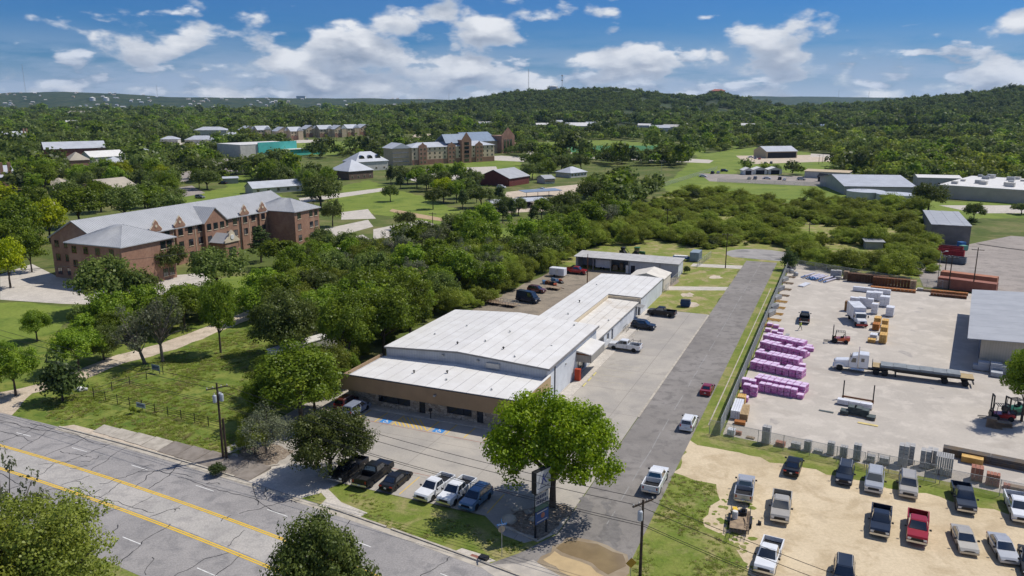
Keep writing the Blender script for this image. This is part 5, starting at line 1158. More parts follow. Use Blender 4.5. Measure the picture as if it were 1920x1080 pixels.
for i, (x, y, h, lab) in enumerate(((1562, 521, 1.9, 'grey paver stack left of three by the pipes'), (1572, 522, 2.0, 'grey paver stack middle of three by the pipes'), (1586, 523, 1.9, 'tan paver stack right of three by the pipes'), (1571, 524, .7, 'low paver stack in front of the three'), (1711, 543, 2.1, 'brown pallet stack alone at the back fence'), (1725, 545, .5, 'low pallet beside the brown stack'))):
    box_stack('paver_stack', lab, 'pavers', G(x, y), YY, 1.3, 1.3, h, (2, 2, 4), CMU if i not in (2, 4) else PALLET)
box_stack('plank_lift', 'thin plank lift lying at the back fence', 'planks', G(1742, 547), YY, 4.2, .8, .35, (1, 5, 2), PALLET)
o = MB()
for i in range(5): o.bb(-2.4 + (i % 2) * .2, 2.4, -.7 + i * .28, -.45 + i * .28, .1, .3)
o = o.build('white_boards', WRAP); o.location = G(1508, 535); o.rotation_euler = (0, 0, YY + R(80)); tag(o, 'white boards lying near the far left yard corner', 'boards')
# pallets / racks along the road fence
for i in range(9):
    f = i / 8; x, y = 1480 - f * 34, 520 + f * 92
    o = MB()
    for j in range(6): o.bb(-1.5, 1.5, -.8 + j * .3, -.72 + j * .3, .12, .2)
    for j in range(3): o.bb(-1.2 + j * 1.1, -1.0 + j * 1.1, -.9, .9, .02, .12)
    o = o.build('timber_bearer', LUMBER if i > 3 else PALLET); o.location = G(x, y); o.rotation_euler = (0, 0, YY + R(2)); tag(o, 'set of pale timber bearers laid out along the road fence', 'timber', 'timber bearers along the road fence')
for i, (x, y, h) in enumerate(((1476, 510, .9), (1470, 527, .8), (1462, 545, .9), (1456, 562, .8), (1450, 580, .9), (1444, 592, 1.0))):
    box_stack('steel_stock', 'grey steel stock pile between road fence and timber bearers', 'steel', G(x, y), YY + R(80), 3.6, 1.1, h, (1, 5, 3), STEEL if i % 2 else mat('dull_steel', (.25, .26, .28)), 'steel piles along the road fence', gap=.07)
for x, y in ((1488, 505), (1492, 517), (1481, 500), (1484, 512)):
    t = thing('metal_bin', 'rounded grey metal bin in the far left yard corner', 'bin', G(x, y), 0, 'metal bins in the yard corner'); MB().lathe([(.5, 0), (.62, .1), (.65, .7), (.5, .95), (.2, 1.05)], 12).build('drum', STEEL, t); MB().tube([(-.4, 0, 1.0), (0, 0, 1.25), (.4, 0, 1.0)], .03, 5).build('handle', STEEL, t)
# near left: long lumber lifts
box_stack('lumber_lift', 'long white wrapped lumber lift in the near left yard corner', 'lumber', G(1382, 775), YY + R(98), 5.2, 1.3, 1.2, (1, 4, 3), WRAP)
box_stack('lumber_lift', 'long tan lumber lift beside the white wrapped one', 'lumber', G(1396, 780), YY + R(100), 4.2, 1.1, .9, (1, 6, 4), mat('tan_lumber', (.44, .32, .17), c2=(.36, .25, .13), sc=2))
box_stack('lumber_lift', 'short orange lumber lift behind the white wrapped one', 'lumber', G(1390, 757), YY + R(98), 1.6, 1.2, 1.2, (1, 4, 4), LUMBER)
box_stack('board_stack', 'low rusty red board stack in front of the tan lift', 'boards', G(1387, 796), YY + R(8), 1.5, .9, .4, (1, 4, 2), RUSTO)
# shingle stacks in the centre
for i, (x, y, h, lab) in enumerate(((1583, 776, .55, 'low dark shingle pallet at the left of the group'), (1597, 776, 1.1, 'dark shingle pallet, second from the left'), (1609, 778, 1.1, 'dark shingle pallet, third from the left'), (1621, 781, 1.0, 'dark shingle pallet, right of the tall three'), (1633, 786, .4, 'low dark shingle pallet at the right end'))):
    box_stack('shingle_pallet', lab, 'shingles', G(x, y), YY, 1.15, 1.3, h, (1, 1, max(2, int(h / .2))), DKGREEN, gap=.07)
box_stack('wrapped_pack', 'long white wrapped pack behind the dark shingle pallets', 'pack', G(1602, 762), YY, 4.8, 1.0, .7, (3, 1, 2), WRAP)
t = thing('upright_rack', 'rust red rack with two tall black uprights', 'rack', G(1608, 752), YY)
for x in (-2.1, 2.1): MB().bb(x - .08, x + .08, -.1, .1, 0, 2.9).build('upright', BLACK, t); MB().bb(x - .12, x + .12, -.15, .15, 0, .5).build('socket', RUST, t)
MB().bb(-2.1, 2.1, -.12, .12, .3, .5).build('crossbar', RUST, t)
for x, y, L, d, m, lab in ((1549, 772, 2.0, .5, DKGREEN, 'dark board lying left of the shingle pallets'), (1627, 796, 2.6, .6, mat('yellow_sheet', (.66, .53, .22)), 'pale yellow sheet lying in front of the shingle pallets')):
    o = MB().box(0, 0, .04, L, d, .05).box(-L / 3, 0, 0, .12, d, .04).box(L / 3, 0, 0, .12, d, .04).build('sheet_board', m); o.location = G(x, y); o.rotation_euler = (0, 0, YY); tag(o, lab, 'board')
for x, y in ((1452, 659), (1477, 628)):
    o = MB()
    for j in range(3): o.bb(-.7, .7, -.3 + j * .25, -.12 + j * .25, .02, .1)
    o = o.build('dark_boards', STEEL); o.location = G(x, y); o.rotation_euler = (0, 0, R(60)); tag(o, 'three short grey boards lying near the pink rows' if x > 1460 else 'short grey boards between pink rows', 'boards')
# block stacks along the front fence
for i, (x, y, w_, d, h, n, m, lab) in enumerate([(1371, 816, 1.0, 1.0, .8, (2, 2, 2), WRAP, 'white wrapped cube at the near left fence corner'), (1384, 815, .9, .5, .5, (2, 1, 2), CLAY, 'low red heap beside the white wrapped cube'), (1407, 822, 1.1, .7, .2, (3, 1, 1), PALLET, 'empty flat pallet by the front fence'),
        (1436, 831, 1.05, 1.0, 2.3, (2, 2, 4), CMU, 'tall grey block stack alone left on the front fence'), (1463, 836, 1.2, .9, .6, (3, 2, 2), CLAY, 'low red brick stack by the front fence'), (1492, 841, 1.2, .9, .7, (2, 2, 2), CMU, 'low grey slab stack right of the red bricks'), (1514, 845, .9, .9, 1.3, (3, 3, 5), CMU, 'perforated grey block stack right of the low slabs'), (1534, 849, 1.1, .8, .45, (3, 2, 2), CMU, 'lowest grey block stack on the fence line'),
        (1557, 852, .85, .9, 1.6, (2, 2, 5), CMU, 'medium grey block stack, first of three tall narrow ones'), (1581, 857, .9, .9, 1.4, (3, 3, 5), CMU, 'perforated grey block stack, second of three narrow ones'), (1606, 862, .9, .9, 2.0, (2, 2, 5), CMU, 'tall grey block stack, third of three narrow ones'), (1632, 866, 1.0, .9, .8, (2, 2, 3), CMU, 'short grey block stack before the gate'), (1657, 870, 1.1, .9, .8, (2, 2, 3), CMU, 'short grey block stack seen through the gate'),
        (1692, 872, 1.15, 1.2, 2.6, (2, 2, 5), CMU, 'tallest grey block stack left behind the gate'), (1703, 867, 1.15, 1.2, 2.3, (2, 2, 5), CMU, 'tall grey block stack leaning close to the tallest one'), (1733, 876, 1.15, 1.2, 2.2, (2, 2, 4), CMU, 'grey block stack left of the middle gate pair'), (1746, 873, 1.15, 1.2, 2.1, (2, 2, 4), CMU, 'grey block stack right of the middle gate pair'),
        (1768, 888, 1.9, 1.7, 2.3, (8, 6, 2), CMU, 'wide hollow block stack beside the gate end'), (1830, 900, 1.3, 1.2, 1.6, (3, 3, 1), CLAY, 'pallet of clay flue liners by the fence'), (1860, 910, 1.4, 1.0, 1.4, (4, 3, 4), CLAY, 'stack of red clay blocks right of the flue liners'), (1888, 915, .8, .8, .5, (2, 2, 1), CLAY, 'low heap of clay pieces right of the red blocks')]):
    box_stack('block_stack', lab, 'blocks', G(x, y), YY, w_, d, h, n, m, pallet=h > .6, gap=.05)
box_stack('pipe_lift', 'long black and orange lift of boards by the front fence', 'boards', G(1856, 868), YY - R(1), 10.5, 1.3, .9, (2, 4, 3), mat('dark_boards_orange', (.08, .08, .085), c2=(.14, .10, .06), sc=.8))
box_stack('plywood_lift', 'orange plywood lift under the left end of the black boards', 'plywood', G(1822, 868), YY - R(1), 2.4, 1.1, .7, (1, 1, 6), LUMBER)
box_stack('timber_stack', 'low weathered timber stack at the lower right fence', 'timber', G(1912, 921), YY, 2.0, .9, .4, (1, 4, 2), PALLET)
for i, (x, y, lab) in enumerate(((1858, 800, 'weathered pallet pile in the tree shade'), (1868, 802, 'leaning plank pile right of the weathered pallets'), (1886, 800, 'rubbish bags and pallets under the right tree'))):
    box_stack('pallet_pile', lab, 'pallets', G(x, y), YY + R(10 * i), 1.3, 1.2, 1.2 - .35 * i, (1, 1, 7), PALLET, gap=.09)
for i, (x, y, h) in enumerate(((1834, 693, .8), (1843, 694, 1.4), (1866, 700, 1.7), (1868, 706, .7), (1884, 703, 1.5), (1898, 706, 1.3))):
    box_stack('sheet_pack', 'pale grey sheet pack against the tan yard building', 'packs', G(x, y), YY, 1.7, 1.5, h, (1, 1, 4), mat('pale_pack', (.42, .44, .47)), 'sheet packs by the yard building')
# ================================================================= OTHER BUILDINGS
FOOT = []; EXCL = []
def house(name, label, cat, pl, pr, depth, eave, rise, wm, rm, roof='gable', rows=1, cols=4, ridge='x', group=None, side=0, ww=1.2, wh=1.3, z1=1.0, frame=CREAM, dz=3.2, ov=.5, panels=0):
    a, b = G(*pl), G(*pr); L = (b - a).length; yaw = math.atan2((b - a).y, (b - a).x)
    t = thing(name, label, cat, a, yaw, group)
    c_ = (a + b) / 2 + Vector((-(b - a).y, (b - a).x, 0)).normalized() * depth / 2; FOOT.append((c_.x, c_.y, L / 2 + 5, depth / 2 + 4, yaw))
    MB().bb(0, L, 0, depth, 0, eave).build('wall', wm, t)
    if roof == 'hip': hip_roof(t, 0, L, 0, depth, eave, eave + rise, rm, ov)
    elif roof == 'flat':
        MB().bb(-.15, L + .15, -.15, depth + .15, eave, eave + .25).build('roof', rm, t)
    elif roof == 'shed': MB().slab([(-ov, -ov, eave), (L + ov, -ov, eave), (L + ov, depth + ov, eave + rise), (-ov, depth + ov, eave + rise)], .2).build('roof', rm, t)
    else:
        gable_roof(t, 0, L, 0, depth, eave, eave + rise, rm, ridge, ov, .2, npan=panels)
        if ridge == 'x':
            for x in (0, L - .2): MB().yprism([(0, eave), (depth, eave), (depth / 2, eave + rise - .1)], x, x + .2).build('gable_wall', wm, t)
        else:
            for y in (0, depth - .2): MB().xprism([(0, eave), (L, eave), (L / 2, eave + rise - .1)], y, y + .2).build('gable_wall', wm, t)
    for r_ in range(rows):
        for c_ in range(cols): window(t, L * (c_ + .5) / cols, 0, z1 + r_ * dz, ww, wh, 'y-', frame=frame, sill=False)
        for c_ in range(side):
            window(t, 0, depth * (c_ + .5) / side, z1 + r_ * dz, ww, wh, 'x-', frame=frame, sill=False); window(t, L, depth * (c_ + .5) / side, z1 + r_ * dz, ww, wh, 'x+', frame=frame, sill=False)
    return t, L
SILV = mat('silver_roof', (.50, .52, .55), c2=(.44, .455, .48), sc=.2, r=.45)
BLUER = mat('blue_grey_roof', (.22, .28, .36), c2=(.19, .24, .31), sc=.3, r=.45)
TANR = mat('tan_shingle_roof', (.42, .37, .29), c2=(.35, .31, .25), sc=.3)
TEAL = mat('teal_wall', (.10, .50, .44), c2=(.09, .44, .40), sc=.4)
REDBARN = mat('barn_red', (.17, .05, .04), c2=(.14, .04, .035), sc=.6)
# tall tan/brick hall
t, L = house('residence_hall', 'tall tan and brick residence hall with gabled entrance tower', 'building', (773, 310), (927, 302), 18, 12.2, 3.0, mat('pale_tan_stucco', (.62, .50, .34), c2=(.56, .45, .31), sc=.5), SILV, 'hip', 4, 17, ww=1.2, wh=1.5, z1=1.2, dz=3.0, side=0)
MB().bb(-.0, L, -.12, -.02, 0, 3.6).build('brick_base', BRICK, t)
for i, (u, w_, h) in enumerate(((.12, 6.5, 13.4), (.46, 6.5, 13.2), (.80, 6.0, 13.2))):
    bay = MB().bb(L * u - w_ / 2, L * u + w_ / 2, -.9, 0, 0, h).build('brick_bay', BRICK, t)
    MB().xprism([(L * u - w_ / 2, h), (L * u + w_ / 2, h), (L * u + 1.2, h + 1.0), (L * u, h + 2.2), (L * u - 1.2, h + 1.0)], -.9, -.4).build('parapet_gable', BRICK, bay)
    for r_ in range(4):
        for d in (-1.5, 1.5): window(t, L * u + d, -.9, 1.2 + r_ * 3, 1.2, 1.5, 'y-', sill=False)
tw = MB().bb(L * .63 - 4.2, L * .63 + 4.2, -2.2, 4, 0, 16.5).build('entrance_tower', BRICK, t)
MB().xprism([(L * .63 - 4.2, 16.5), (L * .63 + 4.2, 16.5), (L * .63, 22)], -2.2, -1.6).build('tower_gable', BRICK, tw)
for r_ in range(5): MB().bb(L * .63 - 2, L * .63 + 2, -2.3, -2.2, 1.0 + r_ * 3, 3.0 + r_ * 3).build('tower_opening', GLASS, tw)
for s_ in (-1, 1): MB().slab([(L * .63 - 16, 1 + 8.5 * (1 - s_), 14.5), (L * .63 + 3.5, 1 + 8.5 * (1 - s_), 14.5), (L * .63 + 3.5, 9.5, 20.5), (L * .63 - 14, 9.5, 20.5)][::s_], .3).build('tower_roof', BLUER, t)
MB().bb(-14, 0, 2, 16, 0, 12).build('side_wing', TAN, t)
for r_ in range(4): MB().bb(-14.6, -2, 1.2, 2.1, 2.6 + r_ * 3, 3.0 + r_ * 3).build('stair_landing', mat('grey_stair', (.3, .31, .33)), t)
MB().xprism([(-15, 12), (1, 12), (-7, 15.5)], 1, 17).build('wing_roof', SILV, t)
t, L = house('gymnasium', 'long gymnasium with blue grey roof and brick portico', 'building', (880, 290), (934, 287), 30, 11, 7, TAN, BLUER, 'gable', 1, 4, z1=5)
MB().bb(L - 1, L + 14, -6, 10, 0, 15).build('portico', BRICK, t); MB().xprism([(L - 1, 15), (L + 14, 15), (L + 6.5, 22)], -6, -5.2).build('portico_gable', BRICK, t)
for x in (L + 1.5, L + 5, L + 8.5): MB().bb(x, x + 2.4, -6.15, -6.0, .5, 12).build('portico_glazing', GLASS, t)
MB().bb(L + 14, L + 38, 2, 22, 0, 7).build('side_hall', BRICK, t)
# teal and white hall
t, L = house('teal_hall', 'white flat roofed hall with bright teal walls', 'building', (452, 296), (556, 290), 36, 10, 0, PALEW, WHITEROOF, 'flat', 1, 0)
MB().bb(L * .3, L, -1.0, -.02, 3, 11.5).build('teal_front', TEAL, t); MB().bb(L * .75, L + 22, -9, -1.0, 0, 5).build('teal_annex', TEAL, t); MB().bb(L * .7, L + 23, -10, -1, 5, 5.4).build('annex_roof', WHITEROOF, t)
# apartment row
for i, (x0, x1, y0) in enumerate(((456, 482, 260), (484, 509, 260), (521, 545, 263), (546, 569, 263), (574, 597, 258), (600, 626, 258), (628, 650, 258), (652, 674, 256), (676, 698, 255))):
    t, L = house('apartment_block', ['pale', 'pale', 'tan', 'tan', 'tan', 'pale', 'tan', 'tan', 'tan'][i] + ' gabled apartment block, number ' + ['one', 'two', 'three', 'four', 'five', 'six', 'seven', 'eight', 'nine'][i] + ' from the left in the far row', 'building', (x0, y0), (x1, y0 - .75), 16, 10.5, 4.5, TAN, SILV, 'gable', 3, 4, 'x' if i % 2 else 'y', ww=1.6, wh=1.5, dz=3.2)
    MB().bb(-.05, L + .05, -.3, -.02, 0, 5.0).build('brick_base', BRICK, t); MB().bb(L * .55, L * .95, -2.0, -.3, 0, 10.8).build('gable_bay', TAN, t); MB().xprism([(L * .52, 10.8), (L * .98, 10.8), (L * .75, 14.2)], -2.2, 2).build('bay_roof', SILV, t)
# hip-roofed pavilions
for x0, x1, y, d, e, r_, lab in ((300, 334, 270, 14, 5, 3, 'low hip roofed hall behind the campus street trees'), (364, 425, 256, 20, 8, 4, 'larger hip roofed hall left of the far apartments'), (347, 402, 269, 16, 4, 4, 'low wide hip roofed hall in front of the larger one'), (416, 470, 262, 14, 5, 3.5, 'hip roofed hall left of the teal building')):
    house('hip_roof_hall', lab, 'building', (x0, y), (x1, y - .3), d, e, r_, PALEW, SILV, 'hip', 1, 6)
t, L = house('dormered_hall', 'silver roofed hall with arched dormers behind oak trees', 'building', (655, 338), (700, 334), 18, 5, 6, mat('log_wall', (.16, .11, .08)), SILV, 'hip', 1, 4); 
t, L = house('dormered_hall', 'rear silver roofed hall with three arched dormers', 'building', (668, 322), (728, 318), 16, 6, 6, PALEW, SILV, 'hip', 1, 4)
for u in (.25, .5, .75): MB().xprism([(L * u - 2, 7.5), (L * u + 2, 7.5), (L * u + 1.4, 9.3), (L * u, 10), (L * u - 1.4, 9.3)], 2, 7).build('dormer', GLASS, t)
# left campus
for nm, lab, pl, pr, d, e, r_, wm, rm, rf in (('brick_hall', 'long silver roofed hall with dark red gable end', (85, 296), (200, 292), 20, 7, 5, BRICK2, SILV, 'gable'), ('brick_hall', 'pale hip roofed brick house right of the dark hall', (133, 318), (170, 316), 14, 6, 5, BRICK, TANR, 'hip'), ('low_hall', 'white roofed low hall right of the pale hip roof', (172, 305), (236, 301), 16, 4, 4, PALEW, WHITEROOF, 'gable'),
        ('low_hall', 'blue grey hip roofed hall in front of the white one', (200, 318), (240, 316), 13, 4, 4, PALEW, SILV, 'hip'), ('small_hall', 'small silver roofed hall right of the left campus group', (260, 293), (285, 292), 10, 4, 2.5, PALEW, SILV, 'hip'), ('edge_hall', 'silver roofed hall with brick chimneys at the left edge', (-30, 268), (58, 264), 20, 6, 5, BRICK, SILV, 'gable'), ('edge_hall', 'silver roofed hall with brick piers at the left edge', (-60, 362), (33, 356), 22, 7, 5, BRICK, SILV, 'gable'),
        ('red_brick_hall', 'tan roofed red brick hall among the left trees', (203, 378), (258, 371), 16, 6, 3.5, BRICK2, TANR, 'gable'), ('long_shelter', 'tan roofed shelter half hidden left of the red brick hall', (95, 350), (112, 380), 8, 3, 1.5, PALEW, TANR, 'gable'), ('low_shelter', 'pale roofed low building left behind the brick residence hall', (95, 402), (160, 385), 9, 3, 1.6, PALEW, TANR, 'gable'),
        ('block_hut', 'small grey block hut on the campus green', (420, 345), (447, 344), 7, 3, .4, mat('block_grey', (.35, .36, .34)), SILV, 'shed'), ('low_campus_hall', 'low blue roofed house behind the residence hall roof', (475, 365), (568, 358), 10, 3.2, 2.6, PALEW, SILV, 'gable'),
        ('red_barn', 'dark red open barn with silver roof', (955, 350), (992, 344), 20, 4.5, 4, REDBARN, GREYROOF, 'gable'), ('small_shed', 'blue grey roofed shed beyond the carport', (1070, 334), (1100, 331), 12, 3, 3, PALEW, SILV, 'hip'), ('small_shed', 'small grey shed behind the carport lot', (1022, 345), (1040, 344), 9, 3, 1.5, PALEW, GREYROOF, 'gable'),
        ('machine_shop', 'open fronted machine shop with silver roof beyond scrub', (1437, 297), (1494, 296), 20, 5.5, 3.5, TAN, SILV, 'gable'), ('long_shed', 'long pale shed beyond the right lawn', (1508, 333), (1590, 337), 9, 4.0, .6, PALEW, TAN, 'shed'),
        ('warehouse', 'big silver roofed warehouse behind the two tanks', (1583, 365), (1716, 367), 50, 4.2, 3.4, mat('warehouse_wall', (.40, .385, .35), c2=(.34, .33, .30), sc=.3), SILV, 'gable'), ('factory', 'long flat roofed factory with rooftop units at the right', (1757, 371), (1960, 386), 60, 6, 0, mat('factory_wall', (.44, .39, .32), c2=(.38, .34, .28), sc=.3), WHITEROOF, 'flat'),
        ('factory_annex', 'low white annex between warehouse and factory', (1720, 350), (1800, 352), 12, 5, 1, PALEW, WHITEROOF, 'gable'), ('little_hut', 'small grey hut in the scrub right of the turning circle', (1623, 467), (1655, 468), 3.4, 2.4, .4, mat('hut_grey', (.32, .33, .30)), GREYROOF, 'shed'), ('guard_hut', 'tiny dark gabled hut on the right lawn road', (1533, 340), (1545, 341), 4, 3, 1.5, BLACK, BLACK, 'gable')):
    t, L = house(nm, lab, 'building', pl, pr, d, e, r_, wm, rm, rf, 1, 0 if nm in ('block_hut', 'red_barn', 'little_hut', 'guard_hut', 'warehouse', 'factory', 'long_shed', 'machine_shop') else 5, panels=10 if nm == 'warehouse' else 0)
    if nm == 'factory':
        rr = random.Random(2)
        for i in range(26): MB().bb(0, rr.uniform(1.5, 4), 0, rr.uniform(1.5, 3), 0, rr.uniform(.8, 2)).build('rooftop_unit', STEEL if i % 2 else PALEW, t).location = (rr.uniform(2, L - 4), rr.uniform(6, 56), 6.25)
    if nm == 'machine_shop': MB().bb(1, L - 1, -.1, 0, .2, 4.6).build('bay_shade_panel', DARK, t)  # dark slab on the solid front wall, painted shade of the open bay
    if nm == 'edge_hall': [MB().bb(L - 6 + x, L - 4.6 + x, 2, 3.4, 5, 14).build('chimney', BRICK, t) for x in (0, 3.5)]
    if nm == 'red_brick_hall': MB().bb(L * .3, L * .7, -5, 0, 0, 3.2).build('porch', BRICK2, t); MB().bb(L * .25, L * .75, -6, 0, 3.2, 3.5).build('porch_roof', TANR, t)
    if nm == 'brick_hall' and d == 20: MB().bb(L * .86, L + .1, -.2, -.02, 0, 7).build('red_end', BRICK, t)
for x, y, r0, lab in ((1622, 371, 8.3, 'left of two pale round water tanks before the warehouse'), (1679, 377, 8.3, 'right of two pale round water tanks before the warehouse')):
    t = thing('water_tank', lab, 'tank', G(x, y)); MB().lathe([(r0, 0), (r0, 3.2)], 32).build('shell', PALEW, t, smooth=False); MB().lathe([(r0 + .15, 3.2), (r0 + .1, 3.35), (.3, 3.9)], 32).build('roof', SILV, t)
    for k_ in range(3): MB().lathe([(.25, 3.5), (.25, 4.2)], 8, -1 + k_, 2).build('vent', STEEL, t)
for x0, x1, y, lab in ((1394, 1412, 328, 'left white canopy tent on the gravel pad'), (1412, 1438, 327, 'middle white canopy tent on the gravel pad'), (1440, 1466, 327, 'right white canopy tent on the gravel pad')):
    t, L = house('canopy_tent', lab, 'tent', (x0, y), (x1, y), 7, 3.0, 1.4, WHT, WHT, 'gable', 0, 0, 'y'); MB().bb(L * .2, L * .8, -.08, 0, 0, 2.6).build('opening_shade', DARK, t)  # dark panel on the closed front stands in for the shade inside the tent
# metal shed by the truck court
t = bldg('metal_shed', 'grey metal shed with pale grey roof beside the truck court', 'shed', ST, 91.8, 188)
MB().bb(0, 11, 0, 36, 0, 6.0).build('wall', mat('dark_shed_wall', (.20, .185, .165), c2=(.16, .15, .135), sc=.5), t)
for i in range(6): MB().slab([(-.2 + i * 1.9, -.3, 6.15 + .05 * (i % 2)), (1.68 + i * 1.9, -.3, 6.15 + .05 * (i % 2)), (1.68 + i * 1.9, 36.3, 6.15 + .05 * (i % 2)), (-.2 + i * 1.9, 36.3, 6.15 + .05 * (i % 2))], .12).build('roof_panel', GREYROOF, t)
# tan yard building on the yard grid
Yb = bldg('yard_building', 'tan metal yard building with pale grey roof at the right edge', 'building', YD, 28.3, 39.2)
MB().bb(0, 26, 0, 40, 0, 4.9).build('wall', WALLT, Yb)
for i in range(9): MB().slab([(-2.2, -.6 + i * 4.6, 5.0), (13, -.6 + i * 4.6, 5.9), (13, -.6 + i * 4.6 + 4.55, 5.9), (-2.2, -.6 + i * 4.6 + 4.55, 5.0)], .12).build('roof_panel', GREYROOF, Yb); MB().slab([(13, -.6 + i * 4.6, 5.9), (28, -.6 + i * 4.6, 5.0), (28, -.6 + i * 4.6 + 4.55, 5.0), (13, -.6 + i * 4.6 + 4.55, 5.9)], .12).build('roof_panel', MATS['warehouse_wall'], Yb)
MB().xprism([(-0, 4.9), (26, 4.9), (13, 5.75)], 0, .2).build('gable_wall', WALLT, Yb)
MB().bb(-.1, -.02, 6, 16, 0, 4).build('bay_door', mat('bay_blue', (.16, .19, .24)), Yb)
# carport
t = thing('carport', 'long open campus carport with pale roof', 'carport', G(925, 395), math.atan2((G(1040, 388) - G(925, 395)).y, (G(1040, 388) - G(925, 395)).x))
MB().slab([(0, 0, 3.0), (27, 0, 3.0), (27, 9, 3.5), (0, 9, 3.5)], .2).build('roof', SILV, t)
for x in np.linspace(.5, 26.5, 7):
    for y in (.6, 8.4): MB().bb(x - .08, x + .08, y - .08, y + .08, 0, 3.0).build('post', BLACK, t)
t = thing('carport', 'smaller blue grey carport behind the long one', 'carport', G(985, 372), math.atan2((G(1040, 388) - G(925, 395)).y, (G(1040, 388) - G(925, 395)).x) + R(3)); MB().slab([(0, 0, 2.8), (20, 0, 2.8), (20, 7, 3.2), (0, 7, 3.2)], .2).build('roof', BLUER, t)
for x in (1, 7, 13, 19): MB().bb(x - .08, x + .08, .5, .66, 0, 2.8).build('post', BLACK, t)
# old white trailer in the trees left of the store
t = thing('mobile_trailer', 'long white trailer half hidden by trees left of the store', 'trailer', G(512, 690), math.atan2((G(625, 655) - G(512, 690)).y, (G(625, 655) - G(512, 690)).x))
MB().bb(0, 13, -1.3, 1.3, .6, 3.0).build('body', PALEW, t); MB().bb(-.1, 13.1, -1.4, 1.4, 3.0, 3.12).build('roof', WHITEROOF, t)
for x in (9, 10.2): [wheel(t, x, s_ * 1.1, .45) for s_ in (-1, 1)]
# far houses among the trees
rr = random.Random(21); FARH = []
RFS = (WHITEROOF, TANR, SILV, PALEW, mat('far_red_roof', (.40, .14, .10)))
def far_house(px, py, L, d, e, rm, lab, grp=None, wm=PALEW, z=0.0):
    p = G(px, py); p.z = z; t = thing('distant_house', lab, 'house', p, rr.uniform(-.6, .3), grp)
    MB().bb(-L / 2, L / 2, 0, d, 0, e).build('wall', wm, t); gable_roof(t, -L / 2, L / 2, 0, d, e, e + d * .22, rm, 'x', .5, .2)
    FARH.append((p.x, p.y, max(L, d) * .8))
for i in range(54):
    px = rr.uniform(820, 1420) if i < 30 else rr.uniform(0, 820); py = rr.uniform(219, 246) if i < 30 else rr.uniform(218, 240)
    far_house(px, py, rr.uniform(14, 26), rr.uniform(10, 16), rr.uniform(5, 8), RFS[rr.choice((0, 0, 1, 2, 3))], 'small pale roofed house among the trees of the far plain', 'houses on the far plain')
for px, py, L, d, e, rm, lab in ((1085, 243, 30, 22, 6, WHITEROOF, 'white gabled house on the far green strip'), (1237, 247, 30, 16, 6, SILV, 'silver roofed long house right of the far strip'), (1380, 229, 60, 20, 8, WHITEROOF, 'long white roofed school below the dark hill'), (1292, 227, 40, 16, 8, SILV, 'white roofed shed left of the far school'), (1575, 226, 34, 20, 7, WHITEROOF, 'white far building with red trim beyond the right fields'), (1492, 240, 22, 12, 5, BLUER, 'blue far building in the right fields'), (1555, 242, 26, 12, 5, BLUER, 'second blue far building in the right fields'), (1460, 243, 20, 10, 5, BLACK, 'dark far barn in the right fields'),
        (165, 219, 150, 30, 10, TANR, 'very long pale far building on the left plain'), (215, 220, 40, 26, 14, WHITEROOF, 'white block at the right end of the long far building'), (310, 219, 50, 20, 10, TANR, 'tan far building right of the long one'), (25, 212, 60, 20, 10, WHITEROOF, 'white far building at the left plain edge'), (520, 247, 26, 14, 5, TANR, 'tan far roof behind the apartments')):
    far_house(px, py, L, d, e, rm, lab)
# ================================================================= campus grounds
def patch(nm, pts, z, m, w_=2.0, st=8):
    EXCL.append([tuple(G(*p)[:2]) for p in pts]); return sheet(nm, wob(gp(pts), w_, st, len(pts)), z, m)
for i, q in enumerate([[(555, 262), (700, 268), (735, 262), (735, 285), (600, 292), (555, 285)], [(990, 268), (1140, 262), (1300, 275), (1330, 290), (1130, 296), (990, 290)], [(1240, 345), (1300, 330), (1560, 345), (1590, 372), (1480, 382), (1250, 362)], [(1310, 290), (1420, 275), (1560, 290), (1560, 330), (1400, 318), (1310, 345), (1240, 352)], [(615, 375), (700, 345), (800, 370), (900, 410), (840, 430), (700, 400), (640, 410)], [(420, 330), (470, 328), (500, 352), (430, 352)],
                       [(640, 350), (690, 338), (740, 352), (700, 372), (640, 372)], [(820, 300), (960, 295), (1010, 330), (900, 345)], [(930, 430), (1010, 420), (1040, 450), (960, 480), (900, 465)], [(0, 568), (150, 572), (140, 600), (60, 640), (-40, 640), (-40, 565)], [(300, 545), (520, 505), (540, 530), (400, 575), (330, 570)], [(320, 375), (470, 340), (600, 400), (560, 420), (330, 430)], [(960, 242), (1180, 239), (1250, 244), (1180, 252), (965, 250)], [(1480, 245), (1700, 243), (1880, 246), (1880, 251), (1500, 254)], [(1560, 372), (1920, 380), (1960, 410), (1800, 410), (1590, 392)]]):
    patch('lawn', q, .008 + i * .0006, LAWN, 1.8, 3.0)
patch('sports_field', [(1015, 273), (1290, 273), (1300, 284), (1020, 286)], .02, mat('turf_green', (.045, .16, .05), c2=(.04, .14, .045), sc=.05), .2, 40)
patch('ball_field', [(775, 252), (850, 250), (850, 258), (770, 260)], .02, GRAVEL, .3, 10)
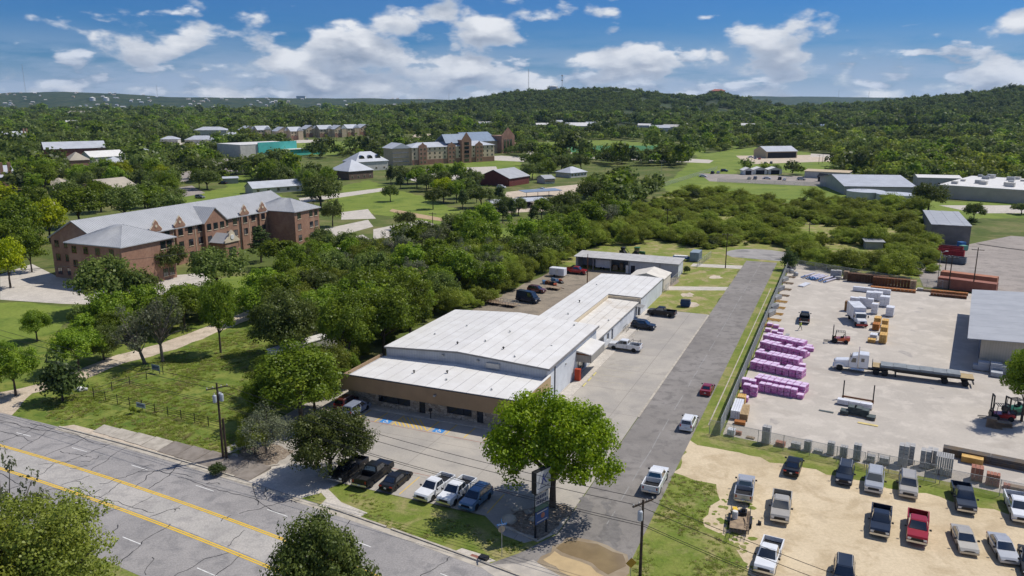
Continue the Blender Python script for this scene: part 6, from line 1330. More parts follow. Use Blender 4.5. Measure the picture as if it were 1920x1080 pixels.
for i, (q, m) in enumerate([([(770, 318), (930, 312), (935, 325), (800, 345), (770, 338)], SLAB), ([(595, 432), (690, 412), (700, 425), (610, 450)], SLAB), ([(640, 398), (690, 392), (705, 410), (640, 412)], SLAB), ([(700, 430), (790, 412), (830, 425), (780, 442), (700, 448)], SLAB), ([(0, 515), (60, 495), (110, 520), (190, 530), (280, 520), (380, 512), (400, 530), (260, 572), (120, 570), (0, 562)], SLAB), ([(590, 462), (680, 440), (700, 452), (600, 478)], SLAB), ([(560, 372), (640, 362), (720, 352), (722, 358), (640, 370), (565, 380)], SLAB), ([(310, 355), (360, 348), (385, 362), (330, 372)], OLDPAVE),
                            ([(300, 330), (420, 310), (520, 320), (420, 322), (340, 342)], OLDPAVE), ([(360, 300), (460, 296), (460, 304), (370, 310)], OLDPAVE), ([(950, 360), (1090, 345), (1110, 352), (1050, 395), (930, 400)], GRAVEL), ([(990, 282), (1340, 300), (1330, 306), (985, 292)], SLAB), ([(1310, 325), (1500, 330), (1600, 345), (1590, 352), (1330, 340)], OLDPAVE), ([(1380, 292), (1560, 290), (1580, 302), (1400, 308)], GRAVEL), ([(1520, 288), (1700, 296), (1700, 300), (1520, 294)], SLAB), ([(1760, 385), (1920, 385), (1930, 400), (1830, 400)], SLAB), ([(1330, 300), (1400, 262), (1410, 262), (1345, 302)], LAWN), ([(80, 235), (100, 225), (106, 225), (92, 237)], SLAB), ([(820, 296), (940, 292), (1010, 296), (1000, 304)], SLAB), ([(300, 270), (420, 264), (600, 262), (600, 267), (300, 276)], SLAB)]):
    patch('pavement', q, .024 + i * .0008, m, .25, 12)
patch('footpath', [(735, 392), (790, 402), (890, 420), (890, 424), (780, 408), (730, 396)], .05, mat('path_tan', (.46, .33, .19)), .2, 6)
patch('dirt_track', [(448, 552), (520, 525), (528, 530), (460, 560)], .05, MATS['path_tan'], .3, 6)
# ================================================================= POLES, WIRES
def pole(lab, base, h, arms=(0.95,), r=.16, yaw=0.0, trans=0, lamp=False, m=WOODP, name='utility_pole', armL=1.3):
    t = thing(name, lab, 'utility pole' if not lamp else 'light pole', base, yaw)
    MB().tube([(0, 0, 0), (0, 0, h)], r, 10, r * .65).build('pole', m, t)
    for k_ in arms:
        a_ = MB().bb(-armL, armL, -.07, .07, h * k_, h * k_ + .13).build('crossarm', WOODP, t)
        for x in (-armL + .1, -.5, .5, armL - .1): MB().lathe([(.03, h * k_ + .13), (.07, h * k_ + .2), (.07, h * k_ + .3), (.02, h * k_ + .34)], 8, x, 0).build('insulator', PALEW, a_)
    for k_ in range(trans):
        x, y = ((-.42, -.1), (.42, -.1), (.3, .45))[k_]
        o = MB().lathe([(.2, 0), (.24, .05), (.24, .85), (.2, .95), (.08, 1.0)], 14).build('transformer', mat('transformer_grey', (.45, .48, .52), r=.5), t); o.location = (x, y, h * .76)
        MB().lathe([(.03, 1.0), (.06, 1.1), (.03, 1.25)], 8, .0, .0).build('bushing', PALEW, o)
    if lamp: MB().tube([(0, 0, h - .4), (1.2, 0, h)], .04, 5).build('lamp_arm', STEEL, t); MB().bb(1.0, 1.7, -.14, .14, h - .06, h + .08).build('lamp_head', WHT, t)
    return t
P1 = G(419, 861); P2 = G(1200, 1082)
pole('tall dark pole with three transformers beside the left driveway', P1, HT(P1, 718), (.93,), .17, R(-25) + R(60), 3)
pole('short dark stub pole standing beside the transformer pole', G(425, 862), 5.6, (), .17)
pole('dark pole with transformer standing at the side road junction', P2, HT(P2, 937), (.95,), .16, R(35), 1)
for x, y, yt, lab, kw in ((1250, 438, 392, 'dark pole behind the rear lawn in the scrub', {}), (1360, 503, 437, 'dark pole beside the turning circle drive', {}), (1514, 470, 418, 'dark pole in the scrub right of the turning circle', {}), (1770, 525, 478, 'pole left of the paired red containers', {}), (1778, 543, 480, 'second leaning pole before the paired containers', {}), (1823, 548, 464, 'tall pole right of the paired containers', {}), (1101, 532, 476, 'tan light pole standing in the rear yard', dict(m=RUST, r=.13, arms=())), (405, 535, 488, 'pole before the brick residence hall', {}), (587, 468, 440, 'short pole at the right end of the residence hall', {}), (812, 448, 398, 'pole on the campus drive', {}), (918, 420, 372, 'pole left of the carport', {}), (1103, 400, 372, 'pole right of the carport', {}), (405, 330, 308, 'left pole of the campus street trio', dict(arms=())), (418, 332, 310, 'right pole of the campus street trio', dict(arms=())), (411, 332, 306, 'middle pole of the campus street trio', dict(arms=())), (1535, 308, 290, 'pole near the machine shop', {}), (1542, 306, 288, 'second pole near the machine shop', {}), (1795, 335, 308, 'pole behind the factory', {}), (1820, 336, 308, 'second pole behind the factory', {})):
    b_ = G(x, y); kw = dict(arms=(.94,), r=.15, yaw=R(-23)) | kw; pole(lab, b_, HT(b_, yt), **kw)
for x, y, yt, lab in ((1758, 527, 471, 'light pole with white lamp beside the red skips'), (1732, 392, 368, 'light pole beside the right water tank'), (630, 368, 350, 'small light pole on the campus lawn'), (632, 358, 345, 'slim light pole by the campus drive'), (1240, 322, 300, 'light pole by the campus fields')):
    b_ = G(x, y); pole(lab, b_, HT(b_, yt), (), .09, 0, 0, True, STEEL, 'light_pole')
def wire(lab, pts, sag=.6, r=.03, grp=None):
    P_ = []
    for a, b in zip(pts, pts[1:]):
        a, b = Vector(a), Vector(b)
        for i in range(13): u = i / 12; q = a.lerp(b, u); q.z -= sag * 4 * u * (1 - u); P_.append(q)
    o = MB().tube(P_, r, 4).build('power_line', mat('wire_black', (.03, .03, .03), r=.5)); tag(o, lab, 'wire', grp)
h1, h2 = HT(P1, 718) * .96, HT(P2, 937) * .97
for k_, (dz, dx) in enumerate(((0, -.6), (0, .5), (-2.2, 0), (-2.6, .2))):
    a, b = P1 + Vector((dx, dx, h1 + dz)), P2 + Vector((dx, dx, h2 + dz)); far = a + (a - b).normalized() * 80
    wire(['upper wire strung across the front lot, left strand', 'upper wire strung across the front lot, right strand', 'lower cable strung across the front lot', 'lowest cable strung across the front lot'][k_], [far, a, b, b + Vector((35, -26, -1))], .9)
for k_ in range(2): wire('thin wire running past the brick residence hall', [G(405, 535) + Vector((k_ * .8, 0, 9)), G(200, 600) + Vector((-40, k_ * .8, 9))], .8, .028, 'wires past the residence hall')
for k_ in range(3): wire('thin wire running from the tall pole across the truck court', [G(1823, 548) + Vector((0, k_ * .7, 11.5)), G(1990, 590) + Vector((30, k_ * .7, 11.5))], 1.0, .028, 'wires over the truck court')
# ================================================================= FENCES
mtf, k = newmat('chain_link')
p = k.n('ShaderNodeTexCoord').outputs['Object']; s_ = k.n('ShaderNodeSeparateXYZ', {0: p})
def diag(sg): return k.rng(k.math('ABSOLUTE', k.math('SUBTRACT', k.math('FRACT', k.math('MULTIPLY', k.math('ADD', s_.outputs[0], k.math('MULTIPLY', s_.outputs[2], sg)), 9.0)), .5)), .36, .42)
wl = k.math('MAXIMUM', diag(1.0), diag(-1.0))
fin(k, k.n('ShaderNodeMixShader', {0: k.math('MULTIPLY', wl, .8), 1: k.n('ShaderNodeBsdfTransparent').outputs[0], 2: k.n('ShaderNodeBsdfPrincipled', {'Base Color': (.42, .44, .43, 1), 'Roughness': .5, 'Metallic': .4}).outputs[0]}).outputs[0])
def chain(lab, p0, p1, h=2.1, step=3.0, slats=None, fabric=True, bottom=False, name='chain_link_fence', cat='fence'):
    a, b = Vector((p0[0], p0[1], 0)), Vector((p1[0], p1[1], 0)); L = (b - a).length
    t = thing(name, lab, cat, a, math.atan2((b - a).y, (b - a).x)); n = max(1, round(L / step))
    me = MB().tube([(0, 0, 0), (0, 0, h + .05)], .04, 6).mesh('post', STEEL)
    for i in range(n + 1): link('post', me, t).location = (L * i / n, 0, 0)
    MB().tube([(0, 0, h), (L, 0, h)], .028, 5).build('top_rail', STEEL, t)
    if bottom: MB().tube([(0, 0, .12), (L, 0, .12)], .028, 5).build('bottom_rail', STEEL, t); MB().tube([(0, 0, h * .55), (L, 0, h * .55)], .028, 5).build('middle_rail', STEEL, t)
    if fabric: MB().add([(0, .0, .03), (L, .0, .03), (L, .0, h), (0, .0, h)], [(0, 1, 2, 3)]).build('wire_mesh', mtf, t)
    if slats:
        for i in range(int(L / slats)): MB().bb(i * slats, i * slats + slats * .84, .02, .035, .1, h - .05).build('slat', mat('slat_grey', (.30, .34, .33), c2=(.26, .29, .28), sc=2), t)
    return t
chain('tall slatted chain link fence along the side road', ST.W(53.3, 10.2), ST.W(53.3, 135), 2.4, 3.0, slats=.62)
chain('chain link fence along the front of the lumber yard, left run', YD.W(-2.9, -11.3), YD.W(16.6, -11.6), 2.1, 3.2)
for i in range(2): chain(['left', 'right'][i] + ' leaf of the tall chain link yard gate', YD.W(16.8 + i * 3.9, -11.6), YD.W(20.5 + i * 3.9, -11.6), 2.3, 1.25, None, True, True, 'yard_gate', 'gate')
chain('chain link fence along the front of the lumber yard, right run', YD.W(24.8, -11.6), YD.W(46, -11.4), 2.1, 3.2)
chain('chain link fence closing the back of the lumber yard', YD.W(-16, 110), YD.W(13, 100.8), 2.1, 3.2)
chain('chain link fence between lumber yard and containers', YD.W(13.4, 100.8), YD.W(30, 102.2), 2.1, 3.2)
chain('short chain link fence by the garage', ST.W(28.6, 89), ST.W(28.8, 91.5), 1.8, 1.2); chain('short chain link fence by the storage shed wall', ST.W(28.4, 97.0), ST.W(28.6, 106.4), 1.8, 2.4); chain('chain link fence beside the blue grey container', ST.W(30.4, 121), ST.W(31.5, 137), 1.8, 2.7)
chain('long chain link fence at the right lawn', G(1238, 352), G(1345, 318), 2.2, 4, None); chain('long chain link fence along the far edge of the right lawn', G(1345, 342), G(1585, 352), 2.2, 5, None)
# pipe fences on the left
def pipe_fence(lab, pts, n, rails=(.35, .7, 1.05, 1.3)):
    a, b = G(*pts[0]), G(*pts[1]); t = thing('pipe_fence', lab, 'fence', a, math.atan2((b - a).y, (b - a).x)); L = (b - a).length
    me = MB().tube([(0, 0, 0), (0, 0, 1.5)], .06, 6).mesh('post', BLACK)
    for i in range(n + 1): link('post', me, t).location = (L * i / n, 0, 0)
    for z in rails: MB().tube([(0, 0, z), (L, 0, z)], .028, 5).build('rail', BLACK, t)
pipe_fence('black pipe and rail fence along the highway meadow', ((176, 746), (418, 806)), 10); pipe_fence('black pipe and rail fence along the gravel lane', ((176, 744), (306, 702)), 4, (.6, 1.3))
def board(lab, p, yaw, w_, h, z, c, bars, name='fence_sign', tilt=0.0):
    t = thing(name, lab, 'sign', p, yaw); MB().bb(-w_ / 2, w_ / 2, -.03, 0, z, z + h).build('panel', c, t)
    for i, (x0, x1, y0, y1, m) in enumerate(bars): MB().bb(w_ * x0, w_ * x1, -.04, -.03, z + h * y0, z + h * y1).build('lettering', m, t)
    return t
NAVY = mat('navy_print', (.03, .05, .12))
fy = math.atan2((G(418, 806) - G(176, 746)).y, (G(418, 806) - G(176, 746)).x)
LET = [(-.4 + i * .13, -.4 + i * .13 + .09, .35, .7, NAVY) for i in range(6)]
board('small white sign with dark lettering on the meadow fence', G(266, 770) + Vector((0, -.12, 0)), fy, 1.9, .75, .5, mat('sign_pale', (.52, .54, .55)), LET)
s_ = board('tilted grey blue sign at the leaning trees by the lane', G(293, 700), fy - R(4), 2.1, 1.0, .5, mat('sign_blue', (.22, .27, .36)), [(-.38 + i * .125, -.38 + i * .125 + .085, .3, .72, NAVY) for i in range(6)]); MB().bb(-.9, -.82, 0, .08, 0, .6).build('leg', BLACK, s_); MB().bb(.82, .9, 0, .08, 0, .6).build('leg', BLACK, s_)
o = MB().lathe([(.5, 0), (.62, .25), (.5, .55), (.2, .7)], 9).tube([(.3, 0, .3), (1.0, .3, .2)], .25, 7).build('tarp_heap', WHT, smooth=False); o.location = G(151, 733); tag(o, 'small white tarp heap at the end of the meadow fence', 'tarp')
for x, y in ((250, 775), (246, 680)):
    pass
# ================================================================= SIGNS
p0 = G(1014, 1003); PS = thing('pylon_sign', 'tall dark pylon sign with logo panel and smaller boards under the big tree', 'sign', p0, R(46))
hp = HT(p0, 880)
for x in (-.85, .85): MB().bb(x - .08, x + .08, -.08, .08, 0, hp - .3).build('post', BLACK, PS)
cb = MB().bb(-1.15, 1.15, -.3, .3, hp - 2.35, hp + .05).build('logo_cabinet', BLACK, PS)
MB().bb(-1.08, 1.08, -.325, -.3, hp - 2.28, hp).build('logo_face', mat('sign_face_grey', (.50, .51, .52), c2=(.43, .44, .45), sc=1), cb)
def text(s, size, m, parent, loc, rot, name='lettering', shear=0.0):
    cu = bpy.data.curves.new('t', 'FONT'); cu.body = s; cu.size = size; cu.shear = shear; cu.extrude = .006; cu.align_x = 'CENTER'; o = bpy.data.objects.new('t', cu); COL.objects.link(o)
    me = bpy.data.meshes.new_from_object(o.evaluated_get(bpy.context.evaluated_depsgraph_get())); bpy.data.objects.remove(o); bpy.data.curves.remove(cu); me.materials.clear(); me.materials.append(m)
    q = link(name, me, parent); q.location = loc; q.rotation_euler = rot; return q
text('K', 1.5, mat('logo_blue', (.05, .07, .26)), cb, (.05, -.34, hp - 1.45), (math.pi / 2, 0, 0), 'logo_letter', .25)
MB().bb(-.9, .9, -.335, -.325, hp - 1.85, hp - 1.77).build('underline', NAVY, cb)
for z0, z1, m, nm in ((hp - 3.75, hp - 2.55, mat('white_board', (.50, .51, .51)), 'tenant_board'), (hp - 4.4, hp - 3.85, mat('green_board', (.10, .17, .13)), 'tenant_board'), (hp - 5.85, hp - 4.5, mat('blue_board', (.06, .11, .25)), 'tenant_board')):
    bd = MB().bb(-1.0, 1.0, -.16, -.1, z0, z1).build(nm, m, PS)
    if 'white' in m.name:
        for r_ in range(2):
            for i in range(7 - r_): MB().bb(-.9 + i * .26, -.72 + i * .26, -.17, -.16, z0 + .15 + r_ * .55, z0 + .5 + r_ * .55).build('lettering', NAVY, bd)
    if 'blue' in m.name: MB().lathe([(.3, 0), (.3, .02)], 12).build('emblem', CLAY, bd).matrix_basis = Matrix.Translation((.1, -.165, z0 + .75)) @ Matrix.Rotation(math.pi / 2, 4, 'X'); [MB().bb(-.8, .8, -.17, -.16, z0 + z, z0 + z + .1).build('lettering', PALEW, bd) for z in (.15, 1.15)]
p0 = G(941, 1044); t = thing('stop_sign', 'back of a stop sign with two blue street name blades', 'sign', p0, R(18)); hs = HT(p0, 985)
MB().tube([(0, 0, 0), (0, 0, hs + .35)], .035, 6).build('post', STEEL, t)
o = MB().lathe([(.38, -.008), (.38, .008)], 8).build('sign_plate', mat('plate_back', (.40, .34, .24), r=.4), t); o.matrix_basis = Matrix.Translation((0, .05, hs - .45)) @ Matrix.Rotation(math.pi / 2, 4, 'X') @ Matrix.Rotation(math.pi / 8, 4, 'Z')
b1 = MB().bb(-.5, .5, -.01, .01, hs + .0, hs + .2).build('street_blade', BLUEP, t); b2 = MB().bb(-.5, .5, -.01, .01, hs + .22, hs + .42).build('street_blade', BLUEP, t); b2.rotation_euler = (0, 0, R(80))
for bb_, z in ((b1, hs), (b2, hs + .22)): MB().bb(-.4, .4, -.016, -.01, z + .07, z + .13).build('lettering', WHT, bb_)
p0 = G(1182, 1086); t = thing('warning_sign', 'yellow diamond warning sign by the junction pole', 'sign', p0, R(10)); MB().tube([(0, 0, 0), (0, 0, 2.3)], .035, 6).build('post', STEEL, t); o = MB().bb(-.38, .38, -.012, .012, -.38, .38).build('sign_plate', mat('diamond_yellow', (.52, .30, .04)), t); o.location = (0, -.05, 1.75); o.rotation_euler = (0, R(45), 0)
t = thing('drain_inlet', 'black storm drain box with red grate at the kerb', 'drain', G(907, 1049), R(-30)); MB().bb(-.45, .45, -.35, .35, .02, .35).build('box', BLACK, t); MB().bb(-1.5, -.55, -.4, .2, .03, .06).build('grate', mat('grate_red', (.28, .12, .09)), t)
t = thing('fire_hydrant', 'red fire hydrant beside the residence hall drive', 'hydrant', G(303, 521)); MB().lathe([(.16, 0), (.16, .1), (.11, .12), (.11, .65), (.15, .68), (.1, .85), (.03, .92)], 10).build('barrel', PAINT['red'], t); MB().tube([(-.22, 0, .5), (.22, 0, .5)], .06, 8).build('nozzle', PAINT['red'], t)
t = thing('scoreboard', 'black scoreboard on the sports field', 'scoreboard', G(610, 272), R(4)); MB().bb(-4.5, 4.5, -.2, .2, 2.5, 6.5).build('panel', BLACK, t); [MB().bb(x - .15, x + .15, -.1, .1, 0, 2.5).build('post', STEEL, t) for x in (-3, 3)]; MB().bb(-3.5, 3.5, -.22, -.2, 5.2, 6).build('digits', PALEW, t)
# ---- worker walking behind the black pickup
def person(lab, p, yaw):
    t = thing('person', lab, 'person', p, yaw)
    J = {'pel': (0, 0, .95), 'spine': (.02, 0, 1.2), 'chest': (.04, 0, 1.38), 'neck': (.05, 0, 1.52), 'head': (.07, 0, 1.64), 'top': (.07, 0, 1.74), 'lh': (0, .11, .9), 'lk': (.2, .12, .5), 'la': (.3, .12, .09), 'lt': (.46, .13, .04), 'rh': (0, -.11, .9), 'rk': (-.02, -.12, .48), 'ra': (-.34, -.12, .14), 'rt': (-.24, -.13, .03), 'ls': (.04, .19, 1.42), 'le': (-.1, .27, 1.16), 'lw': (-.02, .3, .92), 'lf': (.02, .3, .82), 'rs': (.04, -.19, 1.42), 're': (.12, -.27, 1.16), 'rw': (.32, -.28, 1.02), 'rf': (.42, -.28, .98)}
    Rr = dict(pel=.15, spine=.14, chest=.16, neck=.06, head=.1, top=.08, lh=.1, lk=.065, la=.045, lt=.04, rh=.1, rk=.065, ra=.045, rt=.04, ls=.08, le=.05, lw=.035, lf=.035, rs=.08, re=.05, rw=.035, rf=.035)
    E_ = [('pel', 'spine'), ('spine', 'chest'), ('chest', 'neck'), ('neck', 'head'), ('head', 'top'), ('pel', 'lh'), ('lh', 'lk'), ('lk', 'la'), ('la', 'lt'), ('pel', 'rh'), ('rh', 'rk'), ('rk', 'ra'), ('ra', 'rt'), ('chest', 'ls'), ('ls', 'le'), ('le', 'lw'), ('lw', 'lf'), ('chest', 'rs'), ('rs', 're'), ('re', 'rw'), ('rw', 'rf')]
    ks = list(J); me = bpy.data.meshes.new('body'); me.from_pydata([J[q] for q in ks], [(ks.index(a), ks.index(b)) for a, b in E_], [])
    o = bpy.data.objects.new('body', me); COL.objects.link(o); sk = o.modifiers.new('skin', 'SKIN'); sb = o.modifiers.new('sub', 'SUBSURF'); sb.levels = sb.render_levels = 1
    for i, q in enumerate(ks): v = me.skin_vertices[0].data[i]; v.radius = (Rr[q], Rr[q]); v.use_root = q == 'pel'
    ev = o.evaluated_get(bpy.context.evaluated_depsgraph_get()); m2 = bpy.data.meshes.new_from_object(ev); bpy.data.objects.remove(o)
    m2.materials.clear(); [m2.materials.append(x) for x in (mat('skin_tone', (.34, .20, .13)), mat('dark_trousers', (.03, .035, .05)), mat('work_shirt', (.10, .11, .13)))]
    for pl in m2.polygons: z = pl.center.z; pl.material_index = 1 if z < .98 and abs(pl.center.y) < .24 else (0 if z > 1.5 or (abs(pl.center.y) > .24 and z < 1.1) else 2)
    link('body', m2, t); VS = mat('hi_vis_yellow', (.62, .74, .06))
    MB().lathe([(.19, .93), (.21, 1.0), (.2, 1.2), (.21, 1.4), (.12, 1.5)], 12).build('vest', VS, t).scale = (.95, 1.15, 1); MB().lathe([(.14, 1.68), (.125, 1.72), (.1, 1.8), (.03, 1.84)], 12, .07, 0).build('hard_hat', WHT, t)
person('worker in yellow vest and white hard hat walking behind the black pickup', G(1500, 619) + Vector((0, 0, .02)), R(-60))
# ================================================================= HILLS
HILLS = [([640, 700, 830, 900, 960, 1060, 1150, 1230, 1300, 1340, 1380, 1440, 1520, 1600], [209, 207, 196, 188, 179, 173.5, 172, 180.5, 185, 177, 188, 200, 208, 211], 2300, 620),
         ([1400, 1500, 1600, 1700, 1800, 1870, 1920, 2000, 2200, 2600], [211, 204, 198, 188, 181, 169.5, 166, 163, 160, 166], 1900, 480),
         ([-900, -300, 0, 60, 120, 240, 300, 340, 500, 700, 860, 1000, 1200], [178, 176, 177, 175, 173.5, 176, 180, 183, 184, 185, 187, 192, 198], 5200, 1100),
         ([1100, 1300, 1400, 1500, 1700, 1850, 2100, 2700], [196, 187, 181, 182, 184, 184, 182, 180], 6800, 1000)]
from mathutils import noise as mnoise
def hillz(x, y):
    if y < 1100: return 0.0
    u = 960 + F * x / y; z = 0.0
    for pxs, pys, R0, w_ in HILLS:
        if u < pxs[0] or u > pxs[-1]: continue
        top = CH + (HOR - np.interp(u, pxs, pys)) / F * R0 * 1.03
        edge = min(1, (u - pxs[0]) / 60, (pxs[-1] - u) / 60)
        z = max(z, top * edge * math.exp(-((y - R0) / w_) ** 2))
    return max(0, z - 2.0)
us = np.linspace(-100, 2020, 200); ys = np.concatenate([np.linspace(1120, 3600, 84), np.linspace(3680, 9500, 50)])
hv = []; 
for yy_ in ys:
    for u in us:
        x = (u - 960) / F * yy_; z = hillz(x, yy_); hv.append((x, yy_, z + (mnoise.noise(Vector((x * .006, yy_ * .006, 0))) * 6 if z > 8 else 0) + (.4 if yy_ > 2550 else (-.5 if z < .5 else 0))))
nu = len(us); hf = [(j * nu + i, j * nu + i + 1, (j + 1) * nu + i + 1, (j + 1) * nu + i) for j in range(len(ys) - 1) for i in range(nu - 1)]
me = bpy.data.meshes.new('hills'); me.from_pydata(hv, [], hf); me.shade_smooth()
HM = ground_mat('hill_woodland', [(.022, .040, .016), (.042, .064, .024), (.075, .085, .04), (.006, .018, .07)], bump=1.0, bsc=.03)
me.materials.append(HM); struct(link('hills', me))
# masts, tank and houses on the hills
def on_hill(px, y): x = (px - 960) / F * y; return Vector((x, y, hillz(x, y)))
def mast(lab, px, y, h, r=1.2, dish=False):
    t = thing('radio_mast', lab, 'mast', on_hill(px, y)); m = MB()
    for k_ in range(3):
        a = k_ * 2.094; m.tube([(math.cos(a) * r, math.sin(a) * r, 0), (math.cos(a) * r * .6, math.sin(a) * r * .6, h)], .28, 4)
    m.build('legs', STEEL, t); m = MB()
    for i in range(int(h / 6)):
        z = i * 6; m.tube([(r, 0, z), (-r * .5, r * .86, z + 6)], .15, 4); m.tube([(-r * .5, r * .86, z), (-r * .5, -r * .86, z + 6)], .15, 4)
    m.build('lattice', STEEL, t)
    if dish: [MB().lathe([(2.2, h - z), (2.6, h - z + 1.5), (2.2, h - z + 3)], 10).build('antenna_ring', PALEW, t) for z in (3, 16)]
mast('taller slim mast on the central hill', 990, 2290, 70); mast('mast with antenna rings on the central hill', 1051, 2290, 48, 1.8, True); mast('slim mast on the far left ridge', 75, 5150, 175, 2.0); mast('short mast on the far left ridge crest', 314, 5150, 70, 2.0); mast('tower on the far ridge left of the hill', 845, 5150, 45, 2.5)
for i, px in enumerate((1555, 1610, 1690, 1785)): mast('distant pylon on the far right ridge', px, 6700, 55, 2.0); bpy.data.objects[[o.name for o in COL.objects if o.name.startswith('radio_mast')][-1]]['group'] = 'pylons on the far right ridge'
p = on_hill(1036, 2270); t = thing('hill_tank', 'white water tank on the crest of the central hill', 'tank', p + Vector((0, 0, -2))); MB().lathe([(11, 0), (11, 20), (8, 22), (1, 23)], 24).build('shell', WHT, t); MB().lathe([(11.3, 19.6), (11.3, 20.2)], 24).build('rim', PALEW, t)
p = on_hill(1336, 2270); t = thing('hill_house', 'red roofed house on top of the hill', 'house', p + Vector((0, 0, 2))); MB().bb(-18, 18, 0, 16, 0, 9).build('wall', mat('red_house', (.34, .12, .09)), t); hip_roof(t, -18, 18, 0, 16, 9, 14, MATS['far_red_roof'], 1.5)
rr = random.Random(31)
for i in range(110):
    px = rr.choice((rr.uniform(0, 110), rr.uniform(150, 300), rr.uniform(300, 520), rr.uniform(520, 800))); y = rr.uniform(3600, 5000)
    p = on_hill(px, y); t = thing('ridge_house', 'tiny pale house of the town below the far left ridge', 'house', p, rr.uniform(-.5, .5), 'town below the far ridge'); s_ = rr.uniform(9, 18); MB().bb(-s_ / 2, s_ / 2, 0, 9, -3, 5).build('wall', PALEW if i % 3 else TAN, t); gable_roof(t, -s_ / 2, s_ / 2, 0, 9, 5, 8, RFS[i % 4], 'x', .6, .3)
for px, y, s_, lab in ((695 / 1, 5000, 60, 'long white building on the crest of the far ridge'),):
    p = on_hill(575, 5100); t = thing('ridge_hall', lab, 'building', p); MB().bb(-28, 28, 0, 20, -3, 14).build('wall', WHT, t); MB().bb(-29, 29, -1, 21, 14, 15).build('roof', WHITEROOF, t)
for px, lab in ((195, 'left white storage tank below the far left ridge'), (220, 'right white storage tank below the far left ridge')):
    t = thing('storage_tank', lab, 'tank', on_hill(px, 4300)); MB().lathe([(14, -2), (14, 14), (1, 19)], 20).build('shell', WHT, t); MB().lathe([(14.4, 13.4), (14.4, 14.2)], 20).build('rim', PALEW, t)
# ================================================================= TREES
LEAFM = {'pecan': leafmat('leaf_bright', (.105, .165, .018), (.215, .30, .03), (.35, .41, .045)), 'oak': leafmat('leaf_oak', (.085, .120, .028), (.165, .210, .048), (.27, .305, .08)), 'elm': leafmat('leaf_elm', (.115, .185, .012), (.245, .335, .018), (.38, .45, .028)),
         'mesq': leafmat('leaf_mesquite', (.165, .215, .028), (.295, .345, .05), (.42, .445, .08)), 'cedar': leafmat('leaf_cedar', (.048, .076, .022), (.092, .126, .036), (.15, .185, .06)), 'feather': leafmat('leaf_feather', (.22, .29, .05), (.38, .45, .085), (.52, .56, .13)), 'grey': leafmat('leaf_greyish', (.11, .125, .065), (.19, .205, .115), (.27, .28, .165)), 'lime': leafmat('leaf_lime', (.24, .30, .016), (.42, .48, .022), (.52, .54, .03))}
def crown(name, seed, m, W_, zc, rz, ncl, nlv, cr, leaf, shell=.55, flat=.75, lobes=.28, cone=0.0, droop=0.0):
    """leaf faces gathered in clumps through the crown; each clump its own tint"""
    rg = np.random.default_rng(seed); cs = []
    ph = rg.uniform(0, 6.28, 6)
    while len(cs) < ncl:
        d = rg.normal(size=3); d /= np.linalg.norm(d); az = math.atan2(d[1], d[0])
        if d[2] < -.55: continue
        q = (shell + (1 - shell) * rg.random()) if rg.random() < .8 else rg.random()
        lb = 1 + lobes * (math.sin(2 * az + ph[0]) * .5 + math.sin(3 * az + ph[1] + 2 * d[2]) * .5 + math.sin(5 * az + ph[2] + 3 * d[2]) * .35)
        c = d * q * lb * np.array([W_ / 2 - cr * .7, W_ / 2 - cr * .7, rz - cr * .5]); h = (c[2] + rz) / (2 * rz)
        if cone: c[:2] *= max(.08, 1.15 - cone * h)
        cs.append(c)
    cs = np.array(cs); n = ncl * nlv; ci = np.repeat(np.arange(ncl), nlv)
    d = rg.normal(size=(n, 3)); d /= np.linalg.norm(d, axis=1)[:, None]
    rad = cr * (.35 + .65 * rg.random(n) ** .6) * np.repeat(rg.uniform(.65, 1.25, ncl), nlv)
    pos = cs[ci] + d * rad[:, None] * np.array([1, 1, flat]); pos[:, 2] += zc - droop * rg.random(n) * cr
    nr = d + rg.normal(size=(n, 3)) * .55 + np.array([0, 0, .42]) + .35 * cs[ci] / (W_ / 2); nr /= np.linalg.norm(nr, axis=1)[:, None]
    ref = rg.normal(size=(n, 3)); u = np.cross(nr, ref); u /= np.linalg.norm(u, axis=1)[:, None] + 1e-9; v = np.cross(nr, u)
    s = leaf * rg.uniform(.55, 1.3, n); a = s[:, None]
    V = np.stack([pos - u * a * .5, pos + v * a * .38, pos + u * a * .5, pos - v * a * .38], 1).reshape(-1, 3)
    me = bpy.data.meshes.new(name); me.vertices.add(4 * n); me.loops.add(4 * n); me.polygons.add(n)
    me.vertices.foreach_set('co', V.ravel().astype('f')); me.loops.foreach_set('vertex_index', np.arange(4 * n, dtype='i')); me.polygons.foreach_set('loop_start', np.arange(0, 4 * n, 4, dtype='i'))
    me.update(); at = me.attributes.new('tint', 'FLOAT', 'FACE'); tv = np.clip(np.repeat(rg.normal(.45, .2, ncl), nlv) + rg.normal(0, .13, n), 0, 1); at.data.foreach_set('value', tv.astype('f'))
    me.materials.append(m); return me, cs + np.array([0, 0, zc])
def trunk(seed, cs, r, zc, m, nb=7, lean=(0, 0), base_h=.35):
    rr = random.Random(seed); mb = MB(); top = Vector((lean[0], lean[1], zc * (base_h + .25))); f = Vector((lean[0] * .5, lean[1] * .5, zc * base_h))
    mb.tube([(0, 0, -.3), (lean[0] * .15, lean[1] * .15, .4), f], r * 1.15, 8, r * .8); mb.tube([f, f.lerp(top, .5) + Vector((.1, -.1, 0)), top], r * .78, 7, r * .45)
    idx = rr.sample(range(len(cs)), min(nb, len(cs)))
    for i in idx:
        e = Vector(cs[i]); s_ = f.lerp(top, rr.uniform(.0, .9)); mid = s_.lerp(e, .5) + Vector((rr.uniform(-.4, .4), rr.uniform(-.4, .4), rr.uniform(.1, .6))); mb.tube([s_, mid, e], r * rr.uniform(.3, .5), 5, r * .08, False)
    return mb.mesh('trunk', m)
PROTO = {}
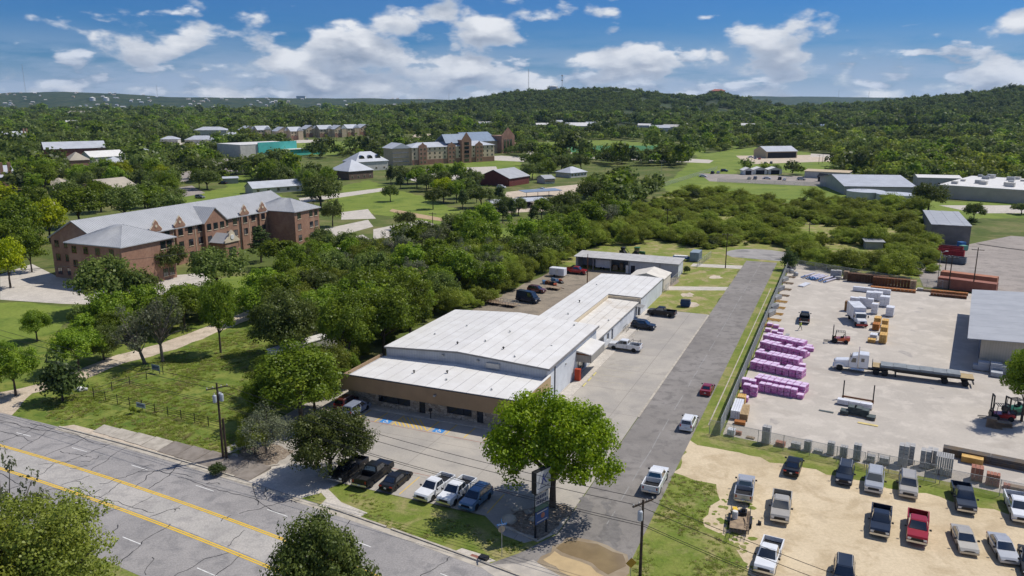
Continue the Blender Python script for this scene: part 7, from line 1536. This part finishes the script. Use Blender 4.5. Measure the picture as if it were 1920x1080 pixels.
def proto(key, leaf_m, n=3, W_=10, H=9, zc=5.6, rz=3.4, ncl=90, nlv=60, cr=1.25, leaf=.42, tr=.28, bark=BARK, nb=8, **kw):
    L_ = []
    for i in range(n):
        c, cs = crown(key, hash(key) % 1 + i * 13 + len(key) * 7, LEAFM[leaf_m], W_, zc, rz, ncl, nlv, cr, leaf, **kw); L_.append((c, trunk(i, cs, tr, zc, bark, nb), W_, zc + rz))
    PROTO[key] = L_
proto('elm_near', 'elm', 1, 15, 13, 7.6, 6.0, 300, 130, 1.3, .32, .42, nb=16, lobes=.24, shell=.6)
proto('oak_near', 'oak', 2, 12, 9, 4.8, 4.5, 210, 110, 1.2, .30, .34, nb=14, lobes=.22)
proto('pecan_near', 'pecan', 3, 12, 12, 7.2, 4.9, 170, 105, 1.35, .36, .32, nb=14, lobes=.3)
proto('mesq_near', 'mesq', 2, 9, 7, 4.2, 3.2, 130, 100, 1.05, .24, .2, nb=16, lobes=.34, shell=.4)
proto('feather_near', 'feather', 1, 13, 14, 8, 6.5, 190, 130, 1.5, .27, .35, nb=34, lobes=.4, shell=.45, flat=.4, droop=.4, bark=GBARK)
proto('grey_near', 'grey', 1, 9, 7, 4.0, 2.9, 80, 70, 1.2, .22, .18, nb=30, lobes=.4, bark=GBARK)
proto('oak', 'oak', 3, 11, 8.5, 5.0, 3.6, 95, 60, 1.3, .48, .3, nb=7)
proto('pecan', 'pecan', 4, 10, 10, 6.0, 4.2, 90, 60, 1.3, .48, .26, nb=7, lobes=.32)
proto('cedar', 'cedar', 2, 6, 8, 4.2, 4.0, 60, 50, .95, .40, .2, nb=3, cone=.75, flat=1.0)
proto('lime', 'lime', 1, 9, 9, 5.4, 3.8, 80, 60, 1.2, .48, .25, nb=6)
proto('conifer', 'cedar', 1, 7, 11, 5.8, 5.4, 70, 50, .9, .40, .22, nb=3, cone=.9, flat=.5)
proto('sparse', 'grey', 2, 10, 9, 6.2, 3.2, 34, 46, 1.0, .34, .32, nb=30, bark=GBARK, lobes=.4)
proto('bush', 'mesq', 3, 6, 4.2, 2.2, 2.0, 62, 85, .85, .26, .14, nb=5, lobes=.35)
proto('dkbush', 'cedar', 2, 5, 4, 2.0, 1.9, 50, 50, .9, .34, .12, nb=4, lobes=.3)
ROOTS = {}
TN = {'elm': 'elm_tree', 'oak': 'live_oak', 'pecan': 'pecan_tree', 'mesq': 'mesquite_tree', 'feather': 'feathery_tree', 'grey': 'grey_green_tree', 'cedar': 'cedar_tree', 'lime': 'lime_green_tree', 'conifer': 'conifer_tree', 'sparse': 'bare_branched_tree', 'bush': 'shrub', 'dkbush': 'dark_shrub'}
NTREE = [0]; TPOS = []
def tree(key, p, s, sz, label, group=None, var=None, yaw=None, lean=0.0):
    P_ = PROTO[key]; c, tr, W_, H = P_[(NTREE[0] if var is None else var) % len(P_)]; NTREE[0] += 1; k0 = key.split('_')[0]
    t = thing(TN[k0], label, 'shrub' if 'bush' in k0 else 'tree', (p[0], p[1], 0), random.uniform(0, 6.28) if yaw is None else yaw, group); t.scale = (s, s, sz); t.rotation_euler[1] = lean
    link('crown', c, t); link('trunk', tr, t); TPOS.append((p[0], p[1], W_ * s / 2)); return t
def tpx(key, px, py, wpx, top, label, group=None, **kw):
    b = G(px, py); Z = b.y * cp + CH * sp; W_, H = PROTO[key][0][2:]; s = wpx * Z / F / W_; tree(key, b, s, max(.5 * s, HT(b, top) / H), label, group, **kw)
tpx('elm_near', 1036, 950, 250, 733, 'big bright green round tree in front of the store corner', yaw=1.0)
tpx('oak_near', 620, 890, 165, 764, 'dark live oak over the parked black pickup', var=0, yaw=2.0)
tpx('oak_near', 604, 1172, 205, 968, 'dark green tree at the bottom edge over the highway', var=1, yaw=.5)
tpx('feather_near', 110, 1185, 270, 900, 'feathery yellow green tree at the lower left corner', yaw=.8)
tpx('sparse', 20, 1130, 175, 842, 'half bare grey tree at the left bottom edge', var=0)
tpx('mesq_near', -5, 1240, 260, 980, 'low feathery tree filling the lower left edge', var=1)
tpx('grey_near', 500, 850, 120, 765, 'greyish thin tree in the bed by the left driveway')
tpx('mesq_near', 478, 852, 70, 790, 'wispy shrubby tree behind the stub pole', var=1)
tpx('pecan_near', 565, 790, 185, 645, 'large green tree beside the left end of the store', var=0)
tpx('pecan_near', 520, 745, 110, 668, 'green tree left of the large one by the store', var=1)
tpx('mesq_near', 630, 735, 80, 640, 'yellow green tree rising behind the store fascia end', var=0)
tpx('pecan_near', 1915, 790, 95, 650, 'bright tree at the right edge shading the forklifts', var=2)
tpx('dkbush', 118, 752, 88, 668, 'dark round shrub at the mouth of the gravel lane', var=0)
tpx('pecan_near', 30, 742, 90, 640, 'green tree left of the lane mouth shrub', var=1); tpx('oak_near', -25, 735, 90, 640, 'dark tree cut by the left edge beside the lane', var=0)
tpx('pecan_near', 148, 695, 105, 612, 'green tree left of the gravel lane', var=2); tpx('oak_near', 195, 675, 80, 610, 'dark tree beside the lane gate', var=1)
tpx('sparse', 272, 682, 105, 580, 'leaning half bare tree left at the lane gate', var=0, lean=-.28); tpx('sparse', 305, 678, 100, 545, 'taller half bare tree right at the lane gate', var=1, lean=.08)
tpx('pecan_near', 414, 662, 80, 520, 'tall upright tree with bare trunk beside the gravel lane', var=0)
tpx('oak_near', 540, 668, 150, 540, 'spreading oak above the white mobile trailer', var=0); tpx('pecan_near', 70, 640, 60, 580, 'young tree on the far meadow edge', var=1)
tpx('pecan_near', 655, 690, 120, 545, 'tall green tree between trailer and store', var=1); tpx('pecan_near', 720, 668, 130, 530, 'bright tall tree against the store left wall', var=2); tpx('pecan_near', 770, 640, 110, 515, 'bright tree against the main hall left wall', var=0); tpx('pecan_near', 690, 612, 140, 500, 'broad tree behind the store left wall', var=1); tpx('pecan_near', 610, 640, 110, 540, 'tree behind the white mobile trailer', var=2)
tpx('oak', 205, 585, 140, 478, 'pair of joined oaks before the brick residence hall, left', var=0); tpx('oak', 258, 580, 90, 500, 'oak with pale trunk right of the joined oaks', var=1); tpx('oak', 320, 522, 65, 455, 'round tree at the inner corner of the left pavilion', var=2); tpx('oak', 408, 545, 120, 462, 'wide oak before the residence hall entrance', var=0); tpx('conifer', 490, 492, 62, 418, 'layered conifer before the right pavilion'); tpx('pecan', 525, 505, 85, 445, 'bright tree right of the conifer', var=1)
tpx('oak', 605, 470, 50, 425, 'tree at the right pavilion corner', var=1); tpx('oak', 624, 425, 48, 372, 'dark tree right of the residence hall', var=2); tpx('oak', 602, 392, 82, 325, 'big dark tree behind the right pavilion', var=0); tpx('lime', 832, 378, 50, 332, 'lime yellow tree on the campus green'); tpx('oak', 732, 378, 34, 345, 'small oak alone on the campus green', var=1); tpx('oak', 762, 430, 48, 395, 'small oak at the campus car park', var=0); tpx('oak', 812, 392, 36, 350, 'small oak beside the lime yellow tree', var=2)
tpx('oak', 1740, 398, 72, 342, 'oak between the right tank and the metal shed', var=0); tpx('oak', 1825, 415, 40, 378, 'lone oak on the truck court', var=1); tpx('dkbush', 1822, 420, 22, 407, 'shrub below the lone truck court oak', var=0); tpx('oak', 1915, 402, 40, 380, 'dark tree at the right edge of the truck court', var=2)
tpx('dkbush', 1260, 518, 14, 500, 'round shrub at the storage shed wall', var=0); tpx('dkbush', 1288, 513, 16, 497, 'round shrub beside the storage shed side wall', var=1); tpx('bush', 250, 776, 14, 760, 'tiny shrub below the meadow fence sign', var=0); tpx('bush', 455, 842, 26, 822, 'yellow green shrub at the stub pole', var=1); tpx('bush', 560, 862, 16, 850, 'small shrub in the driveway bed', var=2); tpx('dkbush', 405, 892, 40, 868, 'weedy shrub at the kerb below the transformer pole', var=1); tpx('dkbush', 1478, 506, 34, 468, 'dark shrub at the end of the road fence', var=0)
for x, y in ((840, 420), (862, 424), (880, 428)): tpx('sparse', x, y, 20, 398, 'small reddish bare tree by the campus path', 'small bare trees by the path')
for q in ((600, 715, 90, 640, 0), (650, 728, 60, 655, 1), (560, 748, 90, 660, 2), (500, 790, 80, 700, 1), (470, 815, 60, 760, 0), (590, 770, 100, 690, 2)): tpx('pecan_near' if q[4] else 'mesq_near', q[0], q[1], q[2], q[3], 'tree in the thick clump left of the store front', 'clump left of the store front', var=q[4])
for i, (x, y, w_, tp) in enumerate(((40, 470, 95, 362), (95, 455, 80, 372), (150, 425, 95, 345), (235, 415, 90, 345), (190, 398, 70, 335), (20, 540, 70, 445), (60, 510, 60, 430), (128, 392, 60, 335), (280, 405, 70, 345), (5, 420, 80, 340), (70, 415, 60, 345))): tpx(('pecan', 'lime', 'pecan', 'oak')[i % 4], x, y, w_, tp, 'leafy tree in the dense cluster at the left end of the residence hall', 'cluster left of the residence hall')
# --- random fills of wooded areas
def pip(P_, poly):
    x, y = P_[:, 0], P_[:, 1]; c = np.zeros(len(P_), bool); n = len(poly)
    for i in range(n):
        (x0, y0), (x1, y1) = poly[i][:2], poly[(i + 1) % n][:2]
        if y0 != y1: c ^= ((y0 > y) != (y1 > y)) & (x < (x1 - x0) * (y - y0) / (y1 - y0) + x0)
    return c
FOOT.append((*ST.W(-105, 83)[:2], 21, 48, -R(23))); FOOT.append((*ST.W(97.5, 206)[:2], 8, 20, -R(23))); FOOT.append((*ST.W(14, 44)[:2], 16, 46, -R(23)))
def blocked(P_, m=0.0, foot=True):
    b_ = np.zeros(len(P_), bool)
    if foot:
        for cx, cy, hx, hy, yw in FOOT:
            d = P_ - np.array([cx, cy]); lx = d[:, 0] * math.cos(yw) + d[:, 1] * math.sin(yw); ly = -d[:, 0] * math.sin(yw) + d[:, 1] * math.cos(yw); b_ |= (abs(lx) < hx + m) & (abs(ly) < hy + m)
        for cx, cy, r0 in FARH: b_ |= ((P_ - np.array([cx, cy])) ** 2).sum(1) < (r0 + m) ** 2
        for cx, cy, hx, hy, yw in FOOT + [(a_, b__, r_ * 1.0, r_, 0) for a_, b__, r_ in FARH]:      # open ground before the fronts, as on the campus
            D_ = math.hypot(cx, cy); e = np.array([cx, cy]) / D_; al = D_ - P_ @ e; la = abs(P_[:, 0] * e[1] - P_[:, 1] * e[0]); b_ |= (al > 0) & (al < hy + (.15 if hx != hy else .08) * D_) & (la < hx * .85) & (D_ > 370)
    for poly in EXCL: b_ |= pip(P_, poly)
    return b_
RGN = np.random.default_rng(5)
ADJ = {'pecan': 'bright green pecan tree', 'oak': 'dark spreading live oak', 'mesq': 'loose yellow green mesquite', 'sparse': 'thin grey half bare tree', 'cedar': 'dark pointed cedar', 'lime': 'lime green tree', 'bush': 'low green shrub'}
def fill(pxpoly, n, keys, smin, smax, label, group, mind=5.0, tries=60):
    W_ = [tuple(G(*p)[:2]) for p in pxpoly]; A_ = np.array(W_); lo, hi = A_.min(0), A_.max(0); cand = RGN.uniform(lo, hi, (n * tries, 2)); cand = cand[pip(cand, W_)]; cand = cand[~blocked(cand, -1)]; got = 0
    for c in cand:
        if got >= n: break
        s = RGN.uniform(smin, smax); key = keys[RGN.integers(len(keys))]
        if any((c[0] - x) ** 2 + (c[1] - y) ** 2 < (mind * s + r * .35) ** 2 for x, y, r in TPOS): continue
        k0 = key.split('_')[0]; tree(key, c, s, s * RGN.uniform(.85, 1.2), ADJ[k0] + ' ' + label, ADJ[k0] + 's ' + group); got += 1
fill([(640, 640), (760, 560), (900, 490), (1085, 420), (1170, 425), (1085, 462), (1045, 495), (950, 545), (870, 570), (800, 600), (720, 640)], 62, ['pecan', 'pecan', 'pecan', 'pecan', 'oak', 'mesq_near', 'mesq_near', 'sparse'], .75, 1.15, 'in the dense belt along the store rear yard', 'in the belt behind the store', 3.2)
fill([(420, 610), (560, 545), (700, 480), (860, 440), (960, 440), (900, 490), (760, 550), (640, 600), (540, 630)], 46, ['pecan', 'oak', 'pecan', 'pecan', 'mesq_near', 'mesq_near', 'oak', 'pecan', 'sparse'], .7, 1.15, 'in the grove between store and residence hall', 'in the middle grove', 4.2)
fill([(130, 620), (300, 600), (420, 570), (400, 605), (280, 640), (180, 655)], 16, ['oak', 'pecan', 'oak'], .6, .95, 'along the far side of the gravel lane', 'along the gravel lane', 4)
fill([(430, 560), (480, 530), (560, 495), (640, 470), (720, 450), (760, 460), (600, 520), (480, 565)], 16, ['pecan', 'oak', 'bush'], .6, .95, 'on the slope before the right end of the residence hall', 'before the residence hall', 4)
fill([(-60, 520), (-60, 330), (200, 330), (320, 345), (240, 400), (110, 420), (70, 470), (20, 530)], 80, ['pecan', 'oak', 'pecan', 'lime', 'oak'], .85, 1.4, 'left of and behind the residence hall', 'left of the residence hall', 4.5)
fill([(250, 400), (330, 350), (560, 350), (560, 372), (330, 420)], 16, ['oak', 'pecan'], .9, 1.4, 'just behind the residence hall roof', 'behind the residence hall', 5)
fill([(560, 345), (760, 335), (960, 318), (1110, 318), (1110, 420), (960, 430), (820, 390), (660, 400), (600, 400)], 60, ['oak', 'oak', 'pecan', 'cedar'], .75, 1.35, 'in the park between campus halls', 'in the campus park', 5)
# --- scrub and far woods: masses nobody could count
lowp = []
for nm, lm, W_, zc, rz, ncl, nlv, cr, leaf in (('far_pecan', 'pecan', 10, 5, 3.8, 16, 17, 2.2, 1.25), ('far_oak', 'oak', 11, 4.4, 3.5, 16, 17, 2.3, 1.3), ('far_cedar', 'cedar', 7, 3.6, 3.2, 11, 16, 1.7, 1.1), ('far_mesquite', 'mesq', 10, 3.6, 3.0, 15, 17, 2.1, 1.2), ('far_oak_b', 'oak', 13, 4.6, 3.6, 18, 17, 2.4, 1.3)):
    lowp.append(crown(nm, 77 + len(lowp), LEAFM[lm], W_, zc, rz, ncl, nlv, cr, leaf, lobes=.3)[0])
scrp = [PROTO['bush'][i][0] for i in range(3)] + [PROTO['dkbush'][0][0], PROTO['mesq_near'][0][0]]
def scatter(name, label, cat, pts, sc, idx, meshes):
    """one stuff object: points that carry tree crowns"""
    me = bpy.data.meshes.new(name); me.from_pydata([tuple(p) for p in pts], [], [])
    n = len(pts)
    a = me.attributes.new('sc', 'FLOAT_VECTOR', 'POINT'); a.data.foreach_set('vector', np.asarray(sc, 'f').ravel()); a = me.attributes.new('idx', 'INT', 'POINT'); a.data.foreach_set('value', np.asarray(idx, 'i')); a = me.attributes.new('rz', 'FLOAT', 'POINT'); a.data.foreach_set('value', RGN.uniform(0, 6.28, n).astype('f'))
    o = link(name, me); ng = bpy.data.node_groups.new(name, 'GeometryNodeTree'); ng.interface.new_socket('Geometry', in_out='INPUT', socket_type='NodeSocketGeometry'); ng.interface.new_socket('Geometry', in_out='OUTPUT', socket_type='NodeSocketGeometry')
    N = ng.nodes; gi = N.new('NodeGroupInput'); go = N.new('NodeGroupOutput'); ip = N.new('GeometryNodeInstanceOnPoints'); g2 = N.new('GeometryNodeGeometryToInstance')
    for m in reversed(meshes):
        tmp = bpy.data.objects.new('crown_source', m); ob = N.new('GeometryNodeObjectInfo'); ob.inputs['Object'].default_value = tmp; ng.links.new(ob.outputs['Geometry'], g2.inputs[0])
    def attr(nm, dt): q = N.new('GeometryNodeInputNamedAttribute'); q.data_type = dt; q.inputs[0].default_value = nm; return q.outputs[0]
    ng.links.new(gi.outputs[0], ip.inputs['Points']); ng.links.new(g2.outputs[0], ip.inputs['Instance']); ip.inputs['Pick Instance'].default_value = True
    ng.links.new(attr('idx', 'INT'), ip.inputs['Instance Index']); ng.links.new(attr('sc', 'FLOAT_VECTOR'), ip.inputs['Scale'])
    cx = N.new('ShaderNodeCombineXYZ'); ng.links.new(attr('rz', 'FLOAT'), cx.inputs[2]); e2r = N.new('FunctionNodeEulerToRotation'); ng.links.new(cx.outputs[0], e2r.inputs[0]); ng.links.new(e2r.outputs[0], ip.inputs['Rotation'])
    ng.links.new(ip.outputs[0], go.inputs[0]); md = o.modifiers.new('scatter', 'NODES'); md.node_group = ng
    stuff(tag(o, label, cat)); return o
def nz(P_, s, o_=0.0): return np.array([mnoise.noise(Vector((x * s + o_, y * s, o_))) for x, y in P_[:, :2]])
# scrub thicket right of the store
SCR = [(1165, 428), (1200, 395), (1250, 366), (1340, 362), (1480, 384), (1570, 380), (1722, 394), (1745, 440), (1752, 545), (1700, 528), (1640, 518), (1540, 508), (1485, 492), (1490, 472), (1440, 458), (1370, 462), (1330, 468), (1250, 455)]
W_ = [tuple(G(*p)[:2]) for p in SCR]; A_ = np.array(W_); lo, hi = A_.min(0), A_.max(0); C_ = RGN.uniform(lo, hi, (6000, 2)); C_ = C_[pip(C_, W_)]
q = nz(C_, .035); keep = (q + RGN.uniform(-.25, .25, len(C_)) > -.09) ; C_ = C_[keep]; hut = np.array(G(1640, 468)[:2]); C_ = C_[((C_ - hut) ** 2).sum(1) > 36]
s = np.clip(np.exp(RGN.normal(-.5, .33, len(C_))), .25, 1.15); C3 = np.c_[C_, np.zeros(len(C_)) - .1]
scatter('scrub_thicket', 'dense yellow green mesquite thicket right of the turning circle', 'scrub', C3, np.c_[s, s, s * RGN.uniform(.6, .95, len(s))], RGN.choice([0, 1, 2, 3, 4], len(s), p=[.27, .27, .26, .08, .12]), scrp)
# rough grass: tufts over the meadow and verges
rg_ = random.Random(8); tm = MB()
for i in range(26):
    a = rg_.uniform(0, 6.28); r0 = rg_.uniform(0, .35); x0, y0 = math.cos(a) * r0, math.sin(a) * r0; h = rg_.uniform(.04, .13); b_ = rg_.uniform(0, 6.28); e = rg_.uniform(.15, .38)
    tm.add([(x0 - .06 * math.sin(b_), y0 + .05 * math.cos(b_), 0), (x0 + .05 * math.sin(b_), y0 - .05 * math.cos(b_), 0), (x0 + math.cos(b_) * e, y0 + math.sin(b_) * e, h)], [(0, 1, 2)])
tuft = [tm.mesh('tuft', leafmat('leaf_grass', (.26, .32, .055), (.30, .35, .06), (.36, .39, .08))), tm.mesh('tuft', leafmat('leaf_grass_dry', (.34, .32, .12), (.36, .34, .13), (.38, .36, .15)))]
def tufts(name, lab, pxpoly, n, s0, s1):
    W_ = [tuple(p[:2]) for p in pxpoly]; A_ = np.array(W_); lo, hi = A_.min(0), A_.max(0); C_ = RGN.uniform(lo, hi, (n * 3, 2)); C_ = C_[pip(C_, W_)]; C_ = C_[nz(C_, .16, 2.0) + RGN.uniform(-.35, .35, len(C_)) > -.08][:n]; s = RGN.uniform(s0, s1, len(C_))
    scatter(name, lab, 'grass', np.c_[C_, np.zeros(len(C_)) + .008], np.c_[s, s, s * RGN.uniform(.7, 1.4, len(s))], RGN.choice([0, 1], len(s), p=[.75, .25]), tuft)
tufts('meadow_grass', 'rough grass tufts over the fenced meadow', gp([(60, 760), (250, 690), (430, 625), (520, 600), (560, 690), (470, 840), (415, 868), (250, 825), (90, 785)]), 4200, .5, 1.5)
tufts('verge_grass', 'rough grass tufts on the verge between side road and dirt lot', gp([(1262, 890), (1340, 912), (1345, 935), (1320, 965), (1318, 990), (1358, 1010), (1390, 1060), (1398, 1085), (1190, 1085), (1185, 1060)]), 600, .4, 1.0)
tufts('front_grass', 'short grass tufts on the strip before the parked trucks', gp([(640, 915), (700, 935), (900, 990), (960, 1010), (1000, 1030), (900, 1050), (840, 1030), (680, 968)]), 900, .3, .8)
# hedge growth under the belt behind the store
HB = [(640, 660), (760, 590), (900, 520), (1085, 440), (1180, 428), (1290, 448), (1240, 458), (1130, 462), (1082, 478), (1050, 500), (945, 555), (880, 585), (800, 598), (720, 655), (670, 690)]
W_ = [tuple(G(*p)[:2]) for p in HB]; A_ = np.array(W_); lo, hi = A_.min(0), A_.max(0); C_ = RGN.uniform(lo, hi, (1500, 2)); C_ = C_[pip(C_, W_)]; LA = np.array([ST.L((*c, 0)) for c in C_]); C_ = C_[~((LA[:, 0] > -5.2) & (LA[:, 1] < 133) & (LA[:, 0] < 32))][:620]; s = RGN.uniform(.5, .95, len(C_))
scatter('hedge_undergrowth', 'tangled green undergrowth along the rear yard edge', 'undergrowth', np.c_[C_, np.zeros(len(C_)) - .1], np.c_[s, s, s * RGN.uniform(.8, 1.2, len(s))], RGN.choice([0, 1, 2, 4], len(s)), scrp)
# far woods over the plain and hills
y = np.sqrt(RGN.uniform(300 ** 2, 2750 ** 2, 90000)); x = RGN.uniform(-.70, .70, len(y)) * y; hy_ = RGN.uniform(1350, 2500, 60000); hx_ = RGN.uniform(-.24, .70, len(hy_)) * hy_; hk = np.array([hillz(a, b) > 12 for a, b in zip(hx_, hy_)]); x = np.r_[x, hx_[hk]]; y = np.r_[y, hy_[hk]]
C_ = np.c_[x, y]
u = 960 + F * x / y
prob = np.clip((430 / y) ** .35, .42, 1); prob[y > 1250] = 1.0
keep = RGN.random(len(y)) < prob; C_ = C_[keep]
cam_near = [tuple(G(*p)[:2]) for p in [(-300, 372), (40, 372), (200, 352), (330, 343), (560, 345), (760, 332), (960, 322), (1100, 335), (1105, 425), (1175, 412), (1245, 357), (1590, 372), (1740, 385), (2100, 400), (2100, 1000), (-400, 1000), (-300, 520)]]
C_ = C_[~pip(C_, cam_near)]
C_ = C_[~blocked(C_, 4)]
u = 960 + F * C_[:, 0] / C_[:, 1]
g = nz(C_, .006, 3.0); thin = (C_[:, 1] < 1150) & (u > 560) & (u < 1350) ; C_ = C_[~(thin & (g < -.02 + RGN.uniform(-.15, .15, len(C_))))]
u = 960 + F * C_[:, 0] / C_[:, 1]
Zc = np.array([hillz(a, b) for a, b in C_]); s = np.exp(RGN.normal(.06, .3, len(C_))) * (1 + np.clip((C_[:, 1] - 700) / 2500, 0, .6)); hill = Zc > 12
right = (u > 1330) & (C_[:, 1] < 900)
idx = np.where(hill, RGN.choice([1, 2, 4], len(C_), p=[.25, .55, .2]), np.where(right, RGN.choice([0, 1, 3, 4], len(C_), p=[.1, .25, .5, .15]), RGN.choice([0, 1, 3, 4, 2], len(C_), p=[.2, .38, .1, .27, .05])))
s = np.where(hill, s * .5, s)
scatter('far_woodland', 'wooded plain and hills stretching to the horizon', 'woodland', np.c_[C_, Zc - .4], np.c_[s, s, s * RGN.uniform(.75, 1.2, len(s))], idx, lowp)
print('far trees', len(C_), 'trees', NTREE[0])
# ================================================================= HAZE
hz = MB().bb(-9000, 9000, -60, 9800, -1.2, 330).build('haze', [])
hz.data.materials.clear()
hm = bpy.data.materials.new('haze_air'); hm.use_nodes = True; hm.node_tree.nodes.clear(); kk = NT(hm.node_tree)
pv = kk.n('ShaderNodeVolumePrincipled', {'Color': (.40, .66, 1.0, 1), 'Density': 3.3e-5, 'Anisotropy': .2}); hm.node_tree.links.new(pv.outputs[0], kk.n('ShaderNodeOutputMaterial').inputs['Volume'])
hz.data.materials.append(hm); stuff(tag(hz, 'thin bluish summer haze over the distant hills', 'haze'))
